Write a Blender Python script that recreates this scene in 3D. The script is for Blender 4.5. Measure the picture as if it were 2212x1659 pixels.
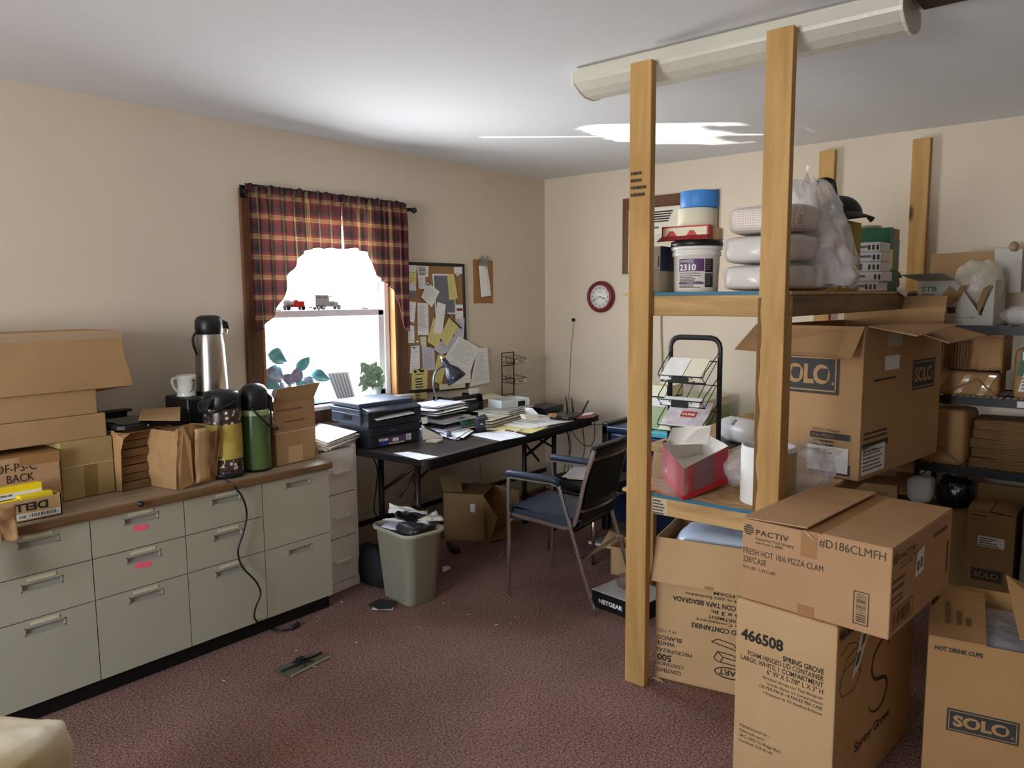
import bpy, bmesh, math, random
from mathutils import Vector, Matrix
for o in list(bpy.data.objects): bpy.data.objects.remove(o)
S = bpy.context.scene
C = S.collection
R = math.radians
rnd = random.Random(11)
V = Vector

# ---------------- camera ----------------
CAM = V((-4.7488, -3.6346, 1.5371)); YAW, PIT, ROL = R(39.968), R(6.525), R(-0.482); FPX = 1630.6
_f = V((math.cos(PIT)*math.cos(YAW), math.cos(PIT)*math.sin(YAW), -math.sin(PIT)))
_r0 = V((math.sin(YAW), -math.cos(YAW), 0)); _u0 = _r0.cross(_f)
_r = math.cos(ROL)*_r0 + math.sin(ROL)*_u0; _u = math.cos(ROL)*_u0 - math.sin(ROL)*_r0
cd = bpy.data.cameras.new('camera'); cd.sensor_width = 36; cd.lens = FPX*36/2212; cd.clip_start = .05
cam = bpy.data.objects.new('camera', cd); C.objects.link(cam)
cam.matrix_world = Matrix.Translation(CAM) @ Matrix((_r, _u, -_f)).transposed().to_4x4()
S.camera = cam

def at(x, y, ax, v):
    """point of the room that pixel (x, y) of the photograph shows, on the plane ax = v"""
    d = _f + _r*((x-1106)/FPX) - _u*((y-829.5)/FPX)
    i = 'xyz'.index(ax)
    return CAM + d*((v-CAM[i])/d[i])

# ---------------- sky, daylight, exposure ----------------
W = bpy.data.worlds.new('sky'); S.world = W; W.use_nodes = True
nt = W.node_tree; bg = nt.nodes['Background']
tc = nt.nodes.new('ShaderNodeTexCoord'); sx = nt.nodes.new('ShaderNodeSeparateXYZ'); rp = nt.nodes.new('ShaderNodeValToRGB')
mr = nt.nodes.new('ShaderNodeMapRange'); mr.inputs[1].default_value = -1; mr.inputs[2].default_value = 1
nt.links.new(tc.outputs['Generated'], sx.inputs[0]); nt.links.new(sx.outputs[2], mr.inputs[0]); nt.links.new(mr.outputs[0], rp.inputs[0])
e = rp.color_ramp.elements
e[0].position = .0; e[0].color = (.98, .99, 1.0, 1); e[1].position = 1; e[1].color = (.50, .62, .85, 1)
for p_, c_ in ((.46, (1.14, 1.15, 1.16, 1)), (.5, (1, 1, 1, 1)), (.62, (.70, .80, .95, 1))):
    n_ = e.new(p_); n_.color = c_
nt.links.new(rp.outputs[0], bg.inputs[0]); bg.inputs[1].default_value = 9.0

def portal(loc, rot, sx_, sy_):
    l = bpy.data.lights.new('window_daylight', 'AREA'); l.shape = 'RECTANGLE'; l.size = sx_; l.size_y = sy_
    l.cycles.is_portal = True
    o = bpy.data.objects.new('window_daylight', l); C.objects.link(o); o.location = loc; o.rotation_euler = rot
# windows: one in the north wall (seen), two in the west wall behind the camera
portal((-2.05, .14, 1.5), (R(-90), 0, 0), 1.0, 1.2)
WEST = [(-2.95, -1.25)]
for y0, y1 in WEST: portal((-7.53, (y0+y1)/2, 1.5), (0, R(-90), 0), 1.2, y1-y0)
# sunlight thrown up through the window by a bright metal surface lying outside
l = bpy.data.lights.new('sun_glint', 'SPOT'); l.energy = 1600; l.shadow_soft_size = .02; l.spot_size = R(6.2); l.spot_blend = .08; l.color = (1, .98, .93)
o = bpy.data.objects.new('sun_glint', l); C.objects.link(o); o.location = (-4.9, 3.24, -.02)
o.rotation_euler = (V((-1.0, -1.30, 2.44))-V(o.location)).to_track_quat('-Z', 'Y').to_euler()
S.view_settings.view_transform = 'Standard'; S.view_settings.look = 'None'; S.view_settings.gamma = 1
S.view_settings.use_curve_mapping = False; S.view_settings.exposure = 1.9
S.cycles.max_bounces = 10; S.cycles.diffuse_bounces = 6; S.cycles.transparent_max_bounces = 16
S.cycles.sample_clamp_indirect = 6; S.cycles.caustics_reflective = False; S.cycles.caustics_refractive = False
S.cycles.use_denoising = True

# ---------------- materials ----------------
def srgb(h):
    c = [int(h[i:i+2], 16)/255 for i in (0, 2, 4)]
    return tuple((x/12.92 if x <= .04045 else ((x+.055)/1.055)**2.4) for x in c)
_mc = {}
def mat(name, col, rough=.6, metal=0., var=.0, vs=8., bump=0., bs=60., spec=.4, trans=0, alpha=1, stretch=(1, 1, 1), col2=None, emis=0, sheen=0):
    """principled material; var/vs: noise mottling of the colour, bump/bs: noise relief, stretch: grain direction"""
    if name in _mc: return _mc[name]
    m = bpy.data.materials.new(name); m.use_nodes = True; n = m.node_tree; b = n.nodes['Principled BSDF']
    if isinstance(col, str): col = srgb(col)
    b.inputs['Base Color'].default_value = (*col, 1); b.inputs['Roughness'].default_value = rough
    b.inputs['Metallic'].default_value = metal; b.inputs['Specular IOR Level'].default_value = spec
    b.inputs['Transmission Weight'].default_value = trans; b.inputs['Alpha'].default_value = alpha
    if sheen: b.inputs['Sheen Weight'].default_value = sheen
    t = n.nodes.new('ShaderNodeTexCoord'); mp = n.nodes.new('ShaderNodeMapping'); n.links.new(t.outputs['Object'], mp.inputs[0])
    mp.inputs['Scale'].default_value = stretch
    if var or col2:
        z = n.nodes.new('ShaderNodeTexNoise'); z.inputs['Scale'].default_value = vs; z.inputs['Detail'].default_value = 5
        n.links.new(mp.outputs[0], z.inputs['Vector'])
        r = n.nodes.new('ShaderNodeValToRGB'); n.links.new(z.outputs[0], r.inputs[0]); n.links.new(r.outputs[0], b.inputs['Base Color'])
        c2 = srgb(col2) if isinstance(col2, str) else (col2 or tuple(min(1, x*(1+var)) for x in col)); c1 = col if col2 else tuple(x*(1-var) for x in col)
        r.color_ramp.elements[0].position = .3; r.color_ramp.elements[0].color = (*c1, 1)
        r.color_ramp.elements[1].position = .7; r.color_ramp.elements[1].color = (*c2, 1)
    if bump:
        z = n.nodes.new('ShaderNodeTexNoise'); z.inputs['Scale'].default_value = bs; z.inputs['Detail'].default_value = 3
        n.links.new(mp.outputs[0], z.inputs['Vector'])
        u = n.nodes.new('ShaderNodeBump'); u.inputs['Strength'].default_value = bump; u.inputs['Distance'].default_value = .004
        n.links.new(z.outputs[0], u.inputs['Height']); n.links.new(u.outputs[0], b.inputs['Normal'])
    _mc[name] = m
    return m

def film(name, col, a=.35, rough=.15, bump=.6, bs=14.):
    """thin clear plastic film: part of the light passes straight through, wrinkles catch highlights"""
    if name in _mc: return _mc[name]
    m = bpy.data.materials.new(name); m.use_nodes = True; n = m.node_tree; b = n.nodes['Principled BSDF']; out = n.nodes['Material Output']
    b.inputs['Base Color'].default_value = (*(srgb(col) if isinstance(col, str) else col), 1); b.inputs['Roughness'].default_value = rough
    t = n.nodes.new('ShaderNodeTexCoord'); z = n.nodes.new('ShaderNodeTexNoise'); z.inputs['Scale'].default_value = bs; z.inputs['Detail'].default_value = 4
    n.links.new(t.outputs['Object'], z.inputs['Vector'])
    if bump:
        u = n.nodes.new('ShaderNodeBump'); u.inputs['Strength'].default_value = bump; u.inputs['Distance'].default_value = .02
        n.links.new(z.outputs[0], u.inputs['Height']); n.links.new(u.outputs[0], b.inputs['Normal'])
    tr = n.nodes.new('ShaderNodeBsdfTransparent'); mx = n.nodes.new('ShaderNodeMixShader'); mx.inputs[0].default_value = a
    n.links.new(tr.outputs[0], mx.inputs[1]); n.links.new(b.outputs[0], mx.inputs[2]); n.links.new(mx.outputs[0], out.inputs[0])
    _mc[name] = m
    return m

def card(name, a, b):
    """corrugated cardboard: faint flute lines, speckle and slow colour drift"""
    if name in _mc: return _mc[name]
    m = mat(name, a, .75, 0, col2=b, vs=3.5, spec=.25, bump=.12, bs=220)
    return m

def wood(name, a, b, stretch, sc=5., rough=.55, knots=True):
    if name in _mc: return _mc[name]
    m = bpy.data.materials.new(name); m.use_nodes = True; n = m.node_tree; bs = n.nodes['Principled BSDF']
    t = n.nodes.new('ShaderNodeTexCoord'); mp = n.nodes.new('ShaderNodeMapping'); mp.inputs['Scale'].default_value = stretch
    n.links.new(t.outputs['Object'], mp.inputs[0])
    z = n.nodes.new('ShaderNodeTexNoise'); z.inputs['Scale'].default_value = sc; z.inputs['Detail'].default_value = 6; z.inputs['Distortion'].default_value = .6
    n.links.new(mp.outputs[0], z.inputs['Vector'])
    r = n.nodes.new('ShaderNodeValToRGB'); n.links.new(z.outputs[0], r.inputs[0])
    r.color_ramp.elements[0].position = .32; r.color_ramp.elements[0].color = (*srgb(b), 1)
    r.color_ramp.elements[1].position = .62; r.color_ramp.elements[1].color = (*srgb(a), 1)
    src = r.outputs[0]
    if knots:
        vo = n.nodes.new('ShaderNodeTexVoronoi'); vo.inputs['Scale'].default_value = 4.2; mk = n.nodes.new('ShaderNodeMapping')
        mk.inputs['Scale'].default_value = tuple(.6 if s < 1 else 1.5 for s in stretch); n.links.new(t.outputs['Object'], mk.inputs[0]); n.links.new(mk.outputs[0], vo.inputs['Vector'])
        rk = n.nodes.new('ShaderNodeValToRGB'); rk.color_ramp.elements[0].position = .06; rk.color_ramp.elements[0].color = (1, 1, 1, 1)
        rk.color_ramp.elements[1].position = .15; rk.color_ramp.elements[1].color = (0, 0, 0, 1); n.links.new(vo.outputs['Distance'], rk.inputs[0])
        mx = n.nodes.new('ShaderNodeMixRGB'); n.links.new(rk.outputs[0], mx.inputs[0]); n.links.new(src, mx.inputs[1]); mx.inputs[2].default_value = (*srgb('5e3a1c'), 1)
        src = mx.outputs[0]
    n.links.new(src, bs.inputs['Base Color']); bs.inputs['Roughness'].default_value = rough; bs.inputs['Specular IOR Level'].default_value = .3
    _mc[name] = m
    return m

# ---------------- mesh helpers ----------------
class B:
    """collects faces; build() links them as ONE mesh object"""
    def __init__(s, *mats): s.v = []; s.f = []; s.mi = []; s.sm = []; s.mats = list(mats); s.cur = 0; s.X = Matrix(); s.uv = {}
    def use(s, m):
        if m not in s.mats: s.mats.append(m)
        s.cur = s.mats.index(m); return s
    def add(s, vs, fs, smooth=False):
        k = len(s.v); s.v += [s.X @ V(p) for p in vs]
        for f in fs: s.f.append([k+i for i in f]); s.mi.append(s.cur); s.sm.append(smooth)
        return s
    def box(s, a, b, rot=0, about=None):
        (x0, y0, z0), (x1, y1, z1) = a, b
        vs = [(x0, y0, z0), (x1, y0, z0), (x1, y1, z0), (x0, y1, z0), (x0, y0, z1), (x1, y0, z1), (x1, y1, z1), (x0, y1, z1)]
        if rot:
            c = V(about or ((x0+x1)/2, (y0+y1)/2, (z0+z1)/2)); m = Matrix.Translation(c) @ Matrix.Rotation(rot, 4, 'Z') @ Matrix.Translation(-c)
            vs = [m @ V(p) for p in vs]
        return s.add(vs, [(3, 2, 1, 0), (4, 5, 6, 7), (0, 1, 5, 4), (1, 2, 6, 5), (2, 3, 7, 6), (3, 0, 4, 7)])
    def hexa(s, p):
        """8 corners: bottom loop then top loop, counter-clockwise seen from above"""
        return s.add(p, [(3, 2, 1, 0), (4, 5, 6, 7), (0, 1, 5, 4), (1, 2, 6, 5), (2, 3, 7, 6), (3, 0, 4, 7)])
    def poly(s, pts): return s.add(pts, [tuple(range(len(pts)))])
    def slab(s, pts, t):
        """polygon given thickness: pts and pts shifted by the vector t"""
        n = len(pts); t = V(t); pts = [V(p) for p in pts]
        return s.add(pts+[p+t for p in pts], [tuple(range(n-1, -1, -1)), tuple(range(n, 2*n))]+[(i, (i+1) % n, n+(i+1) % n, n+i) for i in range(n)])
    def sheet(s, pts, t):
        """thin sheet through a 3-D polygon, thickness t along its normal"""
        a, b, c = V(pts[0]), V(pts[1]), V(pts[2]); n = (b-a).cross(c-a).normalized()*t
        return s.slab(pts, n)
    def prism(s, xy, z0, z1): return s.slab([(x, y, z0) for x, y in xy], (0, 0, z1-z0))
    def lathe(s, prof, n=32, c=(0, 0, 0), axis='z', smooth=True, sx=1, sy=1):
        vs = []; fs = []
        for r, z in prof:
            for i in range(n):
                a = 2*math.pi*i/n; x, y = r*math.cos(a)*sx, r*math.sin(a)*sy
                p = {'z': (x, y, z), 'x': (z, x, y), 'y': (y, z, x)}[axis]
                vs.append((c[0]+p[0], c[1]+p[1], c[2]+p[2]))
        m = len(prof)
        for j in range(m-1):
            for i in range(n): fs.append((j*n+i, j*n+(i+1) % n, (j+1)*n+(i+1) % n, (j+1)*n+i))
        s.add(vs, fs, smooth)
        if prof[0][0] > 1e-5: s.add(vs[:n], [tuple(range(n-1, -1, -1))])
        if prof[-1][0] > 1e-5: s.add(vs[(m-1)*n:], [tuple(range(n))])
        return s
    def tube(s, pts, r, n=8, closed=False, smooth=True, flat=None):
        pts = [V(p) for p in pts]; m = len(pts); vs = []; fs = []; up = None
        for i, p in enumerate(pts):
            a = pts[(i-1) % m] if closed or i else p; b = pts[(i+1) % m] if closed or i < m-1 else p
            d = (b-a).normalized()
            if up is None:
                up = V((0, 0, 1)) if abs(d.z) < .9 else V((1, 0, 0))
            e1 = d.cross(up)
            if e1.length < 1e-4: e1 = d.cross(V((.3, 1, .2)))
            e1.normalize(); e2 = e1.cross(d).normalized(); up = e2
            rr = r[i] if isinstance(r, (list, tuple)) else r
            for k in range(n):
                t = 2*math.pi*(k+.5)/n
                vs.append(p+e1*(rr*math.cos(t)*(flat or 1))+e2*rr*math.sin(t))
        for i in range(m if closed else m-1):
            j = (i+1) % m
            for k in range(n): fs.append((i*n+k, i*n+(k+1) % n, j*n+(k+1) % n, j*n+k))
        if not closed: fs += [tuple(range(n-1, -1, -1)), tuple(range((m-1)*n, m*n))]
        return s.add(vs, fs, smooth)
    def grid(s, fn, nu, nv, smooth=True, closed_u=False, uvf=None):
        k = len(s.v)
        vs = [fn(i/(nu if closed_u else nu-1), j/(nv-1)) for j in range(nv) for i in range(nu)]
        fs = []
        for j in range(nv-1):
            for i in range(nu if closed_u else nu-1):
                fs.append((j*nu+i, j*nu+(i+1) % nu, (j+1)*nu+(i+1) % nu, (j+1)*nu+i))
        s.add(vs, fs, smooth)
        if uvf:
            for j in range(nv):
                for i in range(nu): s.uv[k+j*nu+i] = uvf(i/(nu-1), j/(nv-1))
        return s
    def text(s, t, o, x, y, size, width=None, bold=0., align='L', sp=1., fit=None):
        """lettering on a face: o lower-left corner of the line, x and y unit directions, size cap-ish height, width total width"""
        vs, fs, w = glyphs(t, bold, sp); x = V(x); y = V(y); k = size/.7
        kx = width/w if width else k*(fit or 1)
        off = {'L': 0, 'C': -w/2, 'R': -w}[align]
        return s.add([V(o)+x*((p[0]+off)*kx)+y*(p[1]*k) for p in vs], fs)
    def rect(s, o, x, y, a, b, c, d):
        """flat rectangle on a face, from (a, b) to (c, d) along x and y"""
        o, x, y = V(o), V(x), V(y)
        return s.add([o+x*a+y*b, o+x*c+y*b, o+x*c+y*d, o+x*a+y*d], [(0, 1, 2, 3)])
    def build(s, name, parent=None, bevel=0, seg=2, solid=0, sub=0, smooth_all=False, loc=None, rotz=0, weld=False):
        me = bpy.data.meshes.new(name); me.from_pydata([tuple(p) for p in s.v], [], s.f)
        for m in s.mats: me.materials.append(m)
        me.polygons.foreach_set('material_index', s.mi); me.polygons.foreach_set('use_smooth', [bool(x) or smooth_all for x in s.sm])
        if s.uv:
            u = me.uv_layers.new(name='UVMap')
            for lp in me.loops:
                if lp.vertex_index in s.uv: u.data[lp.index].uv = s.uv[lp.vertex_index]
        me.validate(); me.update()
        o = bpy.data.objects.new(name, me); C.objects.link(o)
        if parent: o.parent = parent
        if loc is not None: o.location = loc
        o.rotation_euler.z = rotz
        if weld:
            w = o.modifiers.new('w', 'WELD'); w.merge_threshold = 1e-4
        if solid:
            d = o.modifiers.new('s', 'SOLIDIFY'); d.thickness = solid; d.offset = 0
        if bevel:
            d = o.modifiers.new('b', 'BEVEL'); d.width = bevel; d.segments = seg; d.limit_method = 'ANGLE'; d.angle_limit = R(40); d.harden_normals = False
        if sub:
            d = o.modifiers.new('u', 'SUBSURF'); d.levels = sub; d.render_levels = sub
        return o

_gl = {}
def glyphs(t, bold, sp):
    key = (t, bold, sp)
    if key not in _gl:
        cu = bpy.data.curves.new('t', 'FONT'); cu.body = t; cu.size = 1; cu.offset = bold; cu.space_character = sp; cu.resolution_u = 3
        ob = bpy.data.objects.new('t', cu); me = ob.to_mesh()
        vs = [tuple(v.co) for v in me.vertices]; fs = [tuple(p.vertices) for p in me.polygons]
        ob.to_mesh_clear(); bpy.data.objects.remove(ob); bpy.data.curves.remove(cu)
        x0 = min([v[0] for v in vs] or [0]); x1 = max([v[0] for v in vs] or [1])
        _gl[key] = ([(v[0]-x0, v[1]) for v in vs], fs, max(x1-x0, 1e-3))
    return _gl[key]

def tag(o, label, cat, group=None, kind=None):
    if label: o['label'] = label
    if cat: o['category'] = cat
    if group: o['group'] = group
    if kind: o['kind'] = kind
    return o
def thing(name, label, cat, loc=(0, 0, 0), rotz=0, group=None):
    o = bpy.data.objects.new(name, None); C.objects.link(o); o.empty_display_size = .05
    o.location = loc; o.rotation_euler.z = rotz
    return tag(o, label, cat, group)
def struct(b, name, **k): return tag(b.build(name, **k), None, None, kind='structure')
def copy_thing(o, label, loc=None, rotz=None, parent=None):
    c = o.copy(); C.objects.link(c)
    if parent: c.parent = parent
    if label: c['label'] = label
    if loc is not None: c.location = loc
    if rotz is not None: c.rotation_euler.z = rotz
    for ch in [q for q in bpy.data.objects if q.parent == o]: copy_thing(ch, None, parent=c)
    return c
def spline(pts, n=8):
    """Catmull-Rom through the points"""
    p = [V(a) for a in pts]; p = [p[0]*2-p[1]]+p+[p[-1]*2-p[-2]]; out = []
    for i in range(1, len(p)-2):
        for k in range(n):
            t = k/n; a, b, c, d = p[i-1:i+3]
            out.append(.5*((2*b)+(c-a)*t+(2*a-5*b+4*c-d)*t*t+(3*b-a-3*c+d)*t**3))
    return out+[p[-2]]
X, Y, Z = V((1, 0, 0)), V((0, 1, 0)), V((0, 0, 1))
def noise(x, y=0., z=0.):
    from mathutils import noise as _n
    return _n.noise(V((x, y, z)))

# common materials
INK = mat('black_ink', '2b2622', .7); WHITE = mat('white_paper', 'e9e8e4', .8, var=.03, vs=30); WLAB = mat('white_label', 'e6e6e2', .6)
TAPE = mat('packing_tape', 'a2774a', .35, spec=.5); BLACK = mat('black_plastic', '17181a', .38); DARK = mat('dark_metal', '1d1b1b', .45, .3)
CHROME = mat('chrome', 'c9c6c0', .25, 1.); KRAFT = mat('kraft_paper', 'a98458', .7, var=.10, vs=5, bump=.5, bs=9)
CARD1 = card('cardboard_brown', 'a6855c', 'b39167'); CARD2 = card('cardboard_tan', 'bd996c', 'c9a678'); CARD3 = card('cardboard_dark', '8f7049', '9d7e56')
CARD4 = card('cardboard_olive', 'a48c5c', 'b09867'); CIN = card('cardboard_inside', '9f7f5c', 'a78763')
YPAPER = mat('yellow_paper', 'dccf86', .8, var=.04, vs=20); CLEAR = film('clear_film', 'e9e6ea', .32); PRINT = mat('grey_print', '6a6762', .8)

# ================= the room =================
WALL = mat('wall_paint', 'd2c6b3', .85, var=.025, vs=1.6, spec=.2, bump=.06, bs=120)
CEIL = mat('ceiling_paint', 'dfe2e5', .9, spec=.15, bump=.05, bs=60)
# carpet: short loop pile, mauve brown
CARPET = bpy.data.materials.new('carpet'); CARPET.use_nodes = True
n = CARPET.node_tree; b = n.nodes['Principled BSDF']; b.inputs['Roughness'].default_value = 1; b.inputs['Specular IOR Level'].default_value = .1
t = n.nodes.new('ShaderNodeTexCoord'); z1 = n.nodes.new('ShaderNodeTexNoise'); z1.inputs['Scale'].default_value = 115; z1.inputs['Detail'].default_value = 4
z2 = n.nodes.new('ShaderNodeTexNoise'); z2.inputs['Scale'].default_value = 2.2; z2.inputs['Detail'].default_value = 4
n.links.new(t.outputs['Object'], z1.inputs['Vector']); n.links.new(t.outputs['Object'], z2.inputs['Vector'])
r1 = n.nodes.new('ShaderNodeValToRGB'); n.links.new(z1.outputs[0], r1.inputs[0])
r1.color_ramp.elements[0].position = .34; r1.color_ramp.elements[0].color = (*srgb('6b4a41'), 1); r1.color_ramp.elements[1].position = .66; r1.color_ramp.elements[1].color = (*srgb('a9877c'), 1)
mx = n.nodes.new('ShaderNodeMixRGB'); mx.blend_type = 'MULTIPLY'; mx.inputs[0].default_value = .5; n.links.new(r1.outputs[0], mx.inputs[1])
r2 = n.nodes.new('ShaderNodeValToRGB'); n.links.new(z2.outputs[0], r2.inputs[0]); r2.color_ramp.elements[0].position = .35; r2.color_ramp.elements[0].color = (.66, .62, .60, 1); r2.color_ramp.elements[1].position = .62; r2.color_ramp.elements[1].color = (1, 1, 1, 1)
n.links.new(r2.outputs[0], mx.inputs[2]); n.links.new(mx.outputs[0], b.inputs['Base Color'])
u = n.nodes.new('ShaderNodeBump'); u.inputs['Strength'].default_value = .9; u.inputs['Distance'].default_value = .012; n.links.new(z1.outputs[0], u.inputs['Height']); n.links.new(u.outputs[0], b.inputs['Normal'])

CASE = wood('casing_wood', '735039', '573a28', (6, 6, .6), 3, .4, knots=False)
CASEL = wood('jamb_wood', 'a67a4a', '875f36', (6, 6, .6), 3, .4, knots=False)
VINYL = mat('white_vinyl', 'e4e4ea', .35)
WX, EX, SY, NY, HZ = -7.5, 0., -8.0, 0., 2.44
struct(B(CARPET).box((WX-.1, SY-.1, -.1), (EX+.14, NY+.14, 0)), 'floor')
struct(B(CEIL).box((WX-.1, SY-.1, HZ), (EX+.14, NY+.14, HZ+.1)), 'ceiling')
# north wall with the window hole
ox0, ox1, oz0, oz1 = -2.51, -1.56, .93, 2.03
w = B(WALL)
w.box((WX-.1, 0, 0), (ox0, .14, HZ)).box((ox1, 0, 0), (.14, .14, HZ)).box((ox0, 0, 0), (ox1, .14, oz0)).box((ox0, 0, oz1), (ox1, .14, HZ))
struct(w, 'wall_north')
struct(B(WALL).box((0, SY-.1, 0), (.14, 0, HZ)), 'wall_east')
struct(B(WALL).box((WX-.1, SY-.1, 0), (EX, SY, HZ)), 'wall_south')
w = B(WALL); y0 = SY
for a, c in sorted(WEST, key=lambda q: q[0]):
    w.box((WX-.1, y0, 0), (WX, a, HZ)); w.box((WX-.1, a, 0), (WX, c, .9)); w.box((WX-.1, a, 2.1), (WX, c, HZ)); y0 = c
w.box((WX-.1, y0, 0), (WX, 0, HZ)); struct(w, 'wall_west')
GLASS = film('window_glass', 'ffffff', .06, .02, 0)
for i, (a, c) in enumerate(WEST):
    f = B(CASE)
    for q in ((a-.09, .81, a, 2.19), (c, .81, c+.09, 2.19), (a, .81, c, .9), (a, 2.1, c, 2.19)): f.box((WX, q[0], q[1]), (WX+.02, q[2], q[3]))
    fo = struct(f, f'window_{i+2}')
    f = B(VINYL)
    for q in ((a, .9, a+.05, 2.1), (c-.05, .9, c, 2.1), (a, .9, c, .95), (a, 2.05, c, 2.1), (a, 1.47, c, 1.53)): f.box((WX-.08, q[0], q[1]), (WX-.04, q[2], q[3]))
    f.build('sash', fo)
    B(GLASS).box((WX-.063, a, .9), (WX-.058, c, 2.1)).build('pane', fo)
# window_1: casing, jambs, sill, double-hung vinyl sashes
f = B(CASE)
f.box((-2.602, -.022, .90), (-2.51, 0, 2.11)).box((-1.56, -.022, .90), (-1.472, 0, 2.11)).box((-2.51, -.022, 2.03), (-1.56, 0, 2.11))
w1 = struct(f, 'window_1', bevel=.004)
f = B(CASEL); f.box((-1.575, -.021, .93), (-1.561, .075, 2.029)).box((-2.509, -.021, .93), (-2.495, .075, 2.029)).box((-2.495, 0, 2.015), (-1.575, .075, 2.029)); f.build('jamb', w1)
B(CASE).box((-1.58, .03, .95), (-1.5755, .05, 2.01)).build('stop', w1)
f = B(mat('sill_paint', 'd8d4cc', .4)).box((-2.62, -.055, .905), (-1.46, .075, .93)); f.build('sill', w1, bevel=.006)
B(CASE).box((-2.60, -.018, .83), (-1.475, 0, .905)).build('apron', w1, bevel=.003)
f = B(VINYL)
for q in ((-2.495, .93, -2.45, 1.47), (-1.66, .93, -1.615, 1.47), (-2.495, .93, -1.615, .975), (-2.495, 1.435, -1.615, 1.475)): f.box((q[0], .04, q[1]), (q[2], .075, q[3]))
f.box((-2.40, .045, 1.475), (-2.34, .072, 1.483)).box((-1.79, .045, 1.475), (-1.73, .072, 1.485)).box((-1.77, .05, 1.485), (-1.755, .065, 1.497))
so = f.build('lower_sash', w1, bevel=.004)
B(GLASS).box((-2.45, .056, .975), (-1.66, .060, 1.435)).build('pane', so)
f = B(VINYL)
for q in ((-2.495, 1.44, -2.45, 2.015), (-1.66, 1.44, -1.615, 2.015), (-2.495, 1.97, -1.615, 2.015), (-2.495, 1.44, -1.615, 1.47)): f.box((q[0], .08, q[1]), (q[2], .11, q[3]))
so = f.build('upper_sash', w1, bevel=.004)
B(GLASS).box((-2.45, .094, 1.47), (-1.66, .098, 1.97)).build('pane', so)
f = B(VINYL); f.box((-1.615, .03, .93), (-1.576, .12, 2.015)).box((-2.52, .08, .93), (-2.495, .12, 2.015)); f.build('frame', w1)

# baseboard heater along the north wall
h = thing('baseboard_heater', 'long low beige metal baseboard heater along the wall under the folding table', 'heater', (-1.15, 0, 0))
HM = mat('heater_metal', 'a9a390', .5)
B(HM).prism([(-1.04, -.002), (-1.04, -.058), (1.11, -.058), (1.11, -.002)], .045, .155).build('cover', h, bevel=.006)
f = B(HM); f.slab([(-1.04, -.002, .215), (-1.04, -.012, .222), (-1.04, -.062, .20), (-1.04, -.056, .192)], (2.15, 0, 0)); f.build('hood', h)
B(DARK).box((-1.03, -.045, .157), (1.1, -.004, .19)).build('fins', h)
f = B(HM); f.box((-1.075, -.066, .03), (-1.04, -.001, .224)).box((1.11, -.066, .03), (1.145, -.001, .224)); f.build('end_cap', h, bevel=.004)

# ceiling light
c = thing('ceiling_light', 'unlit wraparound fluorescent ceiling light with ribbed clear lens', 'ceiling light', (-2.085, -2.42, 2.44))
LENS = mat('ribbed_lens', 'c9c7ba', .3, var=.05, vs=3, spec=.6, bump=.25, bs=240, stretch=(.15, 1, .15)); PAN = mat('fixture_metal', 'cfcabb', .4)
B(PAN).box((-.10, -.59, -.028), (.10, .59, 0)).build('pan', c, bevel=.004)
pr = [(-.112, -.012), (-.116, -.05), (-.112, -.062), (-.075, -.085), (-.03, -.099), (.03, -.099), (.075, -.085), (.112, -.062), (.116, -.05), (.112, -.012)]
f = B(LENS); m = len(pr)
N = 1
f.add([(x, -.59+1.18*j/N, z+(0.0012 if j % 2 else 0)*(1 if 1 < i < m-2 else 0)) for j in range(N+1) for i, (x, z) in enumerate(pr)], [(j*m+i, j*m+i+1, (j+1)*m+i+1, (j+1)*m+i) for j in range(N) for i in range(m-1)])
f.build('lens', c)
for s_ in (-1, 1):
    f = B(mat('lens_cap', 'd9d6cc', .4)); f.slab([(x*1.02, s_*.59, z*1.02) for x, z in pr], (0, s_*.012, 0)); f.build('end_cap', c, bevel=.003)

# wall air conditioner in its wooden surround, on the east wall
a = thing('air_conditioner', 'beige wall air conditioner in a brown wooden surround behind the shelf frame', 'air conditioner', (0, -1.04, 1.70))
f = B(CASE); f.box((-.02, .25, 0), (-.001, .325, .53)).box((-.02, -.40, 0), (-.001, -.325, .53)).box((-.02, -.325, .45), (-.001, .25, .53)); f.build('surround', a, bevel=.003)
ACP = mat('beige_plastic', 'd8d2c0', .45)
B(ACP).box((-.075, -.32, .0), (-.001, .245, .445)).build('housing', a, bevel=.012, seg=3)
f = B(BLACK)
for i in range(5): f.slab([(-.0762, .20, .415-.016*i), (-.0762, -.10+.008*i, .415-.016*i), (-.0762, -.108+.008*i, .406-.016*i), (-.0762, .20, .406-.016*i)], (-.0015, 0, 0))
f.build('top_grille', a)
f = B(ACP)
for i in range(16): f.slab([(-.0755, .235, .015+.0165*i), (-.0755, -.31, .015+.0165*i), (-.084, -.31, .006+.0165*i), (-.084, .235, .006+.0165*i)], (0, 0, .004))
f.build('front_louvres', a)
f = B(mat('blue_print', '39518c', .5)); f.rect((-.0765, .06, .30), (0, -1, 0), Z, 0, 0, .06, .012); f.build('badge', a)

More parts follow.
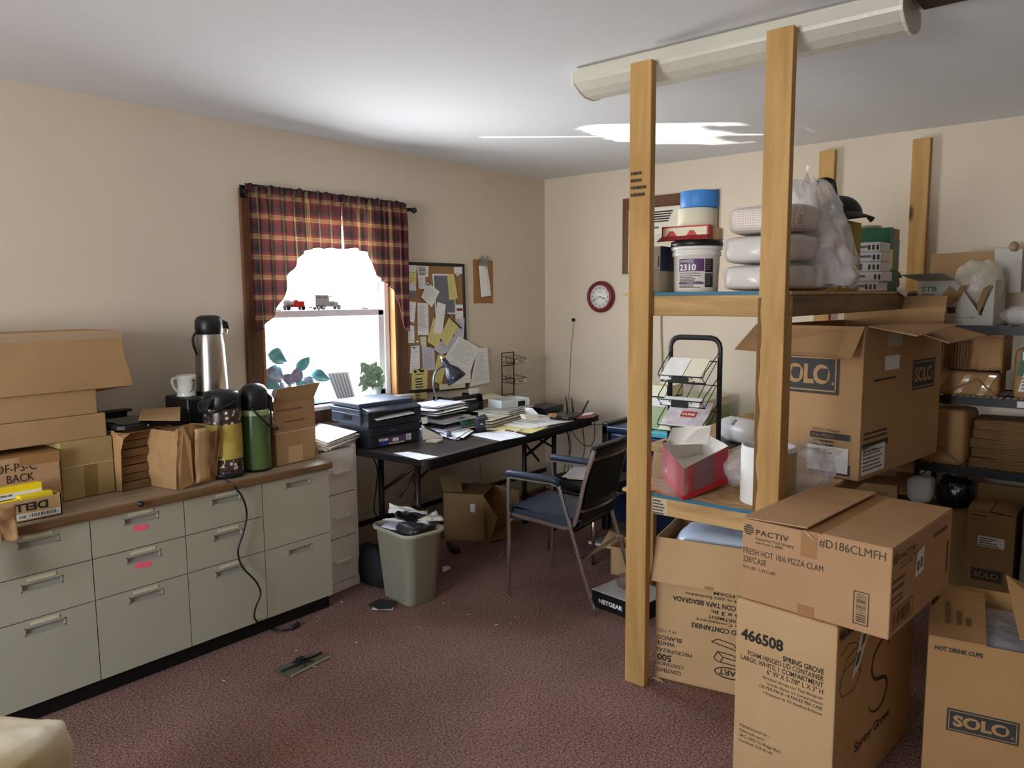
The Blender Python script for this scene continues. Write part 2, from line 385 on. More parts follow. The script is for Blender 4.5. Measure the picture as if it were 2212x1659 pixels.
# knob with a hanging cord on the east wall, and the cord run
k = thing('wall_hook', 'small dark round wall hook with a thin cord hanging below the clock', 'hook', (0, -.285, 1.365))
B(DARK).lathe([(.004, 0), (.004, -.012), (.013, -.016), (.013, -.024), (.006, -.03)], 16, axis='x').build('knob', k)
B(mat('thin_cord', '8d8573', .6)).tube([(-.012, 0, -.01), (-.01, .03, -.25), (-.008, .05, -.62)], .0016, 6).build('cord', k)
f = B(mat('beige_cord', 'a79a80', .6)); f.tube([(-.006, -1.02, 1.70), (-.006, -1.03, 1.3), (-.006, -1.05, .9), (-.006, -1.06, .3)], .007, 6)
tag(f.build('power_cord'), 'beige power cord running down the wall below the air conditioner', 'cord')

# wall clock
t = thing('wall_clock', 'round wall clock with a dark red rim and black numerals near the corner', 'clock', (0, -.531, 1.538))
CR = mat('clock_red', '6e1f24', .3)
B(CR).lathe([(.100, -.001), (.116, -.006), (.117, -.018), (.112, -.034), (.100, -.044), (.090, -.042), (.086, -.032), (.086, -.026)], 56, axis='x').build('rim', t)
B(mat('clock_face', 'e2e1dc', .5)).lathe([(.088, -.018), (.088, -.0262), (0, -.0262)], 48, axis='x').build('face', t)
f = B(INK)
for h in range(1, 13):
    a = R(90-30*h); s_ = str(h); vs_, fs_, w_g = glyphs(s_, .01, 1.); sz = .0155; wd = w_g*sz/.7
    cy_, cz_ = .066*math.cos(a), .066*math.sin(a); f.text(s_, (-.0268, -cy_+wd/2, cz_-sz/2), -Y, Z, sz, wd, .01)
f.rect((-.0268, .014, .034), -Y, Z, 0, 0, .028, .003); f.build('numerals', t)
def hand(b, ang, L_, wd, x): a = R(90-ang); d = V((0, -math.cos(a), math.sin(a))); n_ = d.cross(X)*wd; b.add([V((x, 0, 0))-d*.012-n_*.6, V((x, 0, 0))+d*L_*.75-n_*1.5, V((x, 0, 0))+d*L_, V((x, 0, 0))+d*L_*.75+n_*1.5, V((x, 0, 0))-d*.012+n_*.6], [(0, 1, 2, 3, 4)])
f = B(BLACK); hand(f, 110, .052, .0022, -.0275); f.build('hour_hand', t)
f = B(BLACK); hand(f, 247, .070, .0016, -.0282); f.build('minute_hand', t)
f = B(PRINT); hand(f, 272, .062, .0005, -.0288); f.build('second_hand', t)
f = B(mat('shadow_brown', '4a4030', .8, var=.15, vs=8)); f.box((-2.19, -3.9, 2.424), (-2.003, -3.035, 2.4395)); tag(f.build('ceiling_shadow', bevel=.002), 'dark brown board fixed to the ceiling beyond the near end of the light fitting', 'board')  # thin brown slab added as the light fitting's shadow on the ceiling

# ---------- shared shapes ----------
def lump(b, c, s, p=4., amp=.0, fr=6., seed=0., n=40, m=24, rot=0., floor=None):
    """rounded box (superellipsoid) with crumpled surface; floor: nothing goes below this height"""
    def sp(v, e): return math.copysign(abs(v)**e, v)
    e = 2/p; q = Matrix.Rotation(rot, 3, 'Z')
    def fn(u, v):
        a, t = 2*math.pi*u, math.pi*(v-.5)
        d = V((sp(math.cos(t), e)*sp(math.cos(a), e), sp(math.cos(t), e)*sp(math.sin(a), e), sp(math.sin(t), e)))
        w = V((d.x*s[0]/2, d.y*s[1]/2, d.z*s[2]/2)); w *= 1+amp*(noise(w.x*fr*4+seed, w.y*fr*4, w.z*fr*4)+.5*noise(w.x*fr*11+seed, w.y*fr*11+3, w.z*fr*11))
        w = q @ w + V(c)
        if floor is not None and w.z < floor: w.z = floor
        return w
    return b.grid(fn, n, m, closed_u=True)
def barcode(b, o, x, y, w, h, seed=1):
    r = random.Random(seed); t = 0
    while t < w:
        k = r.choice((.004, .008, .012))*w/.3; b.rect(o, x, y, t, 0, min(t+k, w), h); t += k+r.choice((.006, .01, .014))*w/.3
def smallprint(b, o, x, y, w, lines, lh, seed=1, align='L'):
    """rows of unreadably small print"""
    r = random.Random(seed)
    for i in range(lines):
        t = w*(1-r.uniform(.55, 1)) if align == 'R' else 0; end = w if align == 'R' else w*r.uniform(.55, 1)
        while t < end:
            k = r.uniform(.04, .12)*w; b.rect(o, x, y, t, -i*lh, min(t+k, end), -i*lh+lh*.45); t += k+.018*w
def carton(label, loc, rotz, w, d, h, m, name='cardboard_box', cat='box', group=None, seam=True, tape=None):
    """closed corrugated box standing on loc: front face along local x, depth along local y"""
    t = thing(name, label, cat, loc, rotz, group)
    B(m).box((0, 0, 0), (w, d, h)).build('body', t, bevel=.004, seg=2)
    f = B(m); g = .0015
    if seam:
        f.box((.004, .004, h-.001), (w-.004, d/2-g, h+.003)).box((.004, d/2+g, h-.001), (w-.004, d-.004, h+.003)); f.build('top_flaps', t, bevel=.0015)
    if tape:
        q = B(TAPE); q.box((-.0006, d/2-.025, h-.06), (w+.0006, d/2+.025, h+.0036)); q.build('tape', t)
    return t

# ================= filing cabinets along the north wall =================
PUTTY = mat('putty_enamel', 'b0ad98', .45, var=.02, vs=6, bump=.05, bs=300); KICK = mat('black_plinth', '0e0f10', .5)
PULL = mat('pull_recess', 'a19e92', .4)
LH = mat('label_holder', 'd3cfae', .35)
def pedestal(label, x0, w, splits, holders):
    t = thing('filing_cabinet', label, 'filing cabinet', (x0, -.614, 0), 0, 'putty filing cabinets under the worktop')
    B(PUTTY).box((.002, .02, .07), (w-.002, .606, .716)).build('carcass', t)
    B(KICK).box((.0, .035, 0), (w, .55, .07)).build('plinth', t)
    for i in range(len(splits)-1):
        z1, z0 = splits[i]-.002, splits[i+1]+.002; cx = w/2+.008; hw = .068; ht = z1-.026; hb = ht-.029; b = B(PUTTY)
        for q in ((.002, z0, cx-hw, z1), (cx+hw, z0, w-.002, z1), (cx-hw, z0, cx+hw, hb), (cx-hw, ht, cx+hw, z1)): b.box((q[0], 0, q[1]), (q[2], .018, q[3]))
        d = b.build('drawer', t)
        b = B(PULL); b.box((cx-hw, .010, hb), (cx+hw, .0175, ht)); k = .004
        for q in ((cx-hw, hb, cx-hw+k, ht), (cx+hw-k, hb, cx+hw, ht), (cx-hw, hb, cx+hw, hb+k), (cx-hw, ht-k, cx+hw, ht)): b.box((q[0], -.0015, q[1]), (q[2], .012, q[3]))
        b.build('handle', d)
        if holders:
            B(LH).box((cx-.048, -.0025, ht+.005), (cx+.048, 0, ht+.018)).build('label_holder', d, bevel=.001)
    return t
P3, P2_ = (.716, .558, .395, .072), (.716, .395, .072)
pedestal('putty three-drawer filing cabinet below the stacked brown cartons', -4.011, .366, P3, True)
pedestal('putty three-drawer filing cabinet with two pink stickers on its drawers', -3.645, .366, P3, True)
pedestal('putty three-drawer filing cabinet with the black power cord hanging in front', -3.279, .364, P3, True)
pedestal('putty two-drawer filing cabinet next to the white drawer unit', -2.915, .366, P2_, False)
pedestal('putty filing cabinet partly out of view behind the hanging brown paper', -4.377, .366, P3, True)
PINK = mat('pink_paper', 'ff6f86', .6)
for q, lab in (([(289, 1136), (318, 1131), (322, 1140), (304, 1148), (289, 1147)], 'torn pink sticker on the upper drawer of the filing cabinet'),
               ([(291, 1217), (327, 1211), (327, 1224), (292, 1229)], 'pink sticker on the middle drawer of the filing cabinet')):
    tag(B(PINK).sheet([at(x, y, 'y', -.6145) for x, y in q][::-1], -.0012).build('sticker'), lab, 'sticker', 'pink stickers on the drawers')
t = thing('worktop', 'long brown laminate worktop on the filing cabinets with worn wood edge', 'worktop', (-3.5, 0, .717))
B(mat('worktop_laminate', '8a7862', .5, col2='a08d75', vs=9, stretch=(.5, 3, 1))).box((-.9, -.612, .0), (.962, -.003, .028)).build('top', t)
B(wood('worktop_edge', '795a3a', '5e452a', (.8, 6, 6), 4, .5, knots=False)).box((-.9, -.632, -.002), (.964, -.612, .029)).build('edge_band', t, bevel=.004)
q = at(303, 1087, 'y', -.63)-V(t.location); f = B(BLACK); f.lathe([(.012, 0), (.012, -.004), (.007, -.006), (.007, -.016), (.001, -.018)], 16, (q.x, -.632, q.z-.002), 'y'); f.build('lock', t)

CT = .746
# ---------- cartons stacked on the left ----------
# front row
t = carton('pinkish kraft parcel box marked in pen, behind the small tray of yellow packets', (-3.985, -.425, CT), 0, .318, .36, .212, card('cardboard_pinkish', 'b08a66', 'bd9872'))
f = B(INK); f.text('OF-PS-C', (.10, -.001, .158), X, Z, .032, .135); f.text('BACK', (.135, -.001, .118), X, Z, .03, .09); f.build('handwriting', t)
f = B(TAPE); f.box((-.0005, -.0012, .03), (.3185, 0, .055)).box((-.0005, -.0012, .165), (.12, 0, .19)).box((.18, -.0012, .175), (.3185, 0, .2125)).box((-.0005, -.001, .212), (.3185, .36, .2155)); f.build('tape', t)
t = carton('square tan carton with a centre seam, standing on the worktop left of the paper bags', (-3.652, -.387, CT), R(4), .206, .32, .234, CARD4)
f = B(mat('tan_tape', '8a713f', .5)); f.box((.085, -.0012, .002), (.135, .001, .132)); f.build('tape', t)
B(mat('seam_white', 'cdbf97', .7)).box((0, -.0014, .132), (.206, .001, .1345)).build('seam', t)
# three long cartons on top
t = carton('long flat brown carton lying lowest of the three stacked cartons', (-4.25, -.385, .983), R(1), .785, .33, .098, CARD1, seam=False)
t = carton('long flat brown carton in the middle of the three stacked cartons', (-4.25, -.385, 1.082), R(1), .755, .31, .102, CARD1, seam=False)
t = thing('cardboard_box', 'long deep brown carton on top of the pile, its taped end bulging', 'box', (-4.25, -.40, 1.184), R(1.2))
pr = [(0, 0), (.895, 0), (.882, .085), (.862, .232), (0, .232)]
f = B(CARD1); f.slab([(x, 0, z) for x, z in pr], (0, .34, 0)); f.build('body', t, bevel=.004)
f = B(CARD1); f.slab([(0, -.002, 0), (.897, -.002, 0), (.884, -.002, .085), (0, -.002, .085)], (0, .003, 0)); f.build('front_flap', t, bevel=.001)
f = B(CIN); f.sheet([(.70, .0, -.001), (.895, 0, .0), (.82, .10, -.022), (.74, .08, -.024)], .003); f.build('loose_flap', t)
f = B(film('tape_film', 'd8c3a2', .3, .2, .3)); f.box((.0, -.003, .20), (.862, -.001, .2335)); f.build('tape', t)
# small tray box with yellow packets
t = thing('tray_box', 'small open brown tray box with upside down logo at the worktop edge', 'box', (-3.945, -.571, CT), 0)
f = B(CARD2); w_, d_, h_ = .224, .125, .079
f.box((0, 0, 0), (w_, d_, .003)).box((0, 0, 0), (w_, .004, h_)).box((0, d_-.004, 0), (w_, d_, h_)).box((0, 0, 0), (.004, d_, h_)).box((w_-.004, 0, 0), (w_, d_, h_)); f.build('body', t)
f = B(INK); f.text('DELL', (.178, -.001, .066), -X, -Z, .028, .112, .03); f.build('lettering', t)
f = B(WLAB); f.box((.075, -.001, .008), (.218, 0, .028)); f.build('label', t); f = B(INK); barcode(f, (.112, -.0018, .012), X, Z, .10, .013, 4); barcode(f, (.08, -.0018, .012), X, Z, .025, .012, 7); f.build('barcode', t)
YEL = mat('yellow_carton', 'f2d524', .5); RED = mat('red_print', 'b3342b', .5)
def packet(label, loc, rz, w, d, h, strip):
    t = thing('yellow_packet', label, 'packet', loc, rz, 'yellow packets in the tray box'); B(YEL).box((0, 0, 0), (w, d, h)).build('carton', t, bevel=.002)
    f = B(WLAB); f.box((.0, -.0006, h*.62), (w*.98, .0004, h*.80)); f.use(PRINT); f.rect((0, -.001, 0), X, Z, w*.68, h*.2, w*.93, h*.6); smallprint(f, (w*.08, -.001, h*.70), X, Z, w*.5, 2, h*.14, 3)
    if strip: f.use(RED); f.rect((0, -.0012, 0), X, Z, .01, h*.82, w*.9, h*.95)
    f.build('print', t)
packet('large yellow packet standing at the back of the tray box', (-3.925, -.505, CT+.004), 0, .165, .03, .118, False)
packet('small yellow packet with a red stripe at the front of the tray box', (-3.93, -.56, CT+.004), R(2), .075, .018, .078, True)
packet('flat yellow packet leaning at the right in the tray box', (-3.85, -.557, CT+.004), R(3), .11, .04, .086, False)
# brown paper hanging over the edge at far left
f = B(KRAFT)
f.grid(lambda u, v: V((-4.03+.135*u*(1-.25*v)+.03*v, -.655-.02*u-.012*math.sin(4*u+2*v)-.01*noise(u*3, v*4), .845-.10*v-.03*u*v+.012*math.sin(6*u))), 14, 12)
f.grid(lambda u, v: V((-4.03+.10*u*(1-.55*v), -.66-.016*math.sin(5*u+3*v)-.02*v, .745-.155*v+.03*u*(1-v)+.01*math.sin(7*u))), 12, 14)
tag(f.build('brown_paper', solid=.001), 'crumpled brown wrapping paper hanging over the worktop edge at the far left', 'paper')

# ---------- opened packages of paper bags ----------
BAG = mat('bag_brown', '7d5c38', .8, var=.15, vs=12, stretch=(1, 1, 8))
t = thing('paper_bag_bundle', 'opened bundle of flat brown paper bags stacked under the black tray', 'bundle', (-3.440, -.415, CT), R(5))
f = B(BAG); r = random.Random(5)
for i in range(28):
    g = i//4; a, z = ((g*37) % 9-4)*.0016, .002+i*.0078+g*.0035; f.box((.014+a, .006+((g*53) % 7)*.002+r.uniform(0, .002), z), (.184+a, .33, z+.007), r.uniform(-.006, .006))
f.build('bags', t)
f = B(KRAFT); f.sheet([(0, 0, .0), (0, .33, .0), (.0, .33, .252), (0, .03, .255), (0, -.012, .16)], .0018); f.sheet([(-.002, .0, .240), (.195, -.01, .246), (.195, .33, .252), (-.002, .33, .252)], .0018)
f.sheet([(.193, -.01, 0), (.193, .33, 0), (.193, .33, .252), (.193, -.02, .235)], .0018); f.sheet([(-.001, -.005, .15), (.012, -.018, .225), (.045, -.012, .242), (-.001, .02, .25)], .0018); f.build('wrapper', t)
t = thing('paper_bag_bundle', 'torn brown package with a pale stripe, standing against the coffee bean carafe', 'bundle', (-3.280, -.558, CT), R(10))
def bagf(u, v):
    a = u*4; s = int(a) % 4; q = a-int(a); w, d = .200, .17
    x, y = ((q*w, 0), (w, q*d), (w-q*w, d), (0, d-q*d))[s]; k = .012*noise(x*22, y*22, v*5)+.008*noise(x*60+4, y*60, v*11)
    c = V((w/2, d/2, 0)); p = V((x, y, 0)); o = (p-c).normalized(); lean = -.02*v*(1 if s == 0 else 0)
    return p+o*(k*(.35+v)+.012*math.sin(v*3.1))+V((.012*v, lean, v*(.262+.018*math.sin(x*30)-.03*(q if s == 0 else .5))))
f = B(KRAFT); f.grid(bagf, 65, 18); f.build('wrapper', t)
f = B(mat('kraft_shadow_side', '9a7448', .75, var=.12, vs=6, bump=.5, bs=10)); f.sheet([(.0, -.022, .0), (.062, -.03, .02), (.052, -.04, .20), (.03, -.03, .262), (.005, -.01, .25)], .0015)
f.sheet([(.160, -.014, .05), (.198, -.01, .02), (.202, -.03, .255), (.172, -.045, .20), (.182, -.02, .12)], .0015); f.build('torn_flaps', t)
f = B(mat('kraft_pale', 'c9a878', .7, var=.05)); f.grid(lambda u, v: V((.075+.070*u+.006*noise(v*4), -.028-.010*v+.006*noise(u*3, v*7), .014+.235*v)), 4, 12); f.build('pale_stripe', t, solid=.0015)
lump(f := B(BAG), (.10, .085, .13), (.17, .14, .235), 6, .03, 5, 3, 24, 14); f.build('bags', t)
f = B(KRAFT); f.grid(lambda u, v: V((.190+.02*u+.02*math.sin(v*2.6), -.03+.012*u, .10+.215*v-.06*v*v)), 4, 14); f.build('curled_edge', t, solid=.0015)
# black tray and card on top of the first bundle
t = thing('document_tray', 'flat black plastic tray lying on top of the stacked paper bags', 'tray', (-3.44, -.40, CT+.256), R(6))
f = B(BLACK); f.prism([(0, -.005), (.02, -.03), (.05, -.04), (.23, -.02), (.25, 0), (.25, .2), (0, .2)], 0, .022); f.build('body', t, bevel=.005)
f = B(mat('glossy_black', '26282a', .12)); f.prism([(.02, -.01), (.05, -.028), (.22, -.01), (.235, .01), (.235, .185), (.02, .185)], .022, .027); f.build('lid', t, bevel=.002)
B(CHROME).lathe([(.004, 0), (.004, -.003), (.001, -.004)], 10, (.12, -.033, .011), 'y').build('button', t)
f = B(KRAFT); f.sheet([at(x, y, 'z', z) for x, y, z in ((299, 908, 1.036), (389, 909, 1.034), (390, 880, 1.046), (306, 884, 1.048))], .003)
tag(f.build('kraft_card'), 'flat brown kraft card resting on the black tray', 'card')
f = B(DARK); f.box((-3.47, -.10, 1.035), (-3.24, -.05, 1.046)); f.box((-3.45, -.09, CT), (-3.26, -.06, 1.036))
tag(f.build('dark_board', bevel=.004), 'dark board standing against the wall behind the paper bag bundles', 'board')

# ---------- coffee maker, mug, carafes ----------
t = thing('coffee_maker', 'black and grey coffee maker hidden behind the carafes, carrying the mug', 'coffee maker', (-3.085, -.305, CT), 0)
B(BLACK).box((0, 0, 0), (.072, .22, .345)).build('body', t, bevel=.012, seg=3)
B(mat('grey_metal', '8f8d88', .35, .6)).box((.072, .01, 0), (.104, .2, .343)).build('side_panel', t, bevel=.004)
B(BLACK).box((.104, .0, .0), (.33, .22, .344)).build('brew_head', t, bevel=.01)
def lathe_thing(f, *a, **k): return f.lathe(*a, **k)
CER = mat('white_ceramic', 'e6e5df', .25)
m_ = at(403, 855, 'y', -.215); t = thing('mug', 'white mug with a black script letter standing on the coffee maker', 'mug', (m_.x, -.215, 1.0925), 0)
f = B(CER); f.lathe([(.0, .0), (.041, .0), (.043, .006), (.040, .012), (.042, .02), (.045, .085), (.047, .098), (.044, .1), (.042, .085), (.039, .02), (0, .014)], 36); f.build('body', t)
f = B(CER); f.tube(spline([(-.043, -.004, .082), (-.062, -.008, .088), (-.07, -.01, .07), (-.058, -.008, .042), (-.041, -.004, .024)]), .0065, 10); f.build('handle', t)
f = B(INK); f.tube(spline([(.004, -.0446, .07), (.016, -.0432, .079), (.012, -.0436, .05), (.004, -.0436, .027), (-.004, -.0432, .024)]), .0014, 6); f.tube(spline([(.012, -.0434, .072), (.026, -.038, .074), (.022, -.0395, .054), (.016, -.0416, .05), (.024, -.0375, .034), (.032, -.0315, .028)]), .0012, 6); f.build('lettering', t)

STEEL = mat('brushed_steel', 'b9b5ae', .28, 1., bump=.08, bs=40, stretch=(30, 30, .4))
t = thing('airpot', 'tall stainless steel airpot with black pump lid, rising behind the others', 'airpot', (-2.905, -.2, 1.0915), R(-8))
B(STEEL).lathe([(.073, 0), (.074, .01), (.0735, .06), (.066, .23), (.0605, .275), (.058, .285)], 48).build('body', t)
B(BLACK).lathe([(.075, -.001), (.076, .012), (.074, .016)], 40).build('base_ring', t)
def pumplid(b, z, r, h, spout=True):
    b.lathe([(r*.96, z), (r*1.02, z+.006), (r*1.06, z+h*.35), (r*1.04, z+h*.7), (r*.86, z+h*.92), (r*.5, z+h), (0, z+h*1.01)], 40)
    if spout:
        b.hexa([(r*.5, -.026, z+h*.30), (r*1.55, -.018, z+h*.26), (r*1.55, .018, z+h*.26), (r*.5, .026, z+h*.30), (r*.3, -.034, z+h*.96), (r*1.42, -.02, z+h*.62), (r*1.42, .02, z+h*.62), (r*.3, .034, z+h*.96)])
f = B(BLACK); pumplid(f, .283, .060, .092); f.build('pump_lid', t, bevel=.004)
B(CHROME).lathe([(.006, 0), (.006, -.02), (.004, -.022)], 12, (.082, 0, .305)).build('spout', t)
B(BLACK).tube(spline([(-.06, -.03, .305), (-.085, -.035, .28), (-.09, -.038, .245), (-.074, -.034, .19)]), .006, 8).build('bail_handle', t)

BEAN = bpy.data.materials.new('coffee_bean_print'); BEAN.use_nodes = True; n = BEAN.node_tree; b = n.nodes['Principled BSDF']; b.inputs['Roughness'].default_value = .3
tx = n.nodes.new('ShaderNodeTexCoord'); vo = n.nodes.new('ShaderNodeTexVoronoi'); vo.inputs['Scale'].default_value = 44; rp = n.nodes.new('ShaderNodeValToRGB')
n.links.new(tx.outputs['Object'], vo.inputs['Vector']); n.links.new(vo.outputs['Distance'], rp.inputs[0]); n.links.new(rp.outputs[0], b.inputs['Base Color'])
for p_, c_ in ((.0, 'f0ead8'), (.25, 'e6dcc8'), (.32, '5f4d45'), (.8, '1a1414')):
    q = rp.color_ramp.elements.new(p_) if p_ not in (0,) else rp.color_ramp.elements[0]; q.color = (*srgb(c_), 1)
rp.color_ramp.elements[-1].color = (*srgb('120e0e'), 1)
PARCH = mat('parchment_print', 'c7b25c', .3, col2='ab9546', vs=22)
t = thing('airpot', 'coffee bean patterned airpot with yellow band and black cord', 'airpot', (-3.010, -.478, CT), R(200))
B(BLACK).lathe([(.078, 0), (.083, .004), (.083, .02), (.079, .026)], 48).build('base', t)
B(BEAN).lathe([(.078, .026), (.079, .03), (.079, .085), (.079, .086)], 48).build('lower_band', t)
B(PARCH).lathe([(.0788, .086), (.0788, .243)], 48).build('yellow_band', t)
B(BEAN).lathe([(.079, .243), (.079, .3), (.077, .312)], 48).build('upper_band', t)
f = B(BLACK); f.lathe([(.076, .311), (.081, .315), (.083, .34), (.082, .352)], 40); f.lathe([(.08, .352), (.08, .366), (.066, .386), (.03, .394), (0, .395)], 40)
f.hexa([(.03, -.03, .33), (.118, -.02, .318), (.118, .02, .318), (.03, .03, .33), (.02, -.036, .384), (.104, -.022, .352), (.104, .022, .352), (.02, .036, .384)]); f.build('pump_lid', t, bevel=.003)
f = B(BLACK); f.tube(spline([(.02, .088, .345), (.06, .075, .33), (.10, .03, .305), (.10, -.03, .305), (.06, -.075, .33), (.02, -.088, .345)]), .006, 8); f.build('bail_handle', t)
b_ = R(150)-R(200)+R(90)
f = B(mat('label_yellow', 'e0cf70', .4), INK)
def onband(a, z, r=.0795): return V((r*math.cos(a), r*math.sin(a), z))
a0 = R(222-200)
f.add([onband(a0+.32*math.cos(k*math.pi/12), .082+.032*math.sin(k*math.pi/12), .0796) for k in range(24)], [tuple(range(24))]); f.use(INK)
for dz, w_ in ((.012, .18), (-.003, .24), (-.015, .16)): f.add([onband(a0+s*w_, .082+dz+q, .0800) for s, q in ((-1, 0), (-.33, 0), (.33, 0), (1, 0), (1, .006), (.33, .006), (-.33, .006), (-1, .006))], [tuple(range(8))])
f.build('oval_label', t)

GREEN = mat('green_enamel', '3a4f2b', .28, col2='58703f', vs=6, stretch=(2, 2, .8))
t = thing('airpot', 'green airpot with black domed lid and hanging bail handle', 'airpot', (-2.853, -.480, CT), R(-35))
B(BLACK).lathe([(.064, 0), (.067, .004), (.067, .012)], 40).build('base', t)
B(GREEN).lathe([(.066, .012), (.0665, .02), (.0665, .255), (.0655, .262)], 48).build('body', t)
B(mat('pale_green', 'a9b98a', .3)).lathe([(.0666, .262), (.0662, .285), (.064, .29)], 48).build('shoulder', t)
f = B(BLACK); f.lathe([(.065, .288), (.0675, .292), (.068, .345), (.062, .375), (.045, .397), (.02, .406), (0, .407)], 40); f.hexa([(.03, -.022, .30), (.083, -.015, .275), (.083, .015, .275), (.03, .022, .30), (.02, -.03, .405), (.082, -.018, .34), (.082, .018, .34), (.02, .03, .405)]); f.build('pump_lid', t, bevel=.004)
f = B(BLACK); f.tube(spline([(-.01, -.071, .30), (.02, -.085, .27), (.075, -.062, .205), (.10, 0, .185), (.075, .062, .205), (.02, .085, .27), (-.01, .071, .30)]), .0055, 8); f.build('bail_handle', t)

# open carton with raised flap at the right end of the worktop
t = thing('cardboard_box', 'small open brown carton with its front flap raised, at the worktop end', 'box', (-2.772, -.512, CT), R(5))
w_, d_, h_ = .243, .24, .160
f = B(CARD1); f.box((0, 0, 0), (w_, d_, .004)).box((0, 0, 0), (w_, .005, h_)).box((0, d_-.005, 0), (w_, d_, h_)).box((0, 0, 0), (.005, d_, h_)).box((w_-.005, 0, 0), (w_, d_, h_)); f.build('body', t)
B(mat('crease_white', 'd9c7ab', .7)).box((0, -.0012, h_-.003), (w_, .001, h_)).build('crease', t)
f = B(card('cardboard_flap', '9f7a55', 'ab8560')); f.box((-.001, 0, h_), (w_+.001, .005, .303)); f.use(CARD1); f.slab([(0, .003, .303), (w_, .003, .303), (w_+.014, -.035, .385), (-.0, -.03, .375)], (0, .004, 0)); f.build('raised_flap', t)
f = B(CARD1); f.slab([(.002, .01, h_), (.002, d_-.01, h_), (-.012, d_-.01, .30), (-.012, .01, .30)], (.004, 0, 0)); f.build('side_flap', t)
f = B(mat('pencil', '7b5f48', .8)); smallprint(f, (.015, -.001, .262), X, Z, .17, 1, .02, 6); smallprint(f, (.06, -.001, .205), X, Z, .16, 1, .018, 9); f.build('handwriting', t)
B(mat('tan_label', 'c9a57a', .6)).box((.075, -.001, .005), (.16, .001, .085)).build('tape', t)

# power cord of the patterned airpot
pt = [at(487, 1037, 'z', CT+.01)] + [at(x, y, 'y', yy) for x, y, yy in ((505, 1050, -.63), (524, 1075, -.648), (533, 1110, -.645), (526, 1150, -.642), (514, 1190, -.641), (524, 1225, -.643), (552, 1255, -.645), (563, 1282, -.648), (553, 1310, -.652), (550, 1335, -.66))] + [at(x, y, 'z', .008) for x, y in ((568, 1352), (600, 1362), (628, 1359))]
t = thing('power_cord', 'black power cord hanging down the filing cabinets to the carpet', 'cord', (0, 0, 0))
B(BLACK).tube(spline(pt, 8), .0042, 8).build('cable', t)
p0, p1 = pt[-1], at(655, 1340, 'z', .02); d = (p1-p0).normalized()
B(BLACK).tube([p0, p0+d*.012, p0+d*.045, p0+d*.055], [.006, .012, .012, .009], 8).build('plug', t)
f = B(CHROME); e_ = d.cross(Z).normalized()*.006
for s in (-1, 1): f.tube([p0+d*.055+e_*s, p0+d*.072+e_*s], .0018, 6)
f.build('prongs', t)

# ================= window dressing =================
PLAID = bpy.data.materials.new('plaid_cloth'); PLAID.use_nodes = True; n = PLAID.node_tree; b = n.nodes['Principled BSDF']; b.inputs['Roughness'].default_value = .9
uvn = n.nodes.new('ShaderNodeUVMap'); sp = n.nodes.new('ShaderNodeSeparateXYZ'); n.links.new(uvn.outputs[0], sp.inputs[0])
def stripes(sock, per, cols):
    d = n.nodes.new('ShaderNodeMath'); d.operation = 'DIVIDE'; d.inputs[1].default_value = per; n.links.new(sock, d.inputs[0])
    fr = n.nodes.new('ShaderNodeMath'); fr.operation = 'FRACT'; n.links.new(d.outputs[0], fr.inputs[0])
    r = n.nodes.new('ShaderNodeValToRGB'); r.color_ramp.interpolation = 'CONSTANT'; n.links.new(fr.outputs[0], r.inputs[0]); e = r.color_ramp.elements
    for i, (p, c) in enumerate(cols):
        q = e[i] if i < 2 else e.new(p); q.position = p; q.color = (*srgb(c), 1)
    return r.outputs[0]
mr_, nv_, ms_ = '74303b', '25252e', 'c0a878'
cu_ = [(0, mr_), (.26, nv_), (.46, ms_), (.50, '6b5540'), (.53, ms_), (.57, '6b5540'), (.60, ms_), (.66, '5c4a3c'), (.72, nv_), (.90, mr_)]
a_ = stripes(sp.outputs[0], .118, cu_); c_ = stripes(sp.outputs[1], .105, [(0, nv_), (.34, mr_), (.48, ms_), (.53, '6b5540'), (.56, ms_), (.60, '6b5540'), (.63, ms_), (.69, mr_), (.82, '55202b')])
mx = n.nodes.new('ShaderNodeMixRGB'); mx.inputs[0].default_value = .5; n.links.new(a_, mx.inputs[1]); n.links.new(c_, mx.inputs[2]); n.links.new(mx.outputs[0], b.inputs['Base Color'])
tl = n.nodes.new('ShaderNodeBsdfTranslucent'); mw = n.nodes.new('ShaderNodeMixRGB'); mw.inputs[0].default_value = .22; n.links.new(mx.outputs[0], mw.inputs[1]); mw.inputs[2].default_value = (*srgb('cfc0b2'), 1); n.links.new(mw.outputs[0], tl.inputs[0]); ms = n.nodes.new('ShaderNodeMixShader'); ms.inputs[0].default_value = .42
n.links.new(b.outputs[0], ms.inputs[1]); n.links.new(tl.outputs[0], ms.inputs[2]); n.links.new(ms.outputs[0], n.nodes['Material Output'].inputs[0])
def lerp_poly(p, t):
    for i in range(len(p)-1):
        if p[i][0] <= t <= p[i+1][0]:
            k = (t-p[i][0])/max(1e-6, p[i+1][0]-p[i][0]); return p[i][1]*(1-k)+p[i+1][1]*k
    return p[-1][1]
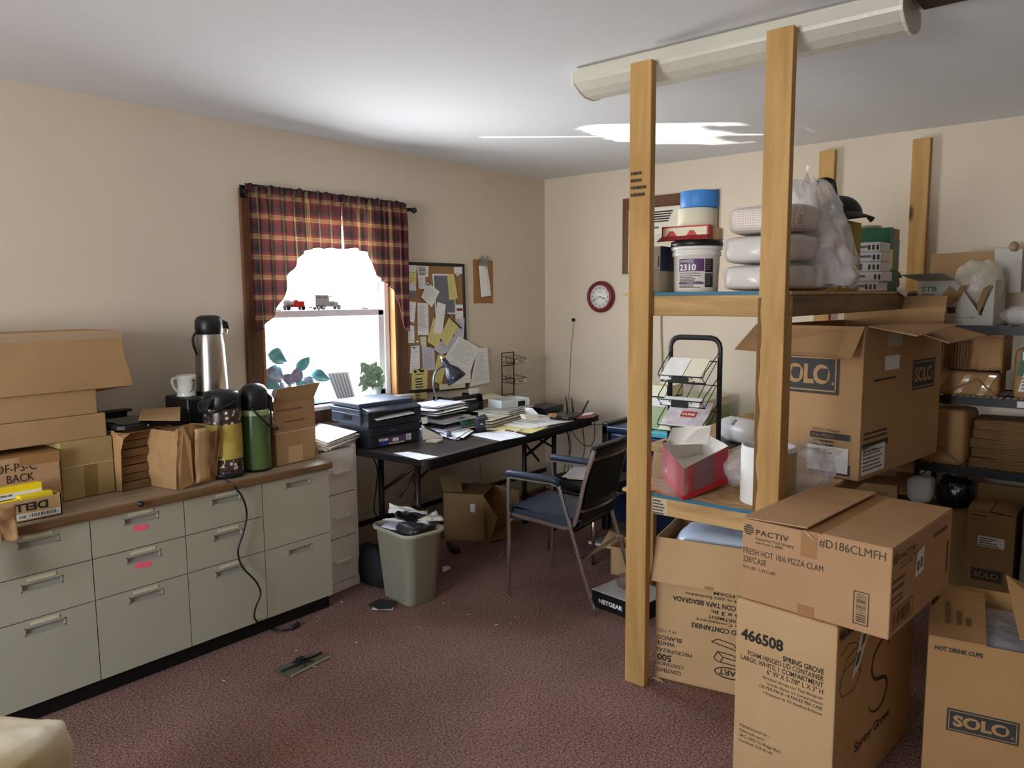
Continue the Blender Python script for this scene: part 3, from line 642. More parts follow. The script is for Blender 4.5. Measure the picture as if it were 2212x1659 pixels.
def valance(label, x0, x1, edge, hem_x):
    """one gathered half of the swag: x0..x1 along the rod, edge = (u, z) of the hem, hem_x = sideways pull of the hem"""
    zr = 2.085; per = 9
    def pl(u, v): return (.007+.010*min(1, v*7))*math.sin(u*per*2*math.pi+1.3*math.sin(u*11))*(1-.35*v)+.004*math.sin(u*43+v*3)
    def fn(u, v):
        zb = lerp_poly(edge, u); x = x0+(x1-x0)*u+lerp_poly(hem_x, u)*v
        return V((x, -.074+pl(u, v)-.006*v, zr+(zb-zr)*v))
    def head(u, v):
        return V((x0+(x1-x0)*u, -.074+pl(u, 0)*(1-.55*v)+.003*math.sin(u*70+v*3), zr+.0005+(.040+.006*math.sin(u*61)+.004*math.sin(u*23+2))*v))
    w = (x1-x0)*1.55
    b = B(PLAID); b.grid(fn, 150, 46, uvf=lambda u, v: (u*w, .05+(zr-lerp_poly(edge, u))*v))
    k = thing('curtain_valance', label, 'curtain', (0, 0, 0)); b.build('swag', k, solid=.0012)
    b = B(PLAID); b.grid(head, 150, 6, uvf=lambda u, v: (u*w, .05-.045*v)); b.grid(lambda u, v: V((x0+(x1-x0)*u, -.040-.5*pl(u, 0), zr+.02*(1-2*v)+(.028 if v < .01 else 0))), 100, 5, uvf=lambda u, v: (u*w, v*.04)); b.build('ruffle', k, solid=.001)
    b = B(mat('hem_dark', '6d2a30', .9)); b.tube([fn(i/149, 1)+V((0, -.001, 0)) for i in range(150)], .0022, 5); b.build('hem', k)
def edge_of(pts, x0, x1, y=-.07):
    q = [at(a, c, 'y', y) for a, c in pts]; L = []
    xs = [p.x for p in q]; a, c = xs[0], xs[-1]; last = -1
    for p in q:
        t = (p.x-a)/(c-a); t = max(t, last+1e-3); last = t; L.append((t, p.z))
    return L, a, c
E1, a, c = edge_of([(541, 723), (553, 712), (565, 700), (587, 671), (600, 645), (608, 622), (612, 596), (625, 580), (637, 556), (653, 541), (668, 537), (678, 535), (693, 537), (709, 535), (731, 538)], 0, 0)
valance('left half of the gathered plaid swag valance, its tail hanging by the window casing', at(535, 440, 'y', -.06).x, at(730, 470, 'y', -.06).x, E1, [(0, 0), (1, 0)])
E2, a, c = edge_of([(733, 538), (745, 536), (757, 535), (772, 541), (788, 546), (795, 562), (800, 585), (819, 606), (840, 623), (852, 640), (857, 655), (862, 690), (869, 705), (880, 716)], 0, 0)
valance('right half of the plaid swag valance, its tail hanging over the cork board edge', at(737, 470, 'y', -.06).x, at(874, 490, 'y', -.06).x, E2, [(0, 0), (1, 0)])
k = thing('curtain_rod', 'dark curtain rod carrying the plaid valance over the window', 'curtain rod', (0, 0, 0))
B(DARK).tube([(-2.60, -.055, 2.088), (-1.44, -.055, 2.088)], .006, 10).build('rod', k)
B(DARK).lathe([(.009, 0), (.016, .004), (.019, .016), (.014, .028), (0, .032)], 16, (-1.44, -.055, 2.088), 'x').build('finial', k)
f = B(DARK); f.box((-2.606, -.03, 2.06), (-2.574, -.0225, 2.125)).box((-2.597, -.066, 2.08), (-2.583, -.028, 2.1)); f.build('bracket', k, bevel=.002)
f = B(DARK); f.box((-1.465, -.066, 2.08), (-1.455, -.023, 2.1)); f.build('bracket', k)

# ---------- toy trucks on the meeting rail ----------
RT = mat('toy_red', 'd8392f', .3); ST = mat('toy_silver', 'b7b8bc', .35, .3)
def wheel(b, x, y, z, r, w): b.lathe([(r*.4, -w/2-.001), (r, -w/2), (r, w/2), (r*.4, w/2+.001)], 18, (x, y, z), 'y')
t = thing('toy_truck', 'red toy tank truck parked on the window meeting rail', 'toy', (-2.335, .058, 1.4755), R(0))
f = B(RT); f.prism([(.055, -.016), (.145, -.014), (.145, .014), (.055, .016)], .018, .032).box((.095, -.012, .03), (.145, .012, .052)).box((.075, -.016, .03), (.10, .016, .058)); f.tube([(.098, -.012, .055), (.088, -.013, .074), (.078, -.014, .058)], .003, 6); f.build('cab', t, bevel=.003)
f = B(ST); f.lathe([(.006, 0), (.018, .004), (.018, .07), (.006, .074)], 20, (.002, 0, .042), 'x').box((-.01, -.018, .066), (.07, .018, .069)).box((.0, -.014, .016), (.06, .014, .024)); f.build('tank', t)
for x in (.035, .132):
    for y in (-.016, .016): f = B(BLACK); wheel(f, x, y, .0135, .0135, .007); f.build('wheel', t)
t = thing('toy_truck', 'grey six-wheeled toy van parked right of the red one on the window rail', 'toy', (-2.135, .058, 1.4755), R(0))
f = B(ST); f.box((.012, -.021, .016), (.105, .021, .082)).box((.010, -.022, .079), (.107, .022, .087)).box((.15, -.015, .022), (.178, .015, .046)); f.build('body', t, bevel=.003)
f = B(ST); f.box((.105, -.019, .016), (.15, .019, .05)).box((.105, -.019, .072), (.146, .019, .079)).box((.107, -.019, .05), (.113, -.014, .072)).box((.141, -.019, .05), (.146, -.014, .072)).box((.107, .014, .05), (.113, .019, .072)).box((.141, .014, .05), (.146, .019, .072)); f.build('cab', t, bevel=.0015)
f = B(PRINT); f.rect((.022, -.0212, .07), X, Z, 0, 0, .03, .005); f.rect((.065, -.0212, .07), X, Z, 0, 0, .03, .005); f.rect((.118, -.0192, .03), X, Z, 0, 0, .02, .006); f.build('print', t)
for x in (.035, .065, .178):
    for y in (-.02, .02):
        f = B(BLACK); wheel(f, x, y, .0145, .0145, .007); w_ = f.build('wheel', t); f = B(ST); wheel(f, x, y*1.04, .0145, .009, .0075); f.build('hub', w_)
f = B(ST); f.prism([(-.025, -.008), (-.005, -.012), (-.005, .012), (-.025, .008)], .012, .022); f.build('hitch', t)

# ---------- plants and striped panel on the sill ----------
def leaf(b, p, d, up, L, Wd, curl=.25):
    """pointed leaf from p along d"""
    p, d, up = V(p), V(d).normalized(), V(up); s = d.cross(up).normalized(); nn = s.cross(d)
    def fn(u, v):
        q = (u-.5)*2; wv = Wd*math.sin(math.pi*min(1, v**.75*.98+.01))**.8
        return p+d*(L*v)+s*(q*wv/2)+nn*(abs(q)*wv*.18-curl*L*v*v+.06*Wd*math.sin(9*v+2*q))
    b.grid(fn, 5, 9)
LF1 = mat('leaf_teal', '4f9aa0', .4, col2='7fc0c0', vs=25); LF2 = mat('leaf_purple', '7d6478', .4, col2='9fa3b4', vs=22); STEM = mat('plant_stem', '7b7668', .7); POT = mat('clay_pot', '8a5a44', .8)
def plant(name, label, base, pot_r, pot_h, leaves, pm):
    t = thing(name, label, 'plant', base)
    B(pm).lathe([(pot_r*.72, 0), (pot_r, pot_h*.8), (pot_r*1.08, pot_h*.8), (pot_r*1.08, pot_h), (pot_r*.92, pot_h), (pot_r*.9, pot_h*.85), (0, pot_h*.85)], 24).build('pot', t)
    for (px, py), ang, L, Wd, m_ in leaves:
        c = at(px, py, 'y', base[1]-.01)-V(base); d = V((math.cos(ang), -.25, math.sin(ang))); p = c-d.normalized()*L*.5
        f = B(m_); leaf(f, p, d, V((0, -1, .35)), L*1.2, Wd*1.25); f.use(STEM); f.tube(spline([V((0, 0, pot_h*.85)), V((p.x*.4, p.y*.4, pot_h*.5+p.z*.5)), p]), .0022, 5); f.build('leaf', t, solid=.0008)
plant('potted_plant', 'potted plant with broad bluish and purple leaves on the left of the sill', (-2.40, -.005, .931), .042, .085,
      [((598, 771), R(-20), .10, .075, LF1), ((596, 808), R(165), .10, .085, LF2), ((588, 825), R(200), .09, .07, LF1), ((640, 812), R(60), .08, .06, LF2), ((653, 788), R(40), .095, .05, LF1), ((690, 812), R(-12), .11, .06, LF1), ((668, 826), R(-35), .09, .055, LF2), ((625, 822), R(140), .08, .06, LF2), ((604, 840), R(215), .09, .06, LF2), ((648, 830), R(-80), .06, .05, LF1)], POT)
LV = mat('leaf_variegated', '6f9a6c', .4, col2='c6d8bf', vs=60)
r = random.Random(3); lv = []
for i in range(46): lv.append(((781+r.uniform(0, 44), 790+r.uniform(0, 48)), R(r.choice((-1, 1))*r.uniform(20, 80)-90 if i % 3 else r.uniform(20, 160)), r.uniform(.045, .07), r.uniform(.024, .036), LV))
plant('potted_plant', 'small bushy plant with cream edged leaves at the right end of the sill', (-1.735, -.01, .931), .03, .07, lv, mat('frosted_jar', 'c5d6d2', .2))
t = thing('striped_panel', 'white panel with grey vertical stripes leaning behind the printer at the window', 'panel', (0, 0, 0))
q = [at(x, y, 'y', yy) for x, y, yy in ((734, 880, -.03), (771, 880, -.03), (752, 803, .025), (705, 806, .025))]
B(mat('panel_white', 'e8e8ea', .5)).sheet(q, .006).build('panel', t)
f = B(mat('stripe_grey', '9b9d9f', .6))
for i in range(6):
    a, c = .05+i*.155, .05+i*.155+.06; f.sheet([q[0].lerp(q[1], a)+V((0, -.009, .0)), q[0].lerp(q[1], c)+V((0, -.009, 0)), q[3].lerp(q[2], c)+V((0, -.009, -.006)), q[3].lerp(q[2], a)+V((0, -.009, -.006))], .001)
f.sheet([q[3]+V((0, -.004, 0)), q[3]+V((0, -.004, -.01)), q[2]+V((0, -.004, -.01)), q[2]+V((0, -.004, 0))], .002); f.build('stripes', t)

# ================= cork board, papers, clipboard =================
def c4(x, y): return (860+x*.217, 540+y*.217)
t = thing('cork_board', 'black framed cork board on the wall crowded with pinned papers', 'board', (0, 0, 0))
P = [at(873, 565, 'y', -.014), at(1003, 570, 'y', -.014), at(1012, 840, 'y', -.014), at(878, 850, 'y', -.014)]
cx, cz = sum(p.x for p in P)/4, sum(p.z for p in P)/4
def inset(k): return [V((cx+(p.x-cx)*k[0], -.008, cz+(p.z-cz)*k[1])) for p in P]
B(mat('cork', '9c7750', .9, var=.12, vs=70, bump=.3, bs=200)).slab(inset((.97, .97)), (0, .007, 0)).build('cork', t)
f = B(BLACK); I = inset((.925, .953)); O = inset((1, 1))
for i in range(4): j = (i+1) % 4; f.slab([O[i]+V((0, -.008, 0)), O[j]+V((0, -.008, 0)), I[j]+V((0, -.008, 0)), I[i]+V((0, -.008, 0))], (0, .014, 0))
f.build('frame', t, bevel=.002)
LAV = mat('lavender_paper', 'c9c6d2', .8); GREYP = mat('photocopy_grey', '6f7076', .8, var=.1, vs=40); CREAM = mat('cream_paper', 'e4dfc6', .8)
INKB = mat('pale_ink', '8f8d8c', .8)
def pinned(label, pts, m, k, rows=0, cv=c4, name='paper', cat='paper', group='papers pinned on the cork board', wallgap=.0105, slant=0, extra=None):
    y = -(wallgap+.0012*k); q = [at(*cv(*p), 'y', y) for p in pts]
    t = thing(name, label, cat, (0, 0, 0), 0, group)
    f = B(m); f.slab(q, (0, .0009, 0)); f.build('sheet', t)
    if rows:
        f = B(INKB); a, b_, c_, d_ = q[:4]; r = random.Random(k*7+1)
        for i in range(rows):
            v = .12+.78*i/max(1, rows-1)*.95
            l0, l1 = a.lerp(d_, v), b_.lerp(c_, v); e1 = r.uniform(.5, .9)
            p0, p1 = l0.lerp(l1, .1), l0.lerp(l1, e1); h = V((0, 0, .0018)); o = V((0, -.0008, 0))
            f.add([p0+o, p1+o, p1+o+h, p0+o+h], [(0, 1, 2, 3)])
        f.build('print', t)
    if extra: extra(t, q, y)
    return t
def darkpanel(t, q, y):
    c = sum(q, V())/4; f = B(GREYP); f.slab([V((c.x+(p.x-c.x)*.88, y-.0012, c.z+(p.z-c.z)*.92)) for p in q], (0, .001, 0)); f.build('photocopy', t)
def carcard(t, q, y):
    c = sum(q, V())/4; f = B(mat('car_red', '7c2a2c', .5)); f.slab([V((c.x+(p.x-c.x)*.8, y-.0012, c.z-.006+(p.z-c.z)*.3)) for p in q], (0, .001, 0)); f.build('picture', t)
def cartoon(t, q, y):
    c = sum(q, V())/4; f = B(INK); smallprint(f, V((c.x-.036, y-.0012, c.z+.02)), X, Z, .075, 6, .009, 12); f.build('print', t)
def flyer(t, q, y):
    f = B(INK); o = q[0].lerp(q[1], .1)+V((0, -.0012, -.022)); f.rect(o, X, Z, 0, -.005, .022, .012); f.rect(o, X, Z, .05, -.004, .09, .010); f.rect(o, X, Z, .015, -.018, .085, -.014); smallprint(f, o+V((.01, 0, -.05)), X, Z, .075, 9, .018, 5); f.build('print', t)
pinned('pale paper at the top left corner of the cork board beside the curtain', [(70, 152), (185, 150), (183, 216), (70, 215)], WHITE, 1)
pinned('yellow note under the pale paper at the top left of the cork board', [(70, 214), (181, 213), (182, 330), (72, 326)], YPAPER, 2, 4)
pinned('small white card with a teal edge under the yellow note', [(75, 325), (178, 325), (178, 405), (76, 402)], WHITE, 1, 4)
pinned('small dark card under the teal edged card', [(80, 405), (170, 407), (168, 480), (82, 477)], GREYP, 1)
pinned('white card with a black cartoon drawing at the top of the cork board', [(188, 155), (303, 160), (300, 268), (195, 262)], WHITE, 4, 0, extra=cartoon)
pinned('long white receipt hanging under the cartoon card', [(195, 245), (270, 250), (275, 390), (205, 385)], WHITE, 3, 5)
pinned('white sheet pinned at a steep tilt beside the receipt', [(290, 320), (413, 415), (335, 570), (232, 470)], WHITE, 5, 9)
pinned('large dark grey photocopy with white border on the cork board', [(340, 237), (555, 240), (578, 637), (372, 640)], WHITE, 1, 0, extra=darkpanel)
pinned('long yellow note overlapping the dark photocopy', [(488, 240), (555, 238), (595, 480), (512, 500)], YPAPER, 3, 9)
pinned('white business card at the top right of the cork board', [(555, 170), (640, 168), (638, 240), (560, 235)], WHITE, 1, 3)
pinned('small card with a dark red car picture at the right frame edge', [(575, 543), (645, 543), (648, 626), (575, 626)], WHITE, 6, 0, extra=carcard)
pinned('small white card under the red car card', [(570, 628), (648, 625), (650, 684), (570, 686)], WHITE, 6, 2)
pinned('white form with a ruled table left of centre on the cork board', [(193, 525), (300, 528), (306, 848), (198, 845)], WHITE, 1, 16)
pinned('white sheet beside the curtain tail at the left of the board', [(80, 508), (180, 520), (160, 725), (82, 695)], WHITE, 1, 10)
pinned('white sheet lower at the left edge of the board, above the lined one', [(85, 752), (160, 752), (163, 925), (86, 925)], WHITE, 1, 7)
pinned('small cream slip above the lined sheets of the cork board', [(222, 865), (280, 862), (282, 955), (228, 955)], CREAM, 1, 3)
pinned('white handwritten sheet at the lower left of the cork board', [(130, 960), (213, 950), (217, 1215), (115, 1230)], WHITE, 1, 8)
pinned('white lined sheet with a slanted bottom next to the handwritten one', [(235, 945), (360, 985), (370, 1195), (250, 1205)], LAV, 2, 14)
pinned('yellow flyer with black printed heading at the bottom of the board', [(140, 1185), (295, 1180), (285, 1480), (132, 1490)], YPAPER, 3, 0, extra=flyer)
pinned('narrow white slip hanging diagonally over the yellow sheets', [(390, 515), (475, 545), (440, 840), (352, 825)], WHITE, 7, 0)
pinned('yellow lined sheet left of the narrow white slip', [(355, 665), (430, 860), (390, 980), (290, 910)], YPAPER, 6, 7)
pinned('yellow pad sheet clipped at a tilt in the middle of the board', [(520, 650), (605, 745), (490, 968), (415, 865)], YPAPER, 8, 8)
pinned('white sheet running down the right frame edge of the board', [(570, 690), (662, 683), (655, 868), (560, 905)], LAV, 6, 8)
pinned('lavender grey sheet sticking out under the yellow pad sheet', [(395, 920), (560, 860), (560, 990), (430, 1045), (355, 985)], LAV, 5, 6)
pinned('big tilted white sheet hanging beyond the right of the board', [(605, 855), (805, 975), (720, 1205), (470, 1060)], WHITE, 9, 14)
pinned('big white sheet below the tilted one, behind the lamp shade', [(480, 1060), (720, 1180), (722, 1318), (500, 1350)], WHITE, 8, 8)
pinned('yellow sheet behind the lamp at the bottom of the board', [(400, 1040), (500, 1060), (430, 1340), (330, 1300)], YPAPER, 6, 10)
pinned('pale grey sheet along the bottom frame of the board', [(410, 1335), (668, 1330), (670, 1368), (410, 1395)], CREAM, 6, 0)
pinned('white letter hanging on bare wall right of the cork board', [(790, 985), (890, 970), (912, 1320), (715, 1360)], WHITE, 7, 16)
f = B(BLACK); a_, c_ = at(*c4(470, 620), 'y', -.026), at(*c4(630, 780), 'y', -.026); f.tube([a_, c_], .004, 8)
tag(f.build('pen'), 'dark pen clipped above the yellow pad sheet', 'pen')
r = random.Random(8)
for (x, y), lab in (((590, 250), 'white push pins below the business card'), ((190, 912), 'white push pin left of the cream slip'), ((155, 972), 'blue push pin in the handwritten sheet'), ((300, 950), 'dark push pin in the lined sheet'), ((208, 1190), 'dark push pin in the yellow flyer'), ((296, 345), 'blue push pin in the tilted sheet')):
    m_ = WHITE if 'white' in lab else mat('blue_plastic', '2d3f80', .4) if 'blue' in lab else BLACK
    p = at(*c4(x, y), 'y', -.02); f = B(m_); f.lathe([(.004, .006), (.005, 0), (.003, -.004), (.006, -.010), (.001, -.011)], 12, p, 'y')
    tag(f.build('push_pin'), lab, 'push pin', 'push pins on the cork board')

t = thing('clipboard', 'brown clipboard with folded white papers hanging near the corner', 'clipboard', (0, 0, 0))
q = [at(x, y, 'y', -.004) for x, y in ((1022, 560), (1065, 563), (1065, 655), (1024, 655))]
B(mat('hardboard', '9a6d3f', .6, var=.08, vs=20)).slab(q[::-1], (0, .0035, 0)).build('board', t, bevel=.0015)
f = B(WHITE)
for k, pts in enumerate(([(1034.5, 573), (1053, 575), (1061, 638), (1040, 642)], [(1034, 575), (1052, 575), (1055, 639), (1043, 641)])): f.slab([at(x, y, 'y', -.010-.003*k) for x, y in pts][::-1], (0, .002, 0))
f.build('papers', t)
f = B(mat('clip_metal', '8f908c', .35, .9)); c = at(1045, 570, 'y', -.012); f.box((c.x-.052, -.016, c.z-.012), (c.x+.052, -.004, c.z+.010)); f.box((c.x-.035, -.018, c.z+.008), (c.x+.035, -.006, c.z+.036)); f.tube([(c.x-.03, -.012, c.z+.03), (c.x-.034, -.02, c.z+.055), (c.x-.016, -.02, c.z+.05), (c.x-.012, -.012, c.z+.03)], .003, 6); f.tube([(c.x+.012, -.012, c.z+.03), (c.x+.016, -.02, c.z+.05), (c.x+.034, -.02, c.z+.055), (c.x+.03, -.012, c.z+.03)], .003, 6)
f.tube([(c.x+.018, -.016, c.z-.01), (c.x+.02, -.017, c.z-.035)], .004, 6); f.build('clip', t, bevel=.002)

# ================= white drawer unit and folding table =================
BOARDW = mat('white_melamine', 'f1eee6', .5, var=.02, vs=8)
t = thing('drawer_unit', 'white three-drawer chipboard unit between the filing cabinets and the table', 'drawers', (-2.522, -.470, 0), R(4))
f = B(BOARDW); w_, d_, h_ = .272, .42, .79
f.box((0, 0, 0), (.018, d_, h_)).box((w_-.018, 0, 0), (w_, d_, h_)).box((0, 0, h_-.018), (w_, d_, h_)).box((.018, 0, 0), (w_-.018, .02, .05)).box((0, d_-.01, 0), (w_, d_, h_)); f.build('carcass', t, bevel=.0015)
for i in range(3):
    z0 = .055+i*.237; d = B(BOARDW).box((.021, -.003, z0), (w_-.021, .30, z0+.231)).build('drawer', t, bevel=.0015)
    f = B(mat('white_handle', 'efece6', .3)); f.box((.095, -.026, z0+.108), (.205, -.018, z0+.121)).box((.10, -.02, z0+.110), (.112, -.002, z0+.119)).box((.188, -.02, z0+.110), (.2, -.002, z0+.119)); f.build('handle', d, bevel=.002)
def sheetstack(name, label, corners, z, layers, cat='paper', group=None, mats=(WHITE,), jit=.012, dz=.0028, seed=1, rows=0, rim=None):
    """loose pile of paper: corners seen in the photograph, lying at height z"""
    t = thing(name, label, cat, (0, 0, 0), 0, group); r = random.Random(seed)
    b = {}
    for i in range(layers):
        m_ = mats[i % len(mats)]; f = b.setdefault(m_, B(m_)); o = V((r.uniform(-jit, jit), r.uniform(-jit, jit), 0)) if layers > 1 and i < layers-1 else V()
        q = [at(x, y, 'z', z)+o+V((0, 0, i*dz)) for x, y in corners]; c = sum(q, V())/len(q); q = [c+Matrix.Rotation(r.uniform(-.05, .05) if i < layers-1 else 0, 3, 'Z') @ (p-c) for p in q]
        q = [V((p.x, p.y, z+i*dz)) for p in q]
        f.slab(q, (0, 0, .0014))
    for m_, f in b.items(): f.build('sheets', t)
    if rows:
        f = B(INKB); q = [V((at(x, y, 'z', z).x, at(x, y, 'z', z).y, z+(layers-1)*dz+.0018)) for x, y in corners[:4]]
        for i in range(rows):
            v = .14+.72*i/max(1, rows-1); a, c = q[0].lerp(q[3], v), q[1].lerp(q[2], v); p, s_ = a.lerp(c, .12), a.lerp(c, r.uniform(.5, .88)); h = (q[3]-q[0])*(.11/rows)
            f.add([p, s_, s_+h, p+h], [(0, 1, 2, 3)])
        f.build('print', t)
    return t
sheetstack('paper_stack', 'pile of loose papers on top of the white drawer unit', [(676, 962), (708, 974), (772, 948), (690, 928)], .793, 16, 'papers', None, (CREAM, WHITE, mat('pinkish_paper', 'd8c4ba', .8), WHITE), .012, .0026, 4)

TB = thing('folding_table', 'long brown topped folding table against the window wall', 'table', (-2.205, -.95, 0), R(4.1))
TI = TB.matrix_basis.inverted()
WALN = wood('table_laminate', '473c37', '352c28', (.5, 5, 5), 3, .38, knots=False)
def rrect(x0, y0, x1, y1, r, n=6):
    out = []
    for cx, cy, a0 in ((x1-r, y0+r, -90), (x1-r, y1-r, 0), (x0+r, y1-r, 90), (x0+r, y0+r, 180)):
        for k in range(n+1): a = R(a0+90*k/n); out.append((cx+r*math.cos(a), cy+r*math.sin(a)))
    return out
B(WALN).prism(rrect(0, 0, 1.76, .755, .05), .717, .737).build('tabletop', TB)
f = B(DARK); O_ = rrect(-.002, -.002, 1.762, .757, .052); I_ = rrect(.006, .006, 1.754, .749, .046); k = len(O_)
for i in range(k):
    j = (i+1) % k; a = [V((*O_[i], 0)), V((*O_[j], 0)), V((*I_[j], 0)), V((*I_[i], 0))]; f.hexa([p+V((0, 0, .704)) for p in a]+[p+V((0, 0, .7375)) for p in a])
f.box((.06, .04, .67), (1.70, .06, .716)).box((.06, .695, .67), (1.70, .715, .716)); f.build('apron', TB)
DM = mat('brown_steel', '2b2423', .4, .4)
def loc(x, y, z): return TI @ V((x, y, z))
for px, (ya, yb), s in ((-2.04, (-.70, -.40), 1), (-.836, (-.71, -.46), -1)):
    tops = []
    for y in (ya, yb):
        f = B(DM); f.tube([loc(px, y, .69), loc(px, y, .0)], .0165, 12); f.build('leg', TB)
    f = B(DM); f.tube([loc(px, ya, .20), loc(px, yb, .20)], .010, 8).tube([loc(px, ya, .66), loc(px, yb, .66)], .012, 8); f.build('crossbar', TB)
    f = B(DM); f.tube([loc(px, ya+.02, .64), loc(px+.0*s, yb-.01, .47)], .010, 8).tube([loc(px+.25*s, (ya+yb)/2, .69), loc(px, (ya+yb)/2, .45)], .008, 8).tube([loc(px+.25*s, ya+.02, .69), loc(px, ya+.01, .56)], .007, 8); f.build('brace', TB)

# ---------- multifunction printer ----------
PR = mat('printer_black', '20242c', .35); PRG = mat('printer_grey', '3a4150', .4)
t = thing('printer', 'black multifunction laser printer at the left end of the folding table', 'printer', (-2.218, -.505, .738), R(-5))
w_, d_ = .355, .335
B(PR).box((.015, .0, 0), (w_, d_-.03, .13)).build('base', t, bevel=.008)
f = B(PRG); f.box((-.005, .05, .125), (w_, d_, .185)); f.box((-.01, .045, .185), (w_+.002, d_+.004, .212)); f.build('scanner', t, bevel=.006)
B(PRG).box((-.008, .052, .214), (w_, d_+.002, .242)).build('lid', t, bevel=.008)
f = B(PR); f.box((.005, -.012, .115), (w_+.002, .05, .150)).box((.005, -.012, .150), (.045, .05, .197)).box((w_-.035, -.012, .150), (w_+.002, .05, .197)).box((.005, .03, .15), (w_, .05, .197)); f.build('output_bay', t, bevel=.003)
f = B(mat('panel_gloss', '2b313c', .18)); f.hexa([(.002, -.02, .195), (w_+.004, -.02, .195), (w_+.004, .05, .195), (.002, .05, .195), (.004, -.016, .205), (w_+.002, -.016, .205), (w_+.002, .05, .222), (.004, .05, .222)]); f.build('control_panel', t, bevel=.004)
f = B(PR); f.box((.022, -.008, .004), (w_-.006, .004, .062)).box((.022, -.009, .066), (w_-.006, .004, .112)); f.build('paper_tray', t, bevel=.004)
f = B(WHITE); f.slab([(.05, -.03, .156), (.30, -.028, .166), (.31, .03, .17), (.05, .03, .158)], (0, 0, .004)); f.build('printed_pages', t)
f = B(mat('silver_print', '9aa0a8', .4)); f.text('brother', (.148, -.0098, .086), X, Z, .009, .042); f.build('lettering', t)
f = B(WLAB); f.rect((0, -.0092, 0), X, Z, .07, .036, .13, .05); f.rect((0, -.0092, 0), X, Z, .25, .02, .285, .055); f.use(mat('label_blue', '2b3a86', .4)); f.rect((0, -.0092, 0), X, Z, .075, .012, .135, .034); f.use(mat('label_purple', '5b3d6c', .4)); f.rect((0, -.0092, 0), X, Z, .135, .022, .245, .052); f.use(YPAPER); f.rect((0, -.0092, 0), X, Z, .135, .014, .24, .02); f.use(WLAB); f.rect((0, -.0096, 0), X, Z, .16, .026, .20, .044)
f.use(INK); smallprint(f, (.075, -.0098, .046), X, Z, .05, 2, .006, 2); smallprint(f, (.254, -.0098, .05), X, Z, .028, 5, .007, 3); f.build('stickers', t)
f = B(BLACK); f.box((-.0065, .13, .148), (-.004, .21, .172)); f.build('grip_recess', t)
tag(B(CREAM).sheet([V((-1.874, -.566, .838)), V((-1.838, -.572, .838)), V((-1.836, -.566, .873)), V((-1.872, -.560, .873))], .001).build('sticky_note', ), 'small cream sticky note on the right front edge of the printer', 'note')

# ---------- things on the table ----------
TZ = .7385
sheetstack('paper', 'single white sheet hanging over the front left table corner', [(850, 979), (882, 976), (947, 987), (906, 994)], TZ, 1, group=None, rows=0)
t = thing('card_terminal', 'cream payment terminal with dark tilted screen next to the printer', 'terminal', at(914, 951, 'z', TZ), R(-38))
f = B(mat('cream_plastic', 'c9c3b0', .45)); f.hexa([(0, 0, 0), (.115, 0, 0), (.115, .10, 0), (0, .10, 0), (0, .0, .075), (.115, .0, .012), (.115, .10, .012), (0, .10, .075)]); f.build('body', t, bevel=.005)
f = B(BLACK); f.hexa([(.012, .012, .0705), (.10, .012, .022), (.10, .088, .022), (.012, .088, .0705), (.012, .012, .0735), (.10, .012, .025), (.10, .088, .025), (.012, .088, .0735)]); f.build('screen', t)
f = B(mat('cream_plastic2', 'b9b7a2', .45)); f.prism([(p.x, p.y) for p in (at(x, y, 'z', TZ) for x, y in ((919, 956), (944, 958), (958, 953), (934, 952)))], TZ, TZ+.012)
tag(f.build('remote_control', bevel=.003), 'flat cream handset lying in front of the payment terminal', 'handset')
t = thing('tape_dispenser', 'small dark blue grey roll holder lying beside the fanned papers', 'dispenser', at(970, 947, 'z', TZ), R(40))
f = B(mat('slate_plastic', '4a4f5e', .35)); f.lathe([(.012, -.012), (.022, -.012), (.022, .012), (.012, .012), (.012, -.012)], 24, (0, 0, .023), 'y'); f.box((-.005, -.011, .001), (.05, .011, .012)); f.build('body', t, bevel=.002)
sheetstack('paper_stack', 'fanned white letters beside the payment terminal', [(938, 937), (990, 951), (1016, 935), (968, 917)], TZ, 9, 'papers', None, (WHITE, LAV), .022, .0022, 12, rows=7)
sheetstack('paper', 'large white sheet at the front table edge with a few printed lines', [(1017, 939), (1085, 953), (1137, 943), (1092, 930)], TZ, 2, rows=5, jit=.004)
sheetstack('paper_stack', 'thick ragged pile of papers behind the self-inking stamp', [(993, 920), (1060, 925), (1128, 905), (1035, 895)], TZ, 14, 'papers', None, (WHITE, CREAM, WHITE, mat('newsprint', 'a8a39a', .9)), .03, .0034, 31, rows=6)
sheetstack('paper_stack', 'second tall pile of papers in the middle of the table', [(1045, 905), (1100, 911), (1150, 898), (1090, 888)], TZ, 20, 'papers', None, (WHITE, mat('newsprint2', '9a958c', .9), CREAM), .02, .0036, 8, rows=4)
sheetstack('newspaper', 'wide spread white prospectus with dark pictures near the router', [(1078, 919), (1150, 926), (1238, 910), (1165, 897)], TZ, 4, 'paper', None, (WHITE,), .012, .002, 17, rows=5)
sheetstack('paper', 'pale yellow sheet half under the spread prospectus', [(1040, 927), (1150, 936), (1185, 922), (1075, 916)], TZ-.0004, 1, mats=(YPAPER,), rows=0)
f = B(CREAM); p = at(1140, 893, 'z', .80); f.hexa([p+V(q) for q in ((-.05, -.03, -.03), (.05, -.05, -.04), (.07, .0, -.04), (-.04, .02, -.03), (-.06, -.02, .0), (.04, -.045, -.012), (.06, .005, -.012), (-.05, .03, 0))])
tag(f.build('envelope_pack', bevel=.003), 'cream pack of envelopes lying across the papers in the middle of the table', 'envelopes')
f = B(WHITE); p = at(1128, 890, 'z', .79); f.sheet([at(1118, 879, 'z', .80), at(1150, 882, 'z', .815), at(1165, 897, 'z', .77), at(1125, 893, 'z', .765)], .0015)
tag(f.build('paper'), 'white sheet propped up behind the cream envelope pack', 'paper')
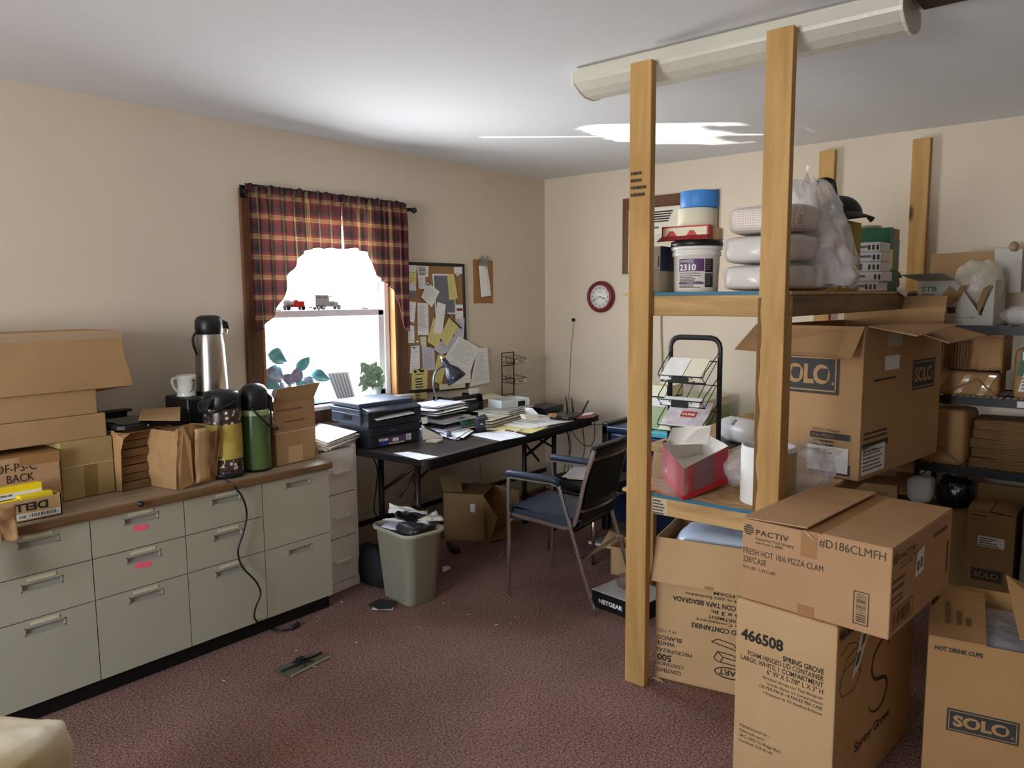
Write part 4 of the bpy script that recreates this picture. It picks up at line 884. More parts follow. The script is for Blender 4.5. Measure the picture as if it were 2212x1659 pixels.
t = thing('self_inking_stamp', 'dark purple self-inking stamp standing at the front of the papers', 'stamp', at(1038, 934, 'z', TZ), R(-15))
f = B(mat('stamp_purple', '35303f', .35)); f.box((-.028, -.018, .018), (.028, .018, .088)); f.build('handle', t, bevel=.005); B(BLACK).box((-.03, -.02, 0), (.03, .02, .03)).build('base', t, bevel=.003)
f = B(WLAB); f.rect((-.012, -.0186, .05), X, Z, 0, 0, .02, .006); f.build('label', t)
for q0, q1, m_, lab in (((1092, 929), (1120, 934), mat('pen_maroon', '6e2430', .4), 'dark red pen lying on the pale yellow sheet'), ((1112, 934), (1130, 925), WHITE, 'white pen lying near the front table edge')):
    a, c = at(*q0, 'z', TZ+.008), at(*q1, 'z', TZ+.008); f = B(m_); f.tube([a, a.lerp(c, .9), c], [.0045, .0045, .001], 8); tag(f.build('pen'), lab, 'pen')
# router
t = thing('router', 'flat black wireless router with three antennas at the right end of the table', 'router', (-.745, -.735, TZ), R(14))
f = B(BLACK); f.prism([(-.12, -.07), (-.05, -.09), (.09, -.08), (.13, -.02), (.12, .06), (.02, .085), (-.10, .07)], .004, .032); f.build('body', t, bevel=.008)
f = B(mat('silver_print', '9aa0a8', .4)); f.rect((-.06, -.01, .0326), X, Y, 0, 0, .05, .008); f.build('badge', t)
RI = t.matrix_basis.inverted()
for (x0, y0), (x1, y1), yy in (((1227, 893), (1222, 857), -.69), ((1239, 893), (1234, 860), -.70), ((1255, 897), (1271, 866), -.74)):
    f = B(BLACK); a, c = RI @ at(x0, y0, 'y', yy), RI @ at(x1, y1, 'y', yy); f.tube([a+V((0, 0, -.01)), a.lerp(c, .3), c], [.008, .0075, .0065], 10, flat=.7); f.build('antenna', t)
f = B(mat('red_folder', 'a4574f', .6)); f.sheet([at(1245, 905, 'z', TZ+.01), at(1283, 902, 'z', TZ+.004), at(1284, 893, 'z', TZ+.012), at(1256, 895, 'z', TZ+.018)], .004); f.use(WHITE).sheet([at(1256, 899, 'z', TZ+.018), at(1279, 896, 'z', TZ+.014), at(1284, 891, 'z', TZ+.018), at(1262, 893, 'z', TZ+.024)], .004)
tag(f.build('folder'), 'red folder with white papers at the far right table corner', 'folder')
f = B(BLACK); p = at(1180, 890, 'z', TZ); f.box((p.x-.11, p.y-.06, TZ), (p.x+.13, p.y+.10, TZ+.045), R(5)); tag(f.build('modem', bevel=.004), 'flat black box lying behind the router papers near the corner', 'box')
f = B(mat('kraft_env', 'a3764e', .7)); f.sheet([at(1180, 899, 'z', .775), at(1200, 902, 'z', .775), at(1203, 893, 'z', .79), at(1187, 893, 'z', .79)], .002); tag(f.build('envelope'), 'small brown envelope corner beside the router', 'envelope')
# lamp
t = thing('desk_lamp', 'black gooseneck desk lamp with bell shade in front of the cork board', 'lamp', (-1.42, -.15, TZ))
LI = -V(t.location)
f = B(BLACK); f.lathe([(.075, 0), (.075, .012), (.05, .022), (.012, .028), (.012, .05)], 28); f.build('base', t)
nk = [at(x, y, 'y', -.30)+LI for x, y in ((942, 862), (937, 840), (937, 818), (942, 803), (950, 795), (957, 792))]
f = B(mat('neck_grey', '6f7278', .3, .7)); f.tube(spline([(0, 0, .04), (-.02, 0, .09)]+[tuple(p) for p in nk]), .006, 10); f.build('gooseneck', t)
ax = (V((.642, -.766, 0))*.56-Z*.83).normalized(); o_ = at(961, 783, 'y', -.30)+LI
rot = ax.to_track_quat('Z', 'Y').to_matrix().to_4x4()
f = B(mat('lamp_black', '20222a', .22)); f.X = Matrix.Translation(o_) @ rot; f.lathe([(.012, -.028), (.018, -.024), (.021, .0), (.022, .03), (.034, .045), (.050, .07), (.062, .105), (.066, .135), (.0645, .135), (.058, .10), (.045, .07), (.02, .045)], 40); f.build('shade', t)
f = B(WHITE); f.X = Matrix.Translation(o_) @ rot; f.lathe([(.003, -.045), (.006, -.042), (.006, -.028)], 12); f.build('switch', t)
# trays and organisers behind the printer
t = thing('letter_tray', 'black letter tray stack heaped with papers behind the printer', 'tray', (-1.62, -.48, TZ), R(4))
f = B(BLACK)
for z in (0, .055, .11):
    f.box((0, 0, z), (.33, .25, z+.004)).box((0, 0, z), (.33, .004, z+.016)).box((0, 0, z), (.004, .25, z+.03)).box((.326, 0, z), (.33, .25, z+.03)).box((0, .246, z), (.33, .25, z+.03))
for x in (0, .322):
    for y in (.06, .2): f.box((x, y, 0), (x+.008, y+.008, .14))
f.build('frame', t)
r = random.Random(2)
def loose(name, label, base, rz, w, d, n_, mats, dz=.003, j=.02, seed=1):
    t = thing(name, label, 'papers', base, rz); r = random.Random(seed); b = {}
    for i in range(n_):
        m_ = mats[i % len(mats)]; f = b.setdefault(m_, B(m_)); a = r.uniform(-.1, .1); ox, oy = r.uniform(-j, j), r.uniform(-j, j); cr = r.uniform(0, .012)
        q = Matrix.Rotation(a, 3, 'Z'); f.slab([q @ V(p)+V((ox, oy, i*dz)) for p in ((0, 0, 0), (w, 0, cr), (w, d, 0), (0, d, 0))], (0, 0, .0014))
    for m_, f in b.items(): f.build('sheets', t)
    return t
loose('paper_stack', 'heap of white papers on the top level of the letter tray', (-1.67, -.49, TZ+.115), R(4), .26, .21, 12, (WHITE, WHITE, LAV), .0045, .035, 4)
loose('paper_stack', 'lavender sheets in the middle level of the letter tray', (-1.66, -.52, TZ+.06), R(2), .27, .22, 6, (LAV, WHITE), .004, .02, 6)
loose('paper_stack', 'white sheets in the lowest level of the letter tray', (-1.67, -.53, TZ+.005), R(2), .27, .2, 6, (WHITE, LAV), .004, .02, 9)
f = B(mat('green_folder', '1f5c48', .5)); f.grid(lambda u, v: V((-1.53+.24*u, -.55+.08*v+.02*math.sin(3*u), TZ+.03+.04*math.sin(3.1*v)+.012*math.sin(7*u))), 12, 8); tag(f.build('green_pouch', solid=.004), 'dark green pouch pushed into the front of the letter tray', 'pouch')
t = thing('desk_organiser', 'black mesh desk organiser with a dark drawer box below the cork board', 'organiser', (-1.29, -.235, TZ), R(4))
f = B(BLACK); f.box((0, 0, 0), (.32, .18, .10)); f.build('drawer_box', t, bevel=.004)
f = B(mat('mesh_black', '2a2624', .6)); f.box((.0, .02, .10), (.30, .024, .15)); f.build('mesh_front', t)
f = B(BLACK); f.tube([(0, .0, .105), (0, 0, .155), (.28, 0, .155), (.31, 0, .105)], .006, 8); f.box((0, .0, .10), (.01, .17, .155)).box((.30, .0, .10), (.31, .17, .15)); f.build('rim', t)
f = B(mat('yellow_tag', 'c9c26a', .6)); f.rect((.06, -.0042, .045), X, Z, 0, 0, .035, .01); f.build('tag', t)
f = B(WHITE); f.hexa([V((-1.03, -.16, TZ+.10))+V(p) for p in ((0, 0, 0), (.07, -.01, 0), (.07, .01, 0), (0, .02, 0), (.005, .01, .085), (.075, 0, .085), (.075, .02, .085), (.005, .03, .085))]); tag(f.build('card_pack'), 'white note card block standing behind the desk organiser', 'cards')
f = B(mat('tan_board', 'b59672', .7)); f.box((-1.05, -.17, TZ), (-.68, .0, TZ+.10)); tag(f.build('organiser_box', bevel=.003), 'flat tan topped box behind the clear plastic tray', 'box')
f = B(CREAM); f.sheet([V((-1.06, -.18, TZ+.104)), V((-.74, -.20, TZ+.104)), V((-.68, -.03, TZ+.108)), V((-1.0, -.02, TZ+.106))], .003); tag(f.build('paper'), 'cream folder lying on the flat tan box below the wire rack', 'paper')
f = B(WLAB); f.tube([V((-1.55, -.36, .895)), V((-1.25, -.40, .900))], .004, 6); tag(f.build('white_ruler'), 'long white stick lying on top of the letter tray papers', 'ruler')
t = thing('plastic_tray', 'clear plastic tray with a dark label in front of the wire rack', 'tray', (-1.00, -.40, TZ+.06), R(-12))
PLA = film('clear_plastic', 'e6ebec', .5, .2, 0)
f = B(PLA); w_, d_, h_ = .24, .15, .06; f.box((0, 0, 0), (w_, d_, .003)).box((0, 0, 0), (w_, .003, h_)).box((0, d_-.003, 0), (w_, d_, h_)).box((0, 0, 0), (.003, d_, h_)).box((w_-.003, 0, 0), (w_, d_, h_)); f.build('body', t)
f = B(BLACK); f.box((.14, -.002, .012), (.20, -.0003, .045)); f.build('label', t)
# wire rack with hand lettered signs
t = thing('wire_rack', 'brown wire three-tier rack with credit and paid signs on the table', 'rack', (-.562, -.03, TZ))
WIRE = mat('wire_bronze', '3a2a22', .4, .5)
f = B(WIRE)
for x in (0, .135): f.tube([(x, 0, 0), (x, 0, .395)], .0045, 6)
for z in (.395, .30, .20, .085): f.tube([(0, 0, z), (.135, 0, z)], .0035, 6)
f.build('frame', t)
for z, word in ((.325, 'CREDIT'), (.125+.055, 'PAID'), (.02, None)):
    f = B(WIRE)
    for x in (0, .05, .1, .135): f.tube([(x, 0, z+.045), (x, -.004, z), (x, -.115, z-.004), (x, -.125, z+.03)], .0024, 5)
    f.tube([(0, -.118, z-.004), (.135, -.118, z-.004)], .003, 6).tube([(-.002, -.125, z+.03), (.137, -.125, z+.03)], .003, 6).tube([(0, 0, z+.05), (0, -.125, z+.03)], .0024, 5).tube([(.135, 0, z+.05), (.135, -.125, z+.03)], .0024, 5)
    ba = f.build('basket', t)
    if word:
        f = B(CREAM); f.box((.005, -.130, z-.002), (.13, -.1275, z+.028)); f.use(WIRE); f.text(word, (.02, -.1308, z+.003), X, Z, .02, .095 if len(word) > 4 else .075, .02); f.build('sign', ba)
    else:
        f = B(LAV); f.sheet([(.01, -.12, z+.02), (.12, -.12, z+.012), (.12, -.02, z+.03), (.01, -.02, z+.03)], .01); f.build('papers', ba)
# cables behind and under the table
def cord(label, pts, r=.0028, m=BLACK, n=6): tag((f := B(m)).tube(spline(pts, n), r, 6).build('cable'), label, 'cable', 'cables hanging off the table'); return f
A = lambda x, y, yy: at(x, y, 'y', yy)
cord('black cable looping down from the right table end beside the corner', [A(1283, 905, -.62), A(1285, 935, -.6), A(1279, 960, -.58), A(1262, 962, -.55), A(1245, 945, -.5), A(1233, 925, -.5)])
cord('thin black cable hanging straight from the red folder to the floor', [A(1258, 915, -.6), A(1261, 945, -.58), A(1262, 975, -.55), A(1258, 1000, -.5), A(1256, 1060, -.45)])
for i, (x0, x1, x2) in enumerate(((1225, 1228, 1215), (1232, 1229, 1240), (1220, 1231, 1226))):
    cord('black cable of the bundle hanging below the router', [A(x0, 925, -.55), A(x1, 950, -.5), A(x1+1, 975, -.45), A((x1+x2)/2, 1000, -.4), A(x2, 1040, -.3)])
cord('black cable running level from the table corner to the dark cart', [A(1250, 916, -.6), A(1270, 917, -.66), at(1296, 918, 'x', -.3), at(1318, 917, 'x', -.45)])
cord('black cable hanging left of the table legs by the drawer unit', [A(805, 985, -.42), A(815, 1015, -.40), A(812, 1060, -.40), A(808, 1100, -.42), A(818, 1125, -.40)], .0035)
cord('black cable hanging close to the inner left table leg', [A(893, 1030, -.3), A(897, 1060, -.3), A(893, 1085, -.28), A(886, 1105, -.3)], .003)
cord('thin grey cable running down the wall under the table middle', [A(1033, 985, -.015), A(1037, 1010, -.015), A(1041, 1040, -.015), A(1042, 1055, -.06)], .002, mat('grey_cable', '6b675f', .6))

# ================= under the table =================
t = thing('cardboard_box', 'open dark brown carton lying on its side under the table', 'box', (-1.435, -.275, 0), R(-63))
w_, d_, h_ = .27, .26, .31
f = B(CARD3); f.box((0, 0, 0), (w_, d_, .005)).box((0, 0, 0), (w_, .005, h_)).box((0, d_-.005, 0), (w_, d_, h_)).box((0, 0, 0), (.005, d_, h_)).box((0, 0, h_-.005), (w_, d_, h_)); f.build('body', t)
f = B(CARD3); f.sheet([(w_, .0, .0), (w_, d_, .0), (w_+.12, d_, .07), (w_+.12, .02, .03)], .004).sheet([(w_, d_, .02), (w_, d_, h_), (w_+.16, d_+.05, h_-.05), (w_+.16, d_+.05, .06)], .004).sheet([(w_, 0, .03), (w_, 0, h_-.02), (w_+.11, -.10, h_*.62), (w_+.06, -.10, .05)], .004); f.build('flaps', t)
B(CARD3).sheet([(0, .01, h_), (.12, .04, h_), (.06, .16, h_+.085), (-.07, .13, h_+.07)], .004).build('raised_flap', t)
f = B(WLAB); f.rect((.18, -.0012, .19), X, Z, 0, 0, .032, .055); f.build('label', t)
# waste bin
t = thing('waste_bin', 'grey green plastic waste bin overfilled with papers in front of the table', 'bin', (-2.205, -.800, 0), R(-7))
BINM = mat('sage_plastic', 'a19e88', .45, bump=.04, bs=200)
def rr(sx_, sy_, r, z, n=8): return [(x, y, z) for x, y in rrect(-sx_/2, -sy_/2, sx_/2, sy_/2, r, n)]
L_ = [(.175, .235, .035, .0), (.185, .245, .045, .004), (.232, .315, .055, .355), (.258, .345, .062, .362), (.262, .349, .064, .372), (.258, .345, .062, .381), (.240, .325, .056, .381), (.228, .312, .052, .36), (.18, .24, .04, .02)]
f = B(BINM); rings = [rr(*q) for q in L_]; k = len(rings[0]); f.add(sum(rings, []), [(j*k+i, j*k+(i+1) % k, (j+1)*k+(i+1) % k, (j+1)*k+i) for j in range(len(rings)-1) for i in range(k)], True)
f.add(rings[0], [tuple(range(k-1, -1, -1))]); f.add(rings[-1], [tuple(range(k))]); f.build('bin', t)
r = random.Random(21)
def scrap(label, base, sx_, sy_, rz, tilt, m_, amp=.02, sd=1, name='waste_paper'):
    b = B(m_); M_ = Matrix.Translation(V(base)) @ Matrix.Rotation(rz, 4, 'Z') @ Matrix.Rotation(tilt, 4, 'X'); b.X = M_
    b.grid(lambda u, v: V(((u-.5)*sx_, (v-.5)*sy_, amp*noise(u*2.2+sd, v*2.2)+amp*.8*math.sin(2.4*u+sd)*v)), 10, 10)
    return tag(b.build(name, solid=.0012), label, 'paper', 'waste papers in the bin')
BX, BY = -2.205, -.80
scrap('black sheet lying on top of the papers in the waste bin', (BX+.01, BY, .425), .15, .11, R(20), R(8), BLACK, .02, 1)
scrap('curled white till roll strip at the back of the waste bin', (BX+.055, BY+.06, .435), .20, .05, R(-50), R(20), WHITE, .035, 2)
scrap('long folded white envelope across the waste bin', (BX-.03, BY-.02, .415), .24, .05, R(-62), R(-15), WHITE, .02, 3)
scrap('white sheet sticking up at the right of the waste bin', (BX+.075, BY-.04, .41), .17, .12, R(-25), R(10), WHITE, .02, 4)
scrap('cream slip in the middle of the waste bin', (BX+.035, BY-.05, .412), .13, .035, R(-30), R(5), CREAM, .01, 5)
scrap('pale sheet under the black ones in the waste bin', (BX, BY-.01, .388), .2, .22, R(10), 0, LAV, .015, 6)
scrap('second dark sheet near the front of the waste bin', (BX+.04, BY-.10, .398), .12, .09, R(35), R(-6), BLACK, .012, 7)
f = B(mat('dark_bag', '2c2a2c', .4, bump=.4, bs=20)); lump(f, (BX-.045, BY-.06, .38), (.11, .15, .08), 2.6, .12, 6, 2, 24, 14); tag(f.build('crumpled_bag'), 'crumpled dark bag in the left of the waste bin', 'bag')

# ---------- on the carpet ----------
f = B(mat('vent_metal', '6f6f62', .4, .5)); q = [at(x, y, 'z', .004) for x, y in ((592, 1447), (628, 1463), (713, 1419), (680, 1409))]
t = thing('floor_register', 'overturned metal floor vent plate with black damper bars on the carpet', 'vent', sum(q, V())/4); ti = -V(t.location)
q = [p+ti for p in q]; B(mat('vent_metal', '6f6f62', .4, .5)).slab(q, (0, 0, .004)).build('plate', t, bevel=.001)
f = B(mat('pale_edge', 'b9b4a6', .4)); f.slab([q[1], q[2], q[2]+V((.003, -.003, 0)), q[1]+V((.003, -.003, 0))], (0, 0, .007)); f.build('lip', t)
f = B(BLACK); c = sum(q, V())/4; a_, b_ = q[0].lerp(q[1], .45), q[3].lerp(q[2], .45); f.tube([a_+Z*.008, b_+Z*.008], .004, 6)
for an in (-50, 12, 62): d = Matrix.Rotation(R(an), 3, 'Z') @ (b_-a_).normalized(); f.tube([c-d*.045+Z*.010, c+d*.045+Z*.010], .0035, 6)
f.box((c.x-.016, c.y-.003, c.z), (c.x+.016, c.y+.03, c.z+.022)); f.build('damper_bars', t)
t = thing('carbon_copy', 'folded black carbon sheet with white edge lying by the waste bin', 'paper', (0, 0, 0))
f = B(mat('carbon', '2a2c2c', .7)); f.sheet([at(795, 1306, 'z', .012), at(820, 1293, 'z', .010), at(854, 1299, 'z', .016), at(846, 1314, 'z', .016), at(818, 1316, 'z', .014)], .002); f.build('sheet', t)
f = B(WHITE); f.sheet([at(803, 1317, 'z', .006), at(848, 1318, 'z', .006), at(851, 1312, 'z', .008), at(806, 1312, 'z', .008)], .0015); f.build('white_edge', t)
f = B(BLACK); f.prism([(p.x, p.y) for p in (at(x, y, 'z', 0) for x, y in ((963, 1178), (972, 1194), (985, 1200), (995, 1195), (978, 1183)))], .001, .035); tag(f.build('black_pouch', bevel=.012, seg=3), 'flat black pouch on the carpet right of the waste bin', 'pouch')
f = B(WHITE); f.sheet([at(955, 1224, 'z', .004), at(969, 1222, 'z', .004), at(974, 1228, 'z', .004), at(956, 1236, 'z', .004)], .0015); tag(f.build('paper_scrap'), 'small white paper scrap half hidden behind the waste bin', 'paper')
for (a, b_, lab) in (((1075, 1207), (1086, 1195), 'grey stick lying on the carpet left of the chair leg'), ((1079, 1207), (1090, 1195), 'pale stick lying beside the grey one on the carpet'), ((1160, 1329), (1165, 1312), 'thin tan stick on the open carpet before the chair')):
    f = B(mat('stick_tan', 'a88f7c', .6)); f.tube([at(*a, 'z', .004), at(*b_, 'z', .004)], .0025, 6); tag(f.build('stick'), lab, 'stick', 'sticks on the carpet')
f = B(WHITE); r = random.Random(4)
for x, y in [(1095, 1284), (1112, 1333), (958, 1303), (1012, 1328), (992, 1257), (967, 1265), (685, 1332), (738, 1300), (680, 1440), (1308, 1226), (770, 1388), (640, 1405), (1120, 1332), (483, 1470), (1480, 1470), (905, 1355), (1072, 1350), (1300, 1215)]:
    p = at(x, y, 'z', .003); a = r.uniform(0, 3); d = V((math.cos(a), math.sin(a), 0)); k = r.uniform(.003, .009); s_ = V((-d.y, d.x, .3))*k*.5; f.slab([p-d*k-s_, p+d*k-s_*.4, p+d*k*.7+s_, p-d*k*.6+s_], (0, 0, .0015))
tag(f.build('litter'), 'tiny white paper scraps and crumbs scattered over the carpet', 'litter', kind='stuff')
f = B(mat('black_cloth', '141518', .8)); lump(f, (-2.20, -.50, .10), (.12, .30, .22), 2.8, .15, 4, 6, 28, 16, floor=.001)
tag(f.build('black_bag'), 'black bag on the floor between the drawer unit and the waste bin', 'bag')

# ================= chairs =================
CHR = mat('dull_chrome', 'd0cdc8', .22, 1.); VIN = mat('navy_vinyl', '26303f', .42, bump=.08, bs=150); VINB = mat('black_vinyl', '141519', .5)
def stack_chair(label, loc_, rz):
    t = thing('stacking_armchair', label, 'chair', loc_, rz, 'chrome framed armchairs'); W2 = .225; q = .0115
    for s in (-1, 1):
        x = s*W2; f = B(CHR); f.tube([(x, .25, 0), (x, .245, .625)], q, 4, smooth=False); f.build('leg', t, bevel=.002)
        f = B(CHR); f.tube([(x, -.05, .615), (x, -.25, 0)], q, 4, smooth=False); f.build('leg', t, bevel=.002)
        f = B(CHR); f.tube([(x, .245, .628), (x, .0, .628), (x, -.055, .615)], .010, 4, smooth=False); f.build('arm_rail', t)
        f = B(VIN); f.tube([(x, .25, .643), (x, .24, .648), (x, -.02, .644), (x, -.055, .630)], .019, 10, flat=1.1); f.build('armrest', t)
        f = B(CHR); f.tube(spline([(x*.9, .245, .43), (x*.9, .06, .415), (x*.9, -.06, .405), (x*.9, -.115, .42), (x*.9, -.14, .47), (x*.9, -.18, .64), (x*.9, -.23, .81)]), .0125, 4, smooth=False); f.build('side_rail', t)
    f = B(VIN); f.grid(lambda u, v: V(((u-.5)*.375, .25-.37*v, .455+.02*math.sin(math.pi*u)*math.sin(math.pi*v)+.012*math.cos(v*2.5)-.02*v)), 14, 14); f.grid(lambda u, v: V(((u-.5)*.375, .25-.37*v, .415+.012*math.cos(v*2.5)-.02*v)), 6, 6)
    k = .375/2; f.slab([(-k, .25, .428), (k, .25, .428), (k, .25, .46), (-k, .25, .46)], (0, -.012, 0)); f.box((-k, -.10, .40), (-k+.01, .25, .455)).box((k-.01, -.10, .40), (k, .25, .455)); f.build('seat', t)
    f = B(VINB); f.grid(lambda u, v: V(((u-.5)*.385, -.147-.088*v-.022*math.sin(math.pi*u), .44+.37*v)), 14, 12); f.grid(lambda u, v: V(((u-.5)*.385, -.120-.088*v-.012*math.sin(math.pi*u), .44+.37*v)), 14, 12)
    f.slab([(-k, -.208, .81), (k, -.208, .81), (k, -.235, .812), (0, -.257, .813), (-k, -.235, .812)], (0, 0, .012)); f.build('backrest', t)
    for z, yb in ((.50, -.161), (.765, -.224)): B(CHR).tube([((i/10-.5)*.40, yb-.026*math.sin(math.pi*i/10)-.004, z) for i in range(11)], .0095, 4, smooth=False).build('back_bar', t)
    f = B(VINB); f.grid(lambda u, v: V(((u-.5)*.37, -.03-.125*math.sin(v*1.5), .40-.02*math.sin(v*3)+.06*v*v)), 10, 8); f.build('underside', t, solid=.008)
    B(CHR).tube([(-W2, -.165, .26), (W2, -.165, .26)], .009, 4, smooth=False).build('stretcher', t); B(CHR).tube([(-W2, .248, .40), (W2, .248, .40)], .009, 4, smooth=False).build('stretcher', t)
    return t
c0 = stack_chair('chrome framed armchair with navy seat, its dark back turned to the room', (-1.612, -1.405, 0), R(7))
t = thing('padded_stool', 'black padded stool with chrome legs beyond the armchair, papers lying on it', 'stool', (-1.0, -1.13, 0), R(-8))
f = B(VINB); lump(f, (0, 0, .43), (.44, .40, .075), 7, 0, 1, 0, 36, 14); f.build('seat', t); f = B(CHR); f.tube([(-.21, -.19, .385), (.21, -.19, .385), (.21, .19, .385), (-.21, .19, .385)], .012, 4, closed=True, smooth=False); f.build('rim', t)
for x in (-.2, .2):
    for y in (-.18, .18): f = B(CHR); f.tube([(x, y, 0), (x, y, .38)], .011, 8); f.build('leg', t)
loose('paper_stack', 'grey papers lying on the black padded stool', (-1.12, -1.24, .470), R(20), .24, .2, 5, (LAV, CREAM), .003, .02, 3)
f = B(mat('orange_card', 'b06a4c', .6)); lump(f, (-1.02, -1.16, .51), (.13, .08, .045), 3, .1, 5, 1, 16, 10); tag(f.build('orange_pouch'), 'small orange pouch on the papers of the padded stool', 'pouch')

# ---------- dark cart and boxes seen through the shelf bay ----------
t = thing('storage_cart', 'dark blue plastic storage cart with teal rim behind the left shelf post', 'cart', (-.62, -1.69, 0))
NAVY = mat('navy_plastic', '1c2c44', .3); TEAL = mat('teal_plastic', '4fa9b8', .35)
f = B(BLACK)
for x in (0, .54):
    for y in (0, .70): f.box((x, y, 0), (x+.05, y+.05, .70))
f.box((0, .70, .64), (.59, .75, .72)).box((0, 0, .52), (.05, .75, .55)); f.build('frame', t, bevel=.008)
f = B(NAVY); f.box((.01, .02, .35), (.58, .70, .66)); f.build('bin', t, bevel=.02, seg=3); B(NAVY).box((.02, .03, .06), (.57, .70, .30)).build('lower_bin', t, bevel=.02, seg=3)
B(TEAL).box((-.002, .0, .66), (.59, .40, .70)).build('rim', t, bevel=.01); B(NAVY).box((-.002, .40, .66), (.59, .72, .70)).build('rim', t, bevel=.01)
PG = mat('pale_green', 'a9b9a0', .5)
t = carton('pale green and white carton standing on the storage cart', (-.56, -1.20, .702), R(-90), .42, .40, .20, PG, cat='box'); f = B(WHITE); f.box((-.001, -.002, .15), (.421, .402, .201)); f.build('white_band', t)
t = thing('tube_box', 'open box of yellow rolls lying on the pale green carton', 'box', (-.54, -1.215, .905), R(-90)); f = B(CREAM); f.box((.0, 0, 0), (.16, .006, .075)).box((0, 0, 0), (.16, .2, .006)).box((0, .19, 0), (.16, .2, .075)).box((.155, 0, 0), (.16, .2, .075)); f.build('box', t)
f = B(mat('yellow_roll', 'd9c35a', .5)); f.lathe([(.02, 0), (.03, 0), (.03, .12), (.02, .12)], 18, (.0, .06, .037), 'x').lathe([(.02, 0), (.03, 0), (.03, .12), (.02, .12)], 18, (.0, .13, .037), 'x'); f.build('rolls', t)
carton('narrow tan carton on the lower deck between the left post and the red trays', (-1.98, -2.085, .781), R(-88), .065, .3, .11, CARD4, seam=False)

# ================= timber shelf =================
PINE = wood('pine_upright', 'c29a5e', 'a57e45', (5, 5, .55), 3.2); PINEY = wood('pine_cross', 'c6a26c', 'a07c4c', (5, .6, 5), 3.2); PINEX = wood('pine_long', '8d6b42', '5d4426', (.6, 5, 5), 3.2)
OSB = mat('osb', 'a98351', .8, col2='d1b184', vs=38, bump=.3, bs=60, stretch=(1, .5, 1)); BLUE = mat('blue_edge_paint', '2e6b86', .5)
t = thing('timber_shelf', 'tall timber shelf of pine studs with two board decks running to the wall', 'shelf', (-2.251, -2.718, 0))
def stud(x0, y0, x1, y1, z0, z1, m=PINE, nm='post'): return B(m).box((x0, y0, z0), (x1, y1, z1)).build(nm, t, bevel=.003)
pr = stud(0, 0, .038, .089, 0, 2.39); pl = stud(0, .509, .038, .598, 0, 2.388)
stud(2.211, .045, 2.249, .134, 0, 2.385); stud(2.211, .546, 2.249, .635, 0, 2.385)
stud(.0385, .535, .0765, .598, 0, .700, nm='jack_stud'); stud(.0385, .535, .0765, .598, .781, 1.464, nm='jack_stud'); stud(.0385, 0, .0765, .05, 0, .70, nm='jack_stud'); stud(.0385, 0, .0765, .045, .781, 1.464, nm='jack_stud')
for z0, z1 in ((1.465, 1.540), (.700, .768)):
    B(PINEY).box((.0385, .0, z0), (.0765, .598, z1)).build('beam', t, bevel=.003)
    B(PINEX).box((.077, .0, z0), (2.21, .038, z1)).build('beam', t, bevel=.003); B(PINEX).box((.077, .56, z0), (2.21, .598, z1)).build('beam', t, bevel=.003)
    f = B(OSB); f.box((.0385, -.006, z1), (2.235, .640, z1+.012)); f.use(BLUE); f.box((.0365, .09, z1-.0005), (.0385, .508, z1+.0125)); f.build('deck', t)
f = B(OSB); f.box((.80, .640, .768), (2.20, 1.02, .78)); f.build('deck', t); f = B(PINEX); f.box((.80, .98, .70), (2.20, 1.018, .768)); f.build('beam', t)
stud(.90, .98, .938, 1.018, 0, .70, nm='prop'); stud(2.1, .98, 2.138, 1.018, 0, .70, nm='prop')
f = B(INK); smallprint(f, (-.0008, .59, 1.985), -Y, Z, .07, 4, .026, 3); f.build('grade_stamp', pl)
f = B(mat('stamp_pale', 'c7b79a', .7)); f.rect((.0375, .505, 0), -Y, Z, .0, .702, .065, .764); f.use(INK); smallprint(f, (.0368, .502, .752), -Y, Z, .055, 5, .012, 8); f.build('grade_stamp', t)
f = B(mat('wane_bark', '7a5a34', .9, bump=.8, bs=60)); f.grid(lambda u, v: V((-.0012-.001*noise(v*30), .089-.020*u*(.55+.6*noise(v*9, 2.))+.0005, .75+.78*v)), 4, 40); f.build('wane', pr)

# ---------- upper deck ----------
UZ = 1.5525
def bend(b, r): b.v = [V(((r-p.y)*math.sin(p.x/r), -(r-p.y)*math.cos(p.x/r), p.z)) for p in b.v]; return b
t = thing('adhesive_bucket', 'white adhesive bucket with purple label and black lid on the upper deck', 'bucket', (-2.02, -2.285, UZ), R(-63))
PLW = mat('white_plastic', 'dddcd6', .35)
B(PLW).lathe([(.080, 0), (.083, .004), (.087, .135), (.092, .137), (.093, .150), (.090, .152), (.090, .158), (.097, .160), (.097, .172), (.09, .174)], 48).build('bucket', t)
B(BLACK).lathe([(.095, .172), (.099, .175), (.098, .192), (.09, .195), (0, .195)], 48).build('lid', t)
rr_ = .0868; f = B(mat('label_purple', '43306e', .4)); 
def brect(b, x0, z0, x1, z1, n=8, off=0):
    for i in range(n):
        a, c = x0+(x1-x0)*i/n, x0+(x1-x0)*(i+1)/n; b.add([(a, -off, z0), (c, -off, z0), (c, -off, z1), (a, -off, z1)], [(0, 1, 2, 3)])
brect(f, -.072, .078, .028, .125); brect(f, -.072, .030, .026, .037); f.use(BLACK); brect(f, .032, .018, .066, .070); brect(f, .032, .073, .066, .125)
f.use(WHITE); f.text('2310', (-.068, -.0006, .082), X, Z, .022, .066, .03); f.text('ROBERTS', (-.066, -.0006, .112), X, Z, .009, .05)
f.use(INK); f.text('Resilient Flooring Adhesive', (-.068, -.0006, .068), X, Z, .006, .08); smallprint(f, (-.068, -.0006, .060), X, Z, .085, 3, .006, 2); smallprint(f, (-.068, -.0006, .048), X, Z, .09, 3, .005, 3); smallprint(f, (-.068, -.0006, .026), X, Z, .09, 3, .005, 4)
